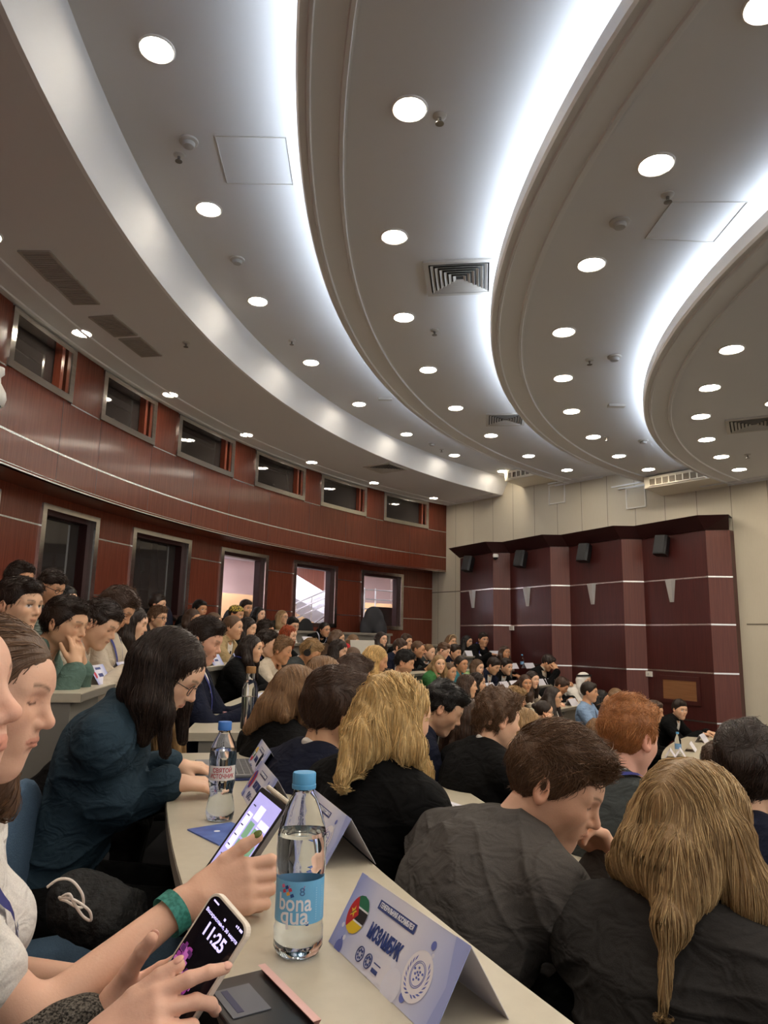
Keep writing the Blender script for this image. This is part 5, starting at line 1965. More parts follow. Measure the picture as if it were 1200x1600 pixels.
# --- girl in the white T-shirt with the tablet
wt = aty(288, 1412, 1.075)
tab_fwd = cv(.94, .22, .16)
tee = person('girl in white T-shirt and blue lanyard holding a tablet, with brown hair and bare arms', aty(-25, 1089, 1.06), 8, 0, pitch=10, roll=-4, sex='f', hair='long', hc='mid', kind='tee', top='white',
             arms=(dict(wt=wt, fwd=tab_fwd, back=cv(-.12, -.80, .50), each=[(18, 56, 46), (30, 66, 48), (38, 72, 48), (44, 74, 48)], thumbdir=(cv(.62, .30, .62), cv(.86, .26, .46)), hint=(-.1, -.5, -1.0), s=1.14, spread=0), 'lap'),
             L=.20, fwdL=.0, vol=.85, eyes='down', skin=srgb(222, 176, 150), h=.0030 * HQ, hh=.005, lean=0, group='people near the viewer', tyaw=14, s=.97, nose=1.15, sleeve=.62, pants='denim')
strands(tee, 2600, .15, flow_long(tee['HF'], noise=.06, back=.9), .0008, jitter=.06, lightc=light_of('mid'), seed=1)
HF, s_, org = tee['HF'], tee['s'], tee['org']
nails(tee, -1, mat('olive_polish', srgb(92, 106, 48), .2, spec=.7), (0, 4))
# wristband, thin and printed, and the painted nails
fa = nrm(tee['wrists'][-1] - tee['elb'][-1])
c = tee['wrists'][-1] - fa * .022
u1 = nrm(np.cross(fa, Z))
u2 = np.cross(u1, fa)
ringA = [c + .0315 * (math.cos(a) * u1 + math.sin(a) * u2) - fa * .011 - org for a in np.linspace(0, 2 * PI, 33)]
ringB = [p + fa * .022 for p in ringA]
MB().strip(ringA, ringB).build('wristband', mat('green_band', srgb(26, 104, 92), .6, noise=((160, 160, 160), srgb(60, 140, 128), .12)), tee['o'], smooth=True)
# lanyard across the shirt with its printed year
TF = tee['TF']
pts = np.array([TF[0] + TF[1] @ np.array(v) for v in ((-.06, -.062, .05), (-.01, -.085, .035), (.06, -.075, -.01), (.11, -.055, -.08), (.135, -.03, -.16), (.13, -.01, -.25), (.12, 0, -.32))])
tt = np.linspace(0, len(pts) - 1.001, 40)
pt = np.array([pts[int(t)] * (1 - t % 1) + pts[int(t) + 1] * (t % 1) for t in tt])
pt = tee['cl'].snap(pt, 5)
g = tee['cl'].grad(pt)
pt = pt + g * .010
dd = np.gradient(pt, axis=0)
sd = np.cross(dd, g)
sd /= np.linalg.norm(sd, axis=1, keepdims=True)
NAVY = mat('lanyard_navy', srgb(36, 40, 112), .55)
MB().strip([tuple(v) for v in pt + sd * .0125 - org], [tuple(v) for v in pt - sd * .0125 - org]).build('lanyard', NAVY, tee['o'], smooth=True)


def text_mesh(txt, size, m, parent, M, bold=0.0, align='CENTER', name='lettering', ext=.0002, sx=1.0):
    cu = D.curves.new('txt', 'FONT')
    cu.body = txt
    cu.size = size
    cu.align_x = align
    cu.align_y = 'CENTER'
    cu.offset = bold
    cu.extrude = ext
    cu.resolution_u = 3
    o = D.objects.new('txt', cu)
    C.objects.link(o)
    dg = bpy.context.evaluated_depsgraph_get()
    me = D.meshes.new_from_object(o.evaluated_get(dg))
    D.objects.remove(o)
    me.transform(Matrix.Diagonal((sx, 1, 1, 1)))
    me.transform(M)
    me.materials.clear()
    me.materials.append(m)
    r = D.objects.new(name, me)
    C.objects.link(r)
    if parent:
        r.parent = parent
    return r


WHITEINK = mat('white_print', (.8, .8, .84), .5)
for i0, tx in ((14, '2025'), (25, 'MUN')):
    X = nrm(pt[i0 + 2] - pt[i0 - 2])
    N = g[i0]
    Y = np.cross(N, X)
    p = pt[i0] + N * .0012 - org
    M = Matrix(((X[0], Y[0], N[0], p[0]), (X[1], Y[1], N[1], p[1]), (X[2], Y[2], N[2], p[2]), (0, 0, 0, 1)))
    text_mesh(tx, .016, WHITEINK, [ch for ch in tee['o'].children if ch.name.startswith('lanyard')][0], M, .0002)

# --- neighbour whose face is cut by the picture edge, with the phone
PH_L = cv(.555, .19, .832)
PH_W = cv(.713, -.60, -.34)
PH_W = nrm(PH_W - np.dot(PH_W, PH_L) * PH_L)
PH_N = np.cross(PH_W, PH_L)
PH_C = aty(306, 1508, .85)
lw = aty(150, 1600, .912)
rw = aty(118, 1662, .75)
gp = person('person in grey knit sleeve holding a phone, face half outside the picture', aty(-134, 1098, .735), 4, 0, pitch=-6, sex='f', hair='long', hc='mid', kind='sweater', top='tweed', slimv=.010,
            arms=(dict(wt=rw, fwd=cv(.91, .18, .36), back=cv(-.22, -.60, .77), each=[(4, 14, 12), (26, 40, 28), (44, 56, 34), (52, 60, 34)], thumbdir=(cv(.62, .42, .62), cv(.84, .30, .40)), s=1.05, spread=1, hint=(-.5, -.2, -1)),
                  dict(wt=lw, fwd=cv(.90, .06, .36), back=cv(.22, .80, -.52), each=[(16, 30, 26), (18, 32, 28), (20, 34, 28), (22, 34, 28)], thumbdir=(cv(.48, -.10, .86), cv(.56, -.12, .80)), s=1.08, hint=(-.1, .1, -1.6))),
            L=.42, vol=.9, eyes='down', skin=srgb(226, 178, 154), h=.0034 * HQ, hh=.007, lean=10, group='people near the viewer', tyaw=20, nose=1.1)
strands(gp, 900, .16, flow_long(gp['HF'], noise=.06, back=.9), .0009, jitter=.06, lightc=light_of('mid'), seed=2)

NAIL = mat('bare_nail', srgb(226, 172, 152), .3)
nails(gp, -1, NAIL)
nails(gp, 1, NAIL, (4,))

# --- woman in the dark teal shirt over her laptop
tw = person('woman in dark teal shirt with dark hair and thin glasses bent over her laptop', aty(262, 1050, 1.95), 2, 0, pitch=34, roll=4, sex='f', hair='long', hc='dark', kind='shirt', top='teal',
            arms=(dict(wt=atz(268, 1222, .815), fwd=(.90, .34, -.12), back=(0, -.25, 1), curl=(22, 28, 18), hint=(-1.6, -.3, -.5)),
                  dict(wt=atz(270, 1196, .81), fwd=(.92, .20, -.1), back=(0, -.15, 1), curl=(22, 28, 18), hint=(-1.4, .3, -.6))),
            L=.19, vol=1.0, fwdL=.02, folds=True, eyes='down', h=.0042 * HQ, hh=.0045, glasses=True, lean=22, group='people near the viewer', tyaw=6)
strands(tw, 3600, .11, flow_long(tw['HF'], noise=.14), .0008, jitter=.08, lightc=light_of('dark', 1.8), seed=3, off=.004)
MB().tube([tw['HF'][0] + tw['HF'][1] @ np.array([-.012 + .011 * math.cos(a), -.083, -.045 + .013 * math.sin(a)]) - tw['org'] for a in np.linspace(0, 2 * PI, 13)[:-1]], .0018, 6, closed=True).build('earring', STEEL, tw['o'], smooth=True)
# strap hanging under her arm, watch
# --- her neighbours beyond
n1 = person('person in black with long fair hair beyond the woman in the teal shirt', aty(268, 1062, 2.75), 10, 0, pitch=20, sex='f', hair='long', hc='dirty', kind='jacket', top='black', under='black', arms='lap', L=.34, fwdL=.05, eyes='down', h=.006, lanyard='blue', group='people near the viewer')
n2 = person('man in navy jacket and white shirt looking down beyond the teal shirt', aty(318, 1003, 3.9), -6, 0, pitch=18, sex='m', hair='short', hc='dark', kind='jacket', top='navy', arms='desk', eyes='down', h=.006, lanyard='blue', htop=.026, group='people near the viewer', skin=srgb(218, 166, 138))
strands(n1, 1200, .14, flow_long(n1['HF'], noise=.06), .0012, jitter=.05, lightc=light_of('dirty'), seed=31)
strands(n2, 1500, .045, flow_short(n2['HF'], .6, .7, 45, 7), .0012, lift=.22, jitter=.35, seg=6, lightc=light_of('dark'), seed=32)

# --- row below: backs of heads
g1 = person('young man in grey suit with tousled brown hair leaning on his hand, in profile', aty(866, 1232, 1.52), -24, -1, pitch=26, roll=-4, sex='m', hair='short', hc='mid', kind='jacket', top='suit',
            under='charcoal', arms=('desk', dict(wt=aty(966, 1352, 1.56), fwd=cv(-.55, -.05, .82), back=cv(.62, .35, .40), curl=(34, 46, 30), hint=(.6, .2, -1))), eyes='down', h=.0034 * HQ, hh=.004, htop=.022, vol=1.0, lean=40, tyaw=30, folds=True, group='people in the row below', nose=1.25, skin=srgb(224, 178, 150))
strands(g1, 3200, .05, flow_short(g1['HF'], .7, .9, 45, 5), .0008, lift=.22, jitter=.3, seg=8, lightc=light_of('mid', 1.35), seed=4,
        region=lambda Q, P: Q[:, 2] > .03)
strands(g1, 2200, .022, flow_short(g1['HF'], .2, .5, 45, 6), .0006, lift=.05, jitter=.25, seg=5, lightc=light_of('mid', 1.2), seed=5, region=lambda Q, P: Q[:, 2] < .05, off=.001)
b1 = person('woman with long straight dark blond hair and black jacket, seen from behind at the right', aty(1090, 1300, 1.22), 34, -1, pitch=8, sex='f', hair='long', hc='dirty', kind='jacket', top='charcoal', arms='desk', L=.25, vol=1.12, folds=True,
            h=.0045 * HQ, hh=.0048, tyaw=42, lean=14, group='people in the row below', part=1,
            locks=[[(aty(1062, 1330, 1.13), .030), (aty(1046, 1440, 1.07), .014), (aty(1036, 1575, 1.02), .004)]])
strands(b1, 6000, .18, flow_long(b1['HF'], noise=.06, seed=7), .0007, jitter=.05, lightc=srgb(206, 176, 128), seed=6, vary=.45)
b2 = person('blonde woman with long wavy hair and black jacket, seen from behind in the centre', aty(618, 1122, 1.88), 30, -1, pitch=10, sex='f', hair='wavy', hc='blond', kind='jacket', top='black', arms='desk', L=.26, vol=1.2,
            h=.005 * HQ, hh=.005, tyaw=46, lean=10, group='people in the row below')
strands(b2, 4600, .16, flow_long(b2['HF'], noise=.4, sc=30, seed=9), .0008, jitter=.10, lightc=srgb(238, 208, 150), seed=7, vary=.5)
b3 = person('young man in navy suit with thick brown hair, seen from behind left of the blonde', aty(524, 1112, 2.2), 32, -1, pitch=8, sex='m', hair='short', hc='brown', kind='jacket', top='navy', arms='desk', h=.005 * HQ, hh=.0048, vol=1.8, htop=.02,
            tyaw=40, lean=12, group='people in the row below')
strands(b3, 3200, .06, flow_short(b3['HF'], .6, .5, 30, 8), .0008, lift=.06, jitter=.18, seg=8, lightc=light_of('brown'), seed=8)
b4 = person('woman with straight dark blond hair and black jacket left of the navy suit', aty(464, 1088, 2.75), 44, -1, pitch=8, sex='f', hair='long', hc='light', kind='jacket', top='black', arms='desk', L=.27, h=.006, hh=.0055, tyaw=40, lean=14, group='people in the row below')
strands(b4, 2200, .15, flow_long(b4['HF'], noise=.08), .001, jitter=.06, lightc=light_of('light'), seed=9)
b5 = person('fair crown of a head behind the woman with straight dark blond hair', aty(506, 1062, 3.6), 40, -1, pitch=10, sex='f', hair='long', hc='light', kind='jacket', top='black', arms='lap', L=.16, h=.007, tyaw=34, lean=20, group='people in the row below')
strands(b5, 1200, .12, flow_long(b5['HF'], noise=.08), .0012, jitter=.06, lightc=light_of('light'), seed=10)
b6 = person('brown crown of a head between the navy suit and the wavy blonde', aty(551, 1062, 3.9), 36, -1, pitch=12, sex='m', hair='short', hc='brown', kind='jacket', top='navy', arms='lap', h=.007, tyaw=30, lean=20, vol=1.4, group='people in the row below')
strands(b6, 1400, .05, flow_short(b6['HF'], .6, .6, 40, 9), .0012, lift=.12, jitter=.25, seg=6, lightc=light_of('brown'), seed=33)
b7 = person('curly brown-haired man in black jacket two rows down', aty(778, 1126, 3.25), 14, -2, pitch=10, sex='m', hair='curly', hc='mid', kind='jacket', top='black', arms='desk', h=.006, hh=.0055, vol=1.7, htop=.03, tyaw=30, lean=22, group='people two rows down', nose=1.1)
strands(b7, 2200, .045, flow_short(b7['HF'], .4, 1.3, 60, 11), .0012, lift=.3, jitter=.45, seg=7, lightc=light_of('mid'), seed=11)
b8 = person('ginger-haired young man in white shirt and grey vest two rows down', aty(982, 1156, 2.35), 34, -2, pitch=12, sex='m', hair='short', hc='ginger', kind='vest', top='dkgrey', under='white', arms='desk', h=.005 * HQ, hh=.0045, vol=1.2, htop=.03, tyaw=34, lean=20, lanyard='blue', group='people two rows down', skin=srgb(232, 178, 156))
strands(b8, 4200, .036, flow_short(b8['HF'], .7, 1.0, 70, 12), .0008, lift=.3, jitter=.4, seg=7, lightc=srgb(214, 150, 92), seed=12, region=lambda Q, P: Q[:, 2] > .02)
strands(b8, 2600, .02, flow_short(b8['HF'], .1, .5, 60, 13), .0006, lift=.08, jitter=.3, seg=5, lightc=srgb(190, 124, 72), seed=13, region=lambda Q, P: Q[:, 2] < .05, off=.001)
b9 = person('dark-haired young man in navy at the right picture edge', aty(1172, 1212, 1.95), 40, -2, pitch=10, sex='m', hair='short', hc='dark', kind='jacket', top='navy', arms='desk', h=.005 * HQ, hh=.0048, vol=2.2, htop=.024, tyaw=38, lean=16, group='people two rows down')
strands(b9, 3000, .065, flow_short(b9['HF'], .5, .5, 36, 14), .0008, lift=.06, jitter=.2, seg=8, lightc=light_of('dark', 2.0), seed=14)
# ------------------------------------------------------------------ things on the desks
PAPER = mat('card_paper', srgb(222, 220, 230), 0.6)
PAPERB = mat('card_back_paper', srgb(206, 202, 206), 0.65)
LAV = mat('lavender_print', srgb(160, 170, 222), 0.55)
LAVD = mat('deep_lavender_print', srgb(104, 116, 190), 0.55)
INK = mat('navy_ink', srgb(44, 62, 128), 0.5)
INKB = mat('bar_ink', srgb(58, 72, 132), 0.5)
GRADM = None


def card_paper():
    """printed gradient of the card stock: pale in the middle, lavender towards the ends"""
    global GRADM
    if GRADM:
        return GRADM
    m = mat('card_print', (1, 1, 1), 0.55)
    nt = m.node_tree
    b = nt.nodes['Principled BSDF']
    tc = nt.nodes.new('ShaderNodeTexCoord')
    sp = nt.nodes.new('ShaderNodeSeparateXYZ')
    nt.links.new(tc.outputs['Generated'], sp.inputs[0])
    r = nt.nodes.new('ShaderNodeValToRGB')
    e = r.color_ramp.elements
    e[0].position, e[0].color = 0.0, (*srgb(150, 160, 214), 1)
    e[1].position, e[1].color = 1.0, (*srgb(166, 176, 226), 1)
    for p, c in ((.22, srgb(214, 214, 234)), (.55, srgb(228, 226, 236)), (.85, srgb(196, 202, 234))):
        k = e.new(p)
        k.color = (*c, 1)
    nt.links.new(sp.outputs[0], r.inputs[0])
    nt.links.new(r.outputs[0], b.inputs['Base Color'])
    GRADM = m
    return m


def disc(m, cx, cy, rx, ry, z, n=28, mi=0, a0=0, a1=2 * PI):
    pts = [(cx + rx * math.cos(a0 + (a1 - a0) * i / n), cy + ry * math.sin(a0 + (a1 - a0) * i / n), z) for i in range(n + 1)]
    vs = [(cx, cy, z)] + pts
    m.add(vs, [(0, i, i + 1) for i in range(1, n + 1)], mi)


FLAGM = {}


def fm(*c):
    k = tuple(c)
    if k not in FLAGM:
        FLAGM[k] = mat('flag_%d_%d_%d' % k, srgb(*c), .5)
    return FLAGM[k]


def flag_parts(kind, R, parent, M):
    """round flag built of flat printed fields, radius R, in the xy plane of M"""
    def poly(pts, z, m, name='flag_field'):
        MB().add([M @ Vector((x, y, z)) for x, y in pts], [tuple(range(len(pts)))]).build(name, m, parent, fixn=False)

    def band(y0, y1, z, m, x0=-1.0, x1=1.0):
        pts = []
        ys = np.linspace(y0, y1, 9)
        for y in ys:
            pts.append((max(-math.sqrt(max(R * R - y * y, 0)), x0 * R), y))
        for y in ys[::-1]:
            pts.append((min(math.sqrt(max(R * R - y * y, 0)), x1 * R), y))
        poly(pts, z, m)

    def vband(x0, x1, z, m):
        xs = np.linspace(x0, x1, 9)
        pts = [(x, -math.sqrt(max(R * R - x * x, 0))) for x in xs] + [(x, math.sqrt(max(R * R - x * x, 0))) for x in xs[::-1]]
        poly(pts, z, m)
    z = .0004
    if kind == 'moz':
        band(R * .38, R, z, fm(34, 110, 78))
        band(-R * .30, R * .30, z, fm(30, 28, 30))
        band(-R, -R * .38, z, fm(236, 196, 40))
        band(R * .29, R * .39, z, fm(236, 232, 230))
        band(-R * .39, -R * .29, z, fm(236, 232, 230))
        a = math.asin(.82)
        tri = [(-R * math.cos(t), R * math.sin(t)) for t in np.linspace(-a, a, 15)] + [(R * .12, 0)]
        poly(tri, z + .0002, fm(200, 36, 44))
        star = []
        for i in range(10):
            q = PI / 2 + i * PI / 5
            rr = R * (.34 if i % 2 == 0 else .14)
            star.append((-R * .46 + rr * math.cos(q), rr * math.sin(q)))
        poly(star, z + .0004, fm(240, 200, 60), 'flag_star')
        MB().add([M @ Vector(v) for v in ((-R * .62, -R * .12, z + .0006), (-R * .58, -R * .16, z + .0006), (-R * .30, R * .12, z + .0006), (-R * .34, R * .16, z + .0006))], [(0, 1, 2, 3)]).build('flag_emblem', fm(40, 34, 36), parent, fixn=False)
    elif kind == 'mon':
        vband(-R, -R * .34, z, fm(200, 40, 56))
        vband(-R * .34, R * .34, z, fm(40, 70, 170))
        vband(R * .34, R, z, fm(200, 40, 56))
        poly([(-R * .78, -R * .3), (-R * .48, -R * .3), (-R * .48, R * .3), (-R * .78, R * .3)], z + .0003, fm(240, 196, 50), 'flag_emblem')
    elif kind == 'mya':
        band(R * .33, R, z, fm(240, 200, 50))
        band(-R * .33, R * .33, z, fm(60, 120, 80))
        band(-R, -R * .33, z, fm(210, 44, 60))
        star = []
        for i in range(10):
            q = PI / 2 + i * PI / 5
            rr = R * (.72 if i % 2 == 0 else .28)
            star.append((rr * math.cos(q), rr * math.sin(q)))
        poly(star, z + .0003, fm(240, 238, 236), 'flag_star')
    else:
        vband(-R, -R * .2, z, fm(206, 46, 60))
        vband(-R * .2, R, z, fm(70, 80, 92))


def name_card(center, xdir, label, text, flag, L=.285, Hh=.086, base=.105, detail=2, group='folded name cards', name_size=None):
    """tent card: text side faces -y of its frame (towards the sitter), x runs in reading direction"""
    xd = nrm((xdir[0], xdir[1], 0))
    yd = np.array([-xd[1], xd[0], 0])
    c = np.asarray(center, float)
    t = thing('name_card', label, 'name card', tuple(c), math.atan2(xd[1], xd[0]), group)
    hb = base / 2
    sl = math.hypot(hb, Hh)
    th = .0008
    # frame of the front panel: origin at its lower left corner, x along, y up the slope, z out
    up = Vector((0, hb, Hh)) / sl
    out = Vector((0, -Hh, hb)) / sl
    F = Matrix(((1, up.x, out.x, -L / 2), (0, up.y, out.y, -hb), (0, up.z, out.z, 0.0005), (0, 0, 0, 1)))
    MB().box((0, 0, -th), (L, sl, 0), F).build('front_panel', card_paper() if detail else PAPER, t)
    up2 = Vector((0, -hb, Hh)) / sl
    out2 = Vector((0, Hh, hb)) / sl
    F2 = Matrix(((-1, up2.x, out2.x, L / 2), (0, up2.y, out2.y, hb), (0, up2.z, out2.z, 0.0005), (0, 0, 0, 1)))
    MB().box((0, 0, -th), (L, sl, 0), F2).build('back_panel', PAPERB, t)
    fp = t.children[0]
    sx = L / .285
    sy = sl / .101
    e = .0004
    if detail >= 2:
        def printed(nm_, m_, fill):
            b = MB()
            fill(b)
            b.v = [tuple(F @ Vector(v)) for v in b.v]
            b.build(nm_, m_, fp, fixn=False)
        printed('printed_corner', LAV, lambda b: disc(b, .012 * sx, .006 * sy, .024 * sx, .030 * sy, e, 16, 0, 0, PI / 2))
        printed('printed_edge', LAV, lambda b: b.add([(L, 0, e), (L, sl, e), (L - .030 * sx, sl, e), (L - .012 * sx, sl * .5, e), (L - .02 * sx, 0, e)], [(0, 1, 2, 3, 4)]))
        printed('printed_corner', LAV, lambda b: b.add([(0, sl, e), (0, sl * .82, e), (.020 * sx, sl, e)], [(0, 1, 2)]))
        for (x, y, r) in ((.030, .004, .010), (.224, .078, .0052), (.208, .012, .006), (.030, .016, .0026)):
            printed('printed_dot', LAVD, lambda b: disc(b, x * sx, y * sy, r, r, e * 1.5, 16))
        for (x, y, r) in ((.178, .012, .020), (.165, .034, .0055), (.230, .068, .003), (.017, .030, .0035), (.034, .018, .0035)):
            printed('printed_dot', fm(226, 226, 240), lambda b: disc(b, x * sx, y * sy, r, r, e * 1.6, 20))
        # round emblem with wreath and globe
        cx, cy, R = .218 * sx, .040 * sy, .0285
        b = MB()
        disc(b, cx, cy, R, R, e * 2, 32)
        b.v = [tuple(F @ Vector(v)) for v in b.v]
        b.build('emblem_disc', fm(236, 232, 238), fp, fixn=False)
        b = MB()
        for rr in (.0145, .0125):
            b.tube([F @ Vector((cx + rr * math.cos(a), cy + .002 + rr * math.sin(a), e * 2.4)) for a in np.linspace(0, 2 * PI, 33)[:-1]], .0004, 4, closed=True)
        for k in range(9):
            for q in (-1, 1):
                a = -PI / 2 + q * (.25 + k * .27)
                x, y = cx + .0215 * math.cos(a), cy + .0215 * math.sin(a)
                ta = a + q * PI / 2
                u_, v_ = (math.cos(ta - q * .5), math.sin(ta - q * .5)), (-math.sin(ta), math.cos(ta))
                pts = [(x - .0045 * u_[0], y - .0045 * u_[1]), (x + .0014 * v_[0], y + .0014 * v_[1]), (x + .0045 * u_[0], y + .0045 * u_[1]), (x - .0014 * v_[0], y - .0014 * v_[1])]
                b.add([F @ Vector((p[0], p[1], e * 2.4)) for p in pts], [(0, 1, 2, 3)])
        for k in range(10):
            a = k * 2.4
            r = .0018 + .0009 * k
            disc_pts = [(cx + r * math.cos(a) + .0022 * math.cos(w), cy + .002 + r * math.sin(a) + .0016 * math.sin(w)) for w in np.linspace(0, 2 * PI, 7)[:-1]]
            b.add([F @ Vector((p[0], p[1], e * 2.4)) for p in disc_pts], [tuple(range(6))])
        b.build('emblem', LAVD, fp, fixn=False)
        b = MB()
        for (x, y, r) in ((.088, .016, .009), (.112, .016, .0085)):
            b.tube([F @ Vector((x * sx + r * math.cos(a), y * sy + r * math.sin(a), e * 2)) for a in np.linspace(0, 2 * PI, 21)[:-1]], .0007, 4, closed=True)
            for k in range(7):
                a = k * .9
                q = [(x * sx + r * .55 * math.cos(a) + .0022 * math.cos(w), y * sy + r * .55 * math.sin(a) + .002 * math.sin(w)) for w in np.linspace(0, 2 * PI, 6)[:-1]]
                b.add([F @ Vector((p[0], p[1], e * 2)) for p in q], [tuple(range(5))])
        b.add([F @ Vector(v) for v in ((.126 * sx, .009 * sy, e * 2), (.142 * sx, .009 * sy, e * 2), (.142 * sx, .014 * sy, e * 2), (.126 * sx, .014 * sy, e * 2))], [(0, 1, 2, 3)])
        b.build('small_emblems', INKB, fp, fixn=False)
        MB().add([F @ Vector(v) for v in ((.126 * sx, .019 * sy, e * 2), (.144 * sx, .019 * sy, e * 2), (.144 * sx, .0205 * sy, e * 2), (.126 * sx, .0205 * sy, e * 2))], [(0, 1, 2, 3)]).build('printed_line', INKB, fp, fixn=False)
        # printed bar with its heading
        x0, x1, y0, y1 = .078 * sx, .178 * sx, .074 * sy, .086 * sy
        MB().add([F @ Vector(v) for v in ((x0, y0, e * 2), (x1, y0, e * 2), (x1, y1, e * 2), (x0, y1, e * 2))], [(0, 1, 2, 3)]).build('heading_bar', INKB, fp, fixn=False)
        text_mesh('ГЕНЕРАЛЬНАЯ АССАМБЛЕЯ', .0088, fm(238, 238, 246), fp, F @ Matrix.Translation(((x0 + x1) / 2, (y0 + y1) / 2, e * 3)), .00022, sx=.74)
        if text:
            text_mesh(text, name_size or .0245, INK, fp, F @ Matrix.Translation((.126 * sx, .046 * sy, e * 2)), .0010, sx=.60 if len(text) > 7 else .68)
        flag_parts(flag, .0255, fp, F @ Matrix.Translation((.040 * sx, .052 * sy, e * 2)))
    elif detail == 1:
        MB().add([F @ Vector(v) for v in ((L * .3, sl * .74, e), (L * .68, sl * .74, e), (L * .68, sl * .86, e), (L * .3, sl * .86, e))], [(0, 1, 2, 3)]).build('heading_bar', INKB, fp, fixn=False)
        MB().add([F @ Vector(v) for v in ((L * .32, sl * .36, e), (L * .64, sl * .36, e), (L * .64, sl * .54, e), (L * .32, sl * .54, e))], [(0, 1, 2, 3)]).build('name_print', INK, fp, fixn=False)
        b = MB()
        disc(b, L * .14, sl * .5, L * .075, L * .075, e, 14)
        b.v = [tuple(F @ Vector(v)) for v in b.v]
        b.build('flag_print', fm(200, 50, 70), fp, fixn=False)
    return t


def tang(p):
    u = nrm((CR[0] - p[0], CR[1] - p[1], 0))
    return np.array([u[1], -u[0], 0])


# near row: four cards, read from the sitters' side
name_card((.045, 1.015, TZ[0]), (.46, -.888), 'folded name card reading МОЗАМБИК nearest the viewer on the grey desk', 'МОЗАМБИК', 'moz')
p = atz(508, 1322, TZ[0])
name_card((p[0] + .01, p[1], TZ[0]), tang(p), 'folded name card right of the capped water bottle, seen almost edge on', '', 'ger')
p = atz(412, 1256, TZ[0])
name_card((p[0] + .01, p[1], TZ[0]), tang(p), 'folded name card with a red and blue round flag behind the tablet', 'МОНГОЛИЯ', 'mon')
p = atz(414, 1208, TZ[0])
name_card((p[0], p[1], TZ[0]), tang(p), 'folded name card with a yellow and red round flag behind the small water bottle', 'МЬЯНМА', 'mya', name_size=.021)
# cards further off
far = [(148, 1060, 1, 'white name card in front of the green hoodie', 1), (190, 1052, 1, 'white name card in front of the cream sweater', 1), (333, 1036, 1, 'white name card under the clasped hands of the tan jacket', 1), (371, 1036, 1, 'white name card right of the clasped hands', 1),
       (432, 1086, 0, 'white name card behind the open laptop on the second desk', 1), (404, 1122, 0, 'white name card beside the cork-topped bottle', 1),
       (480, 988, 2, 'white name card in front of the black-haired man in glasses', 0), (462, 1030, 0, 'white name card near the fair-haired boy', 0),
       (733, 1031, 1, 'white name card left of three before the mahogany wall', 0), (752, 1032, 1, 'white name card in the middle of three before the mahogany wall', 0), (772, 1031, 1, 'white name card right of three before the mahogany wall', 0),
       (800, 1050, 0, 'white name card left of the far water bottle', 0), (826, 1052, 0, 'white name card right of the far water bottle', 0),
       (764, 1076, -1, 'white name card in front of the pale green jacket', 0), (786, 1074, -1, 'white name card left of the pair before the orange tie', 0), (802, 1073, -1, 'white name card right of the pair before the orange tie', 0),
       (842, 1069, -1, 'white name card left of the pair below the forehead-resting man', 0), (858, 1068, -1, 'white name card right of the pair below the forehead-resting man', 0),
       (893, 1096, -2, 'white name card in front of the writing man', 0),
       (1047, 1164, -4, 'white name card first on the far right desk, counted from the aisle', 0), (1062, 1157, -4, 'white name card second on the far right desk, counted from the aisle', 0),
       (1078, 1151, -4, 'white name card third on the far right desk, counted from the aisle', 0), (1096, 1146, -4, 'white name card last on the far right desk, by the wall', 0)]
for (x, y, k, lab_, dt) in far:
    v = ray(x, y)
    r = RF(k) + .10
    a = v[:2] @ v[:2]
    c = np.array(CR)
    b_ = -2 * v[:2] @ c
    q_ = c @ c - r * r
    disc_ = b_ * b_ - 4 * a * q_
    tt_ = (-b_ + math.sqrt(max(disc_, 0))) / (2 * a)
    p = v * tt_
    name_card((p[0], p[1], TZ[k]), -tang(p), lab_, '', '', L=.26, Hh=.09, base=.11, detail=dt, group='white name cards on the far desks')

# ------------------------------------------------------------------ bottles
PET = mat('clear_plastic', (.93, .97, 1.0), .02, trans=1.0, ior=1.12, spec=.7)
WATER = mat('water', (.93, .97, 1.0), 0.0, trans=1.0, ior=1.33)
CAPB = mat('blue_cap', srgb(92, 164, 212), .4)


def bend(o, r, yaw):
    """wraps a flat child lying in its xy plane round a vertical cylinder of radius r"""
    for v in o.data.vertices:
        a = yaw + v.co.x / r
        rr = r + v.co.z
        v.co = Vector((rr * math.cos(a), rr * math.sin(a), v.co.y))


def label_band(parent, r, z0, z1, m, name='label', a0=0, a1=2 * PI):
    mb_ = MB()
    A = [(r * math.cos(a), r * math.sin(a), z0) for a in np.linspace(a0, a1, 49)]
    B = [(x, y, z1) for x, y, _ in A]
    mb_.strip(A, B)
    return mb_.build(name, m, parent, smooth=True, fixn=False)


def wrap_text(txt, size, m, parent, r, yaw, z, bold=0.0, sx=1.0, name='lettering'):
    o = text_mesh(txt, size, m, parent, Matrix.Translation((0, z, 0)), bold, 'CENTER', name, .0001, sx)
    bend(o, r, yaw)
    return o


def face_cam(p):
    return math.atan2(EYE[1] - p[1], EYE[0] - p[0])


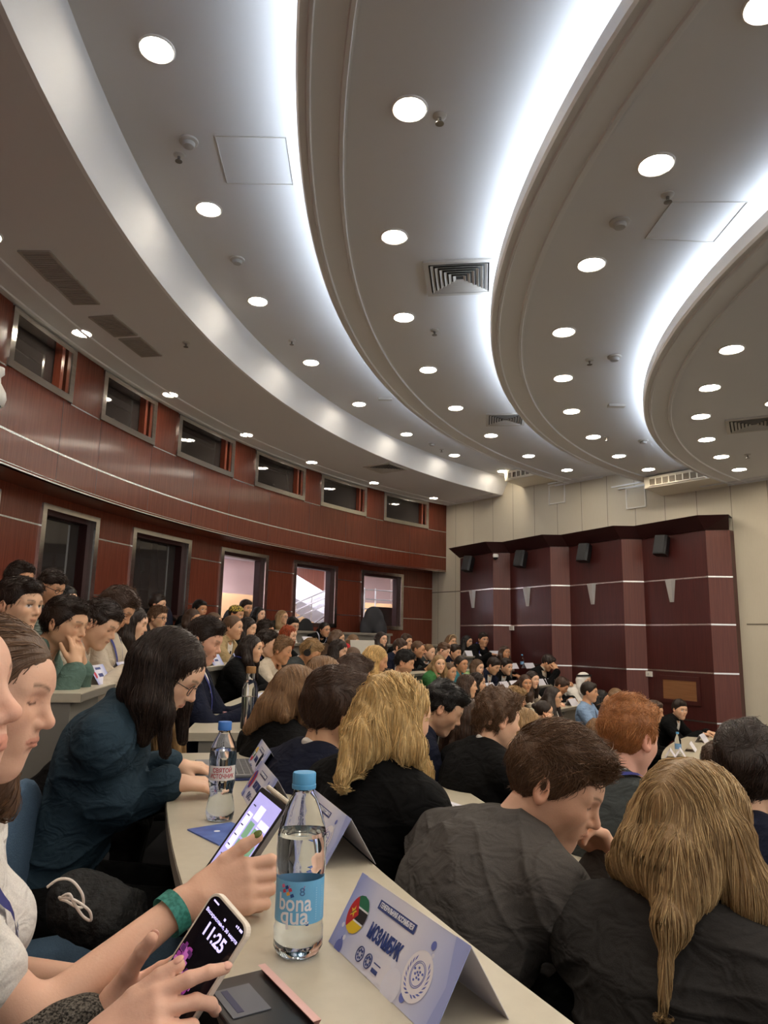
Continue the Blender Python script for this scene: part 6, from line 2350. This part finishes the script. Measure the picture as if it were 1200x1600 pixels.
p = atz(465, 1489, TZ[0])
ya = face_cam(p)
bo = thing('water_bottle', 'half-litre water bottle with blue cap and blue label, nearest the viewer on the desk', 'bottle', (p[0], p[1], TZ[0]), 0)
S_ = 1.05
prof = [(.004, .004), (.018, .001), (.028, .003), (.0325, .012), (.0328, .034), (.0312, .039), (.0315, .043), (.0315, .098), (.0330, .102), (.0335, .112), (.0328, .120), (.0335, .130), (.0326, .140), (.0330, .148), (.0300, .162), (.0285, .166), (.0280, .170), (.0225, .186), (.0170, .196), (.0140, .201), (.0135, .208), (.0155, .209), (.0155, .211), (.0130, .212), (.0130, .2195)]
prof = [(r * S_, z * S_) for r, z in prof]
MB().lathe(prof, 40).build('body', PET, bo, smooth=True)
w = [(max(r - .0012, .001), z + (.0012 if z < .01 else 0)) for r, z in prof if z < .150 * S_] + [(.0300, .152 * S_), (.001, .1521 * S_)]
MB().lathe(w, 40).build('water', WATER, bo, smooth=True, auto=40)
cp = MB().lathe([(.0162 * S_, .207 * S_), (.0166 * S_, .209 * S_), (.0166 * S_, .2125 * S_), (.0158 * S_, .2130 * S_), (.0160 * S_, .2140 * S_), (.0160 * S_, .2265 * S_), (.0150 * S_, .2280 * S_), (.001, .2283 * S_)], 36)
cp.build('cap', CAPB, bo, smooth=True, auto=35)
lb = label_band(bo, .0322 * S_, .045 * S_, .097 * S_, mat('label_blue', srgb(112, 180, 222), .4))
R_ = .0325 * S_
wrap_text('bona', .0300, WHITEINK, lb, R_, ya - .22, .0705 * S_, .0004, .84)
wrap_text('qua', .0300, WHITEINK, lb, R_, ya - .22, .0550 * S_, .0004, .98)
wrap_text('8', .0150, fm(70, 110, 160), lb, R_, ya + .10, .0845 * S_, .0, 1.1)
pm = MB()
for i, (x, y, c_) in enumerate(((-.016, .086, 0), (-.012, .091, 1), (-.010, .083, 2), (-.007, .088, 0), (-.018, .092, 3), (-.004, .081, 1))):
    pm.add([(x, y, 0), (x + .005, y + .002, 0), (x + .003, y + .006, 0), (x - .001, y + .004, 0)], [(0, 1, 2, 3)], c_)
pb = pm.build('label_print', [fm(196, 60, 84), fm(40, 76, 140), fm(236, 170, 70), fm(224, 110, 150)], lb, fixn=False)
bend(pb, R_, ya - .25)
pm = MB()
pm.add([(-.012, .0915, 0), (.010, .0915, 0), (.012, .0965, 0), (-.010, .0965, 0)], [(0, 1, 2, 3)], 0)
pm.add([(.0145, .046, 0), (.0185, .046, 0), (.0185, .052, 0), (.0145, .052, 0)], [(0, 1, 2, 3)], 1)
pb = pm.build('label_stripe', [fm(206, 96, 148), fm(40, 76, 140)], lb, fixn=False)
bend(pb, R_, ya - .15)
# fine print column
pm = MB()
for i in range(14):
    pm.add([(.022, .052 + i * .003, 0), (.036, .052 + i * .003, 0), (.036, .0531 + i * .003, 0), (.022, .0531 + i * .003, 0)], [(0, 1, 2, 3)])
pb = pm.build('fine_print', fm(160, 204, 232), lb, fixn=False)
bend(pb, R_, ya + .06)

p = atz(343, 1281, TZ[0])
ya = face_cam(p)
bo = thing('water_bottle', 'small waisted water bottle with red lettering by the teal shirt', 'bottle', (p[0], p[1], TZ[0]), 0)
prof = [(.004, .004), (.020, .001), (.031, .004), (.0330, .014), (.0335, .026), (.0300, .045), (.0270, .060), (.0275, .070), (.0310, .085), (.0318, .090), (.0318, .128), (.0325, .135), (.0325, .148), (.0300, .165), (.0230, .183), (.0150, .197), (.0135, .201), (.0135, .206), (.0155, .207), (.0155, .210), (.0130, .211), (.0130, .217)]
MB().lathe(prof, 36).build('body', PET, bo, smooth=True)
w = [(max(r - .0012, .001), z + (.0012 if z < .01 else 0)) for r, z in prof if z < .15] + [(.0300, .160), (.001, .1601)]
MB().lathe(w, 36).build('water', WATER, bo, smooth=True, auto=40)
MB().lathe([(.0160, .206), (.0164, .2075), (.0164, .2245), (.0155, .226), (.001, .2262)], 30).build('cap', mat('cap_blue_dark', srgb(62, 118, 196), .4), bo, smooth=True, auto=35)
lb = label_band(bo, .0322, .094, .127, mat('label_clear', srgb(226, 222, 218), .4), a0=ya - 1.15, a1=ya + 1.15)
RED = fm(176, 40, 52)
wrap_text('СВЯТОЙ', .0135, RED, lb, .0325, ya, .1165, .0003, .86)
wrap_text('ИСТОЧНИК', .0135, RED, lb, .0325, ya, .1035, .0003, .80)

p = atz(386, 1176, TZ[0])
p = aty(386, 1172, 3.35)
bo = thing('glass_bottle', 'clear glass bottle with cork cap half full of water on the second desk', 'bottle', (p[0], p[1], TZ[0]), 0)
MB().lathe([(.002, .001), (.034, .001), (.038, .006), (.038, .185), (.030, .215), (.022, .228), (.020, .235), (.020, .262)], 28).build('body', mat('clear_glass', (.95, .97, .97), .0, trans=1.0, ior=1.2), bo, smooth=True, auto=50)
MB().lathe([(.002, .003), (.036, .004), (.036, .150), (.001, .1501)], 28).build('water', WATER, bo, smooth=True, auto=40)
MB().lathe([(.0225, .258), (.023, .26), (.023, .288), (.022, .29), (.001, .2902)], 24).build('cork_cap', mat('cork', srgb(170, 128, 80), .8, noise=((200, 200, 200), srgb(130, 92, 54))), bo, smooth=True, auto=40)


def plain_bottle(pos, label, capc):
    b_ = thing('water_bottle', label, 'bottle', pos, 0)
    MB().lathe([(.002, .001), (.030, .002), (.032, .01), (.032, .15), (.018, .188), (.013, .2), (.013, .215)], 16).build('body', PET, b_, smooth=True)
    MB().lathe([(.0328, .06), (.0328, .11)], 16, caps=False).build('label', fm(120, 160, 200), b_, smooth=True)
    MB().lathe([(.015, .212), (.015, .23), (.001, .231)], 14).build('cap', capc, b_, smooth=True, auto=40)


for (x, y, k, lab_) in ((816, 1050, 0, 'far water bottle standing between two white cards before the mahogany wall'), (1059, 1157, -4, 'water bottle in front of the man facing the viewer under the plywood hatch'), (987, 1092, -3, 'water bottle beside the light brown-haired woman by the mahogany wall')):
    v = ray(x, y)
    r = RF(k) + .2
    a = v[:2] @ v[:2]
    c = np.array(CR)
    b_ = -2 * v[:2] @ c
    tt_ = (-b_ + math.sqrt(max(b_ * b_ - 4 * a * (c @ c - r * r), 0))) / (2 * a)
    q = v * tt_
    plain_bottle((q[0], q[1], TZ[k]), lab_, CAPB)

# ------------------------------------------------------------------ tablet held by the girl in the T-shirt
def rounded(w_, h_, r, n=6):
    pts = []
    for cx, cy, a0 in ((w_ - r, h_ - r, 0), (r, h_ - r, 90), (r, r, 180), (w_ - r, r, 270)):
        for i in range(n + 1):
            a = rad(a0 + 90 * i / n)
            pts.append((cx + r * math.cos(a), cy + r * math.sin(a)))
    return pts


def frame3(o, x, y, z):
    return Matrix(((x[0], y[0], z[0], o[0]), (x[1], y[1], z[1], o[1]), (x[2], y[2], z[2], o[2]), (0, 0, 0, 1)))


TLc = aty(409, 1229, 1.335)
TW = nrm((.45, -.88, -.05))
TL_ = np.array((.53, .24, .81))
TL_ = nrm(TL_ - np.dot(TL_, TW) * TW)
TN = np.cross(TW, TL_)
tw_, th_ = .142, .205
F = frame3(TLc - TL_ * th_, TW, TL_, TN)
tb = thing('tablet', 'tablet in a grey case showing a lavender and green timetable, held above the desk', 'tablet')
MB().prism(rounded(tw_, th_, .010), -.009, 0, 0, F).build('case', mat('grey_case', srgb(120, 118, 116), .5), tb)
MB().prism(rounded(tw_, th_, .010), 0, .0006, 0, F @ Matrix.Translation((0, 0, 0))).build('bezel', BLACK, tb)
UI = [mat('ui_lavender', srgb(168, 162, 220), .4, emit=.55), mat('ui_green', srgb(120, 160, 130), .4, emit=.45), mat('ui_white', srgb(214, 210, 240), .4, emit=.7), mat('ui_blue', srgb(140, 146, 206), .4, emit=.5), mat('ui_dark', srgb(60, 56, 84), .4, emit=.3)]
sm = MB()
b0 = .009
sm.add([F @ Vector(v) for v in ((b0, b0, .0008), (tw_ - b0, b0, .0008), (tw_ - b0, th_ - b0, .0008), (b0, th_ - b0, .0008))], [(0, 1, 2, 3)], 0)


def cellq(x0, y0, x1, y1, mi, z=.0010):
    sm.add([F @ Vector(v) for v in ((x0, y0, z), (x1, y0, z), (x1, y1, z), (x0, y1, z))], [(0, 1, 2, 3)], mi)


for (x0, y0, x1, y1, mi) in ((.050, .120, .075, .150, 1), (.085, .150, .130, .162, 2), (.050, .155, .080, .180, 2), (.050, .078, .075, .116, 1), (.082, .098, .128, .124, 1), (.082, .130, .100, .145, 1), (.104, .130, .130, .146, 2), (.082, .062, .128, .094, 1),
                             (.020, .020, .045, .070, 3), (.050, .030, .078, .072, 3), (.082, .020, .128, .056, 3), (.018, .090, .044, .160, 2)):
    cellq(x0, y0, x1, y1, mi)
for i in range(9):
    cellq(.020, .020 + i * .019, .034, .0222 + i * .019, 4, .0012)
for i in range(6):
    cellq(.086, .066 + i * .016, .108, .0680 + i * .016, 2, .0012)
sm.build('screen', UI, tb, fixn=False)
pen = MB().tube([F @ Vector((.020, th_ + .006, -.004)), F @ Vector((tw_ + .006, th_ + .006, -.004))], .0045, 10)
pn = pen.build('stylus', mat('cream_plastic', srgb(214, 204, 186), .4), None)
tag(pn, 'cream stylus clipped along the top edge of the tablet', 'stylus')
st_ = MB().add([F @ Vector((0, .02, -.010)), F @ Vector((tw_, .02, -.010)), F @ Vector((tw_, .10, -.010)), F @ Vector((0, .10, -.010)), F @ Vector((0, -.004, -.085)), F @ Vector((tw_, -.004, -.085))], [(0, 1, 5, 4), (3, 2, 5, 4)])
st_.build('case_flap', BLACK, tb)

# ------------------------------------------------------------------ phone in the hands of the neighbour
F = frame3(PH_C - PH_W * .036 - PH_L * .074, PH_W, PH_L, PH_N)
ph = thing('mobile_phone', 'phone in cream case showing 11:25 over purple flowers, held in two hands', 'phone')
CRM = mat('cream_case', srgb(232, 220, 204), .45)
MB().prism(rounded(.0725, .148, .013), -.010, 0, 0, F).build('case', CRM, ph, bevel=.0012)
MB().prism([(x + .0028, y + .0028) for x, y in rounded(.0669, .1424, .0115)], 0, .0005, 0, F).build('screen', mat('phone_black', srgb(22, 18, 28), .08, spec=.6), ph)
scr = [c_ for c_ in ph.children if c_.name.startswith('screen')][0]
LIT = mat('phone_lilac', srgb(196, 186, 240), .4, emit=.8)
text_mesh('11:25', .022, LIT, scr, F @ Matrix.Translation((.037, .110, .0008)), .0005, name='clock_digits', sx=.82)
text_mesh('Воскресенье, 30 марта', .0056, LIT, scr, F @ Matrix.Translation((.037, .126, .0008)), .0001, name='date_line')
sb = MB()
for (x0, y0, x1, y1) in ((.0085, .1382, .0185, .1402), (.0545, .1375, .0565, .1400), (.0575, .1375, .0595, .1405), (.0610, .1372, .0665, .1402), (.0355, .1315, .0385, .1345)):
    sb.add([F @ Vector(v) for v in ((x0, y0, .0008), (x1, y0, .0008), (x1, y1, .0008), (x0, y1, .0008))], [(0, 1, 2, 3)])
sb.build('status_icons', LIT, scr, fixn=False)
FL = [mat('petal_%d' % i, srgb(*c_), .5, emit=.28) for i, c_ in enumerate(((150, 62, 140), (112, 44, 112), (190, 104, 180), (84, 40, 92)))]
fb = MB()
rg = random.Random(4)
for i in range(130):
    x, y = rg.uniform(.006, .050), rg.uniform(.014, .082)
    if y > .090 - x * .9 + rg.uniform(-.01, .01) and x > .02:
        continue
    q = []
    r = rg.uniform(.0022, .0042)
    for k in range(8):
        a = k * PI / 4
        q.append(F @ Vector((x + r * (1 + .25 * (k % 2)) * math.cos(a), y + r * (1 + .25 * (k % 2)) * math.sin(a), .00072 + i * 2e-6)))
    fb.add(q, [tuple(range(8))], rg.randrange(4))
fb.build('flower_picture', FL, scr, fixn=False)
MB().prism([(x + .006, y + .118) for x, y in rounded(.026, .026, .006)], -.0125, -.010, 0, F).build('camera_bump', BLACK, ph)

# ------------------------------------------------------------------ other things on the near desk
def flat_box(name, label, cat, px, py, z, w_, h_, t_, m_, rz, group=None):
    p_ = atz(px, py, z)
    o_ = MB().box((-w_ / 2, -h_ / 2, 0), (w_ / 2, h_ / 2, t_)).build(name, m_, None, bevel=min(.002, t_ * .4))
    o_.location = (p_[0], p_[1], z)
    o_.rotation_euler = (0, 0, rz)
    tag(o_, label, cat, group)
    return o_


p = atz(372, 1206, TZ[0])
ang = math.atan2(tang(p)[1], tang(p)[0])
lt = thing('laptop', 'slim grey laptop base in a navy sleeve under the hands of the teal shirt', 'laptop', (p[0] - .03, p[1], TZ[0]), ang)
MB().box((-.16, -.115, 0), (.16, .115, .006)).build('sleeve', mat('navy_sleeve', srgb(44, 56, 104), .6), lt, bevel=.002)
MB().box((-.15, -.105, .006), (.15, .105, .016)).build('base', mat('laptop_grey', srgb(128, 128, 130), .4, .3), lt, bevel=.003)
kb = MB()
for i in range(13):
    for j in range(5):
        kb.box((-.135 + i * .0208, -.02 + j * .0205, .016), (-.135 + i * .0208 + .0165, -.02 + j * .0205 + .016, .0172))
kb.build('keyboard', mat('key_grey', srgb(92, 92, 95), .5), lt)
MB().box((-.045, -.095, .016), (.045, -.032, .0164)).build('touchpad', mat('pad_grey', srgb(150, 150, 152), .35), lt)
p = atz(352, 1303, TZ[0])
bk = MB().box((-.075, -.055, 0), (.075, .055, .003)).build('booklet', mat('booklet_blue', srgb(92, 120, 190), .4, noise=((18, 18, 18), srgb(58, 78, 156), .15)), None)
bk.location = (p[0], p[1], TZ[0])
bk.rotation_euler = (0, 0, rad(-50))
tag(bk, 'blue printed booklet lying beside the tablet', 'booklet')
bb = MB()
disc(bb, .03, .02, .010, .010, .0034)
disc(bb, -.02, -.01, .007, .007, .0034)
bb.build('cover_print', fm(228, 232, 244), bk, fixn=False)
# open phone case with a dark card slot at the desk edge
p = atz(398, 1578, TZ[0])
pc = thing('phone_case', 'open dark wallet phone case with pale pink edge at the bottom picture edge', 'phone case', (p[0], p[1], TZ[0]), rad(-58))
MB().box((-.08, -.042, 0), (.08, .042, .006)).build('tray', mat('case_black', (.012, .012, .014), .35), pc, bevel=.002)
MB().add([(-.08, .040, .004), (.08, .040, .004), (.08, .046, .012), (-.08, .046, .012), (-.08, .036, .012), (.08, .036, .012)], [(0, 1, 2, 3), (3, 2, 5, 4)]).build('edge', mat('pale_pink', srgb(222, 178, 172), .5), pc)
MB().box((-.05, -.034, .0062), (.02, .012, .0072)).build('card', mat('card_grey', srgb(96, 98, 106), .5), pc)
MB().box((-.045, -.026, .0073), (.012, -.018, .0075)).build('card_print', mat('card_print_dark', srgb(50, 54, 84), .5), pc)
# second desk
PINK_ = mat('pink_cover', srgb(222, 168, 172), .5)
flat_box('notebook', 'pale pink notebook lying on the second desk beside the navy jacket', 'notebook', 356, 1113, TZ[0], .16, .10, .012, PINK_, rad(-60))
flat_box('mobile_phone', 'dark blue phone lying on the second desk in front of the pink notebook', 'phone', 348, 1124, TZ[0], .15, .075, .009, mat('phone_blue', srgb(44, 52, 78), .3), rad(-40))
flat_box('paper_sheet', 'white sheets of paper on the second desk under the black blazer', 'paper', 412, 1086, TZ[0], .30, .21, .004, PAPER, rad(-60))
p = aty(432, 1094, 4.1)
lt = thing('laptop', 'open laptop with pale lid seen from its edge on the second desk', 'laptop', (p[0], p[1], TZ[0]), rad(97))
MB().box((-.16, -.11, 0), (.16, .11, .014)).build('base', mat('laptop_dark', srgb(40, 40, 44), .4), lt, bevel=.003)
Ml = Matrix.Translation((0, -.11, .014)) @ Matrix.Rotation(rad(20), 4, 'X')
MB().box((-.16, -.006, 0), (.16, 0, .215), Ml).build('lid', mat('laptop_pale', srgb(196, 194, 192), .35, .3), lt, bevel=.002)
MB().box((-.15, .0002, .008), (.15, .001, .205), Ml).build('screen', mat('laptop_screen', (.02, .02, .025), .1), lt)
# row below
p = atz(706, 1270, TZ[-1])
sh_ = MB().box((-.15, -.105, 0), (.15, .105, .003)).build('paper_sheet', PAPER)
sh_.location = (p[0], p[1], TZ[-1])
sh_.rotation_euler = (0, 0, rad(-58))
tag(sh_, 'white printed sheet on the lower desk between the blonde and the grey suit', 'paper')
pl = MB()
for i in range(10):
    pl.add([(-.13, -.09 + i * .018, .0034), (.13 - (i % 3) * .05, -.09 + i * .018, .0034), (.13 - (i % 3) * .05, -.086 + i * .018, .0034), (-.13, -.086 + i * .018, .0034)], [(0, 1, 2, 3)])
pl.build('printed_lines', fm(150, 148, 150), sh_, fixn=False)
flat_box('folder', 'lavender blue folder on the lower desk right of the blonde', 'folder', 668, 1200, TZ[-1], .23, .16, .012, mat('folder_blue', srgb(150, 156, 210), .5), rad(-50))
p = aty(568, 1007, 9.4)
lp = thing('laptop', 'open laptop with pale lid turned to the viewer under the grey ledge desk', 'laptop', (p[0], p[1], TZ[1]), rad(20))
MB().box((-.17, -.006, 0), (.17, .006, .24), Matrix.Rotation(rad(-14), 4, 'X')).build('lid', mat('grey_lid', srgb(176, 170, 158), .5), lp, bevel=.004)
MB().box((-.17, .0, 0), (.17, .22, .014)).build('base', mat('laptop_dark', srgb(40, 40, 44), .4), lp, bevel=.003)

# ------------------------------------------------------------------ chairs, bag, cable
BLUEF = mat('blue_fabric', srgb(84, 108, 130), .9, noise=((260, 260, 260), srgb(66, 88, 110), .3), bump=((300, 300, 300), .2))
NAVYF = mat('navy_leather', srgb(24, 28, 46), .5)
BLACKF = mat('black_fabric', (.012, .012, .013), .85)
REDF = mat('red_fabric', srgb(196, 44, 52), .7)


def chair(pos, face, label, m_, hgt=.86, group=None):
    t = thing('chair', label, 'chair', tuple(pos), face, group)
    f = Sdf().ell((-.215, 0, hgt - .20), (.040, .20, .22), .02)
    P, Fq = sdf_mesh(f, .014)
    mesh_obj('backrest', P, Fq, m_, t)
    f = Sdf().ell((.0, 0, .435), (.23, .22, .045), .02)
    P, Fq = sdf_mesh(f, .014)
    mesh_obj('seat', P, Fq, m_, t)
    MB().tube([(-.19, 0, .42), (-.235, 0, .5), (-.23, 0, hgt - .2)], .018, 8).build('back_bar', BLACK, t, smooth=True)
    for sx_ in (-1, 1):
        for sy_ in (-1, 1):
            MB().tube([(.15 * sx_, .15 * sy_, .42), (.20 * sx_, .19 * sy_, 0)], .014, 8).build('leg', BLACK, t, smooth=True)
    return t


def chair_at(px, py, k, d, label, m_, hgt=.86, rz=None):
    p_ = aty(px, py, d)
    fl = TZ[k] - .75
    a = math.atan2(CR[1] - p_[1], CR[0] - p_[0]) if rz is None else rz
    q_ = p_ + np.array([math.cos(a), math.sin(a), 0]) * .215
    return chair((q_[0], q_[1], fl), a, label, m_, hgt, 'chairs')


chair_at(30, 1275, 0, 1.75, 'blue upholstered chair back behind the girl in the white T-shirt', BLUEF, .80, rad(8))
chair_at(344, 1092, 0, 4.3, 'blue upholstered chair back beside the flushed man in navy', BLUEF, .74)
chair_at(938, 1108, -3, 9.2, 'navy chair with metal frame beside the light blue shirt', NAVYF, .74)
chair_at(541, 1003, 1, 9.9, 'bright red chair back left of the light brown-haired girl', REDF, .92)
chair_at(478, 972, 3, 11.9, 'black chair back standing behind the grey ledge desk', BLACKF, .95)
chair_at(362, 952, 3, 11.0, 'dark navy leather chair under the bright lobby window', NAVYF, 1.05)
chair_at(402, 948, 3, 11.4, 'navy leather chair right of the bearded man', NAVYF, 1.1)
chair_at(256, 960, 3, 9.2, 'dark chair under the second dark window', NAVYF, 1.0)
ct = chair_at(580, 972, 3, 13.2, 'dark chair draped with a coat under the rightmost tall window', NAVYF, 1.15)
f = Sdf().ell((-.20, .05, 1.02), (.12, .24, .22), .03).ell((-.14, .16, .82), (.12, .16, .20), .05).ell((-.24, -.12, .85), (.08, .14, .2), .05)
f.noise(lambda P: .012 * wob(P, 14, 3))
P, Fq = sdf_mesh(f, .014)
co_ = mesh_obj('coat', P, Fq, mat('dark_grey_cloth', srgb(52, 52, 56), .9), None)
co_.location = ct.location
co_.rotation_euler = ct.rotation_euler
tag(co_, 'dark grey coat hung over the chair under the rightmost tall window', 'coat')
q0 = aty(1118, 1190, 5.3)
a0_ = math.atan2(CR[1] - q0[1], CR[0] - q0[0])
chair((q0[0] - math.cos(a0_) * .12, q0[1] - math.sin(a0_) * .12, TZ[-4] - .75), a0_, 'black chair under the small brown-haired person beside the far right desk', BLACKF, .74, 'chairs')
# black bag with a white cable coil on the lap of the girl in the T-shirt
bg0 = aty(150, 1420, 1.50)
f = Sdf().ell(bg0, (.085, .08, .050), .03).ell(bg0 + np.array([.05, -.02, -.02]), (.06, .07, .055), .04).ell(bg0 + np.array([-.06, .03, .015]), (.06, .06, .055), .04)
f.noise(lambda P: .010 * wob(P, 45, 8) + .006 * np.abs(wob(P, 90, 4)))
P, Fq = sdf_mesh(f, .006)
bag = mesh_obj('bag', P, Fq, mat('crinkled_black', (.006, .006, .006), .75, bump=((60, 60, 60), .9)), None, bg0)
bag.location = tuple(bg0)
tag(bag, 'crumpled black fabric bag on the lap behind the bare arm', 'bag')
cp_ = [aty(x, y, d_) for x, y, d_ in ((74, 1386, 1.22), (92, 1374, 1.22), (112, 1376, 1.22), (128, 1396, 1.22), (130, 1415, 1.22), (122, 1418, 1.21), (104, 1408, 1.21), (94, 1404, 1.21), (108, 1397, 1.20), (116, 1412, 1.20), (130, 1432, 1.20), (142, 1438, 1.20), (140, 1424, 1.20), (126, 1412, 1.20), (110, 1404, 1.20), (90, 1402, 1.21))]
cu_ = []
for i in range(len(cp_) - 1):
    p0, p1, p2, p3 = cp_[max(i - 1, 0)], cp_[i], cp_[i + 1], cp_[min(i + 2, len(cp_) - 1)]
    for t_ in np.linspace(0, 1, 7)[:-1]:
        cu_.append(.5 * (2 * p1 + (p2 - p0) * t_ + (2 * p0 - 5 * p1 + 4 * p2 - p3) * t_ ** 2 + (3 * p1 - p0 - 3 * p2 + p3) * t_ ** 3))
cb = MB().tube([tuple(v) for v in cu_], .0024, 8).build('cable', mat('white_cable', srgb(226, 214, 204), .4), None, smooth=True)
tag(cb, 'coiled white charging cable on the black bag', 'cable')
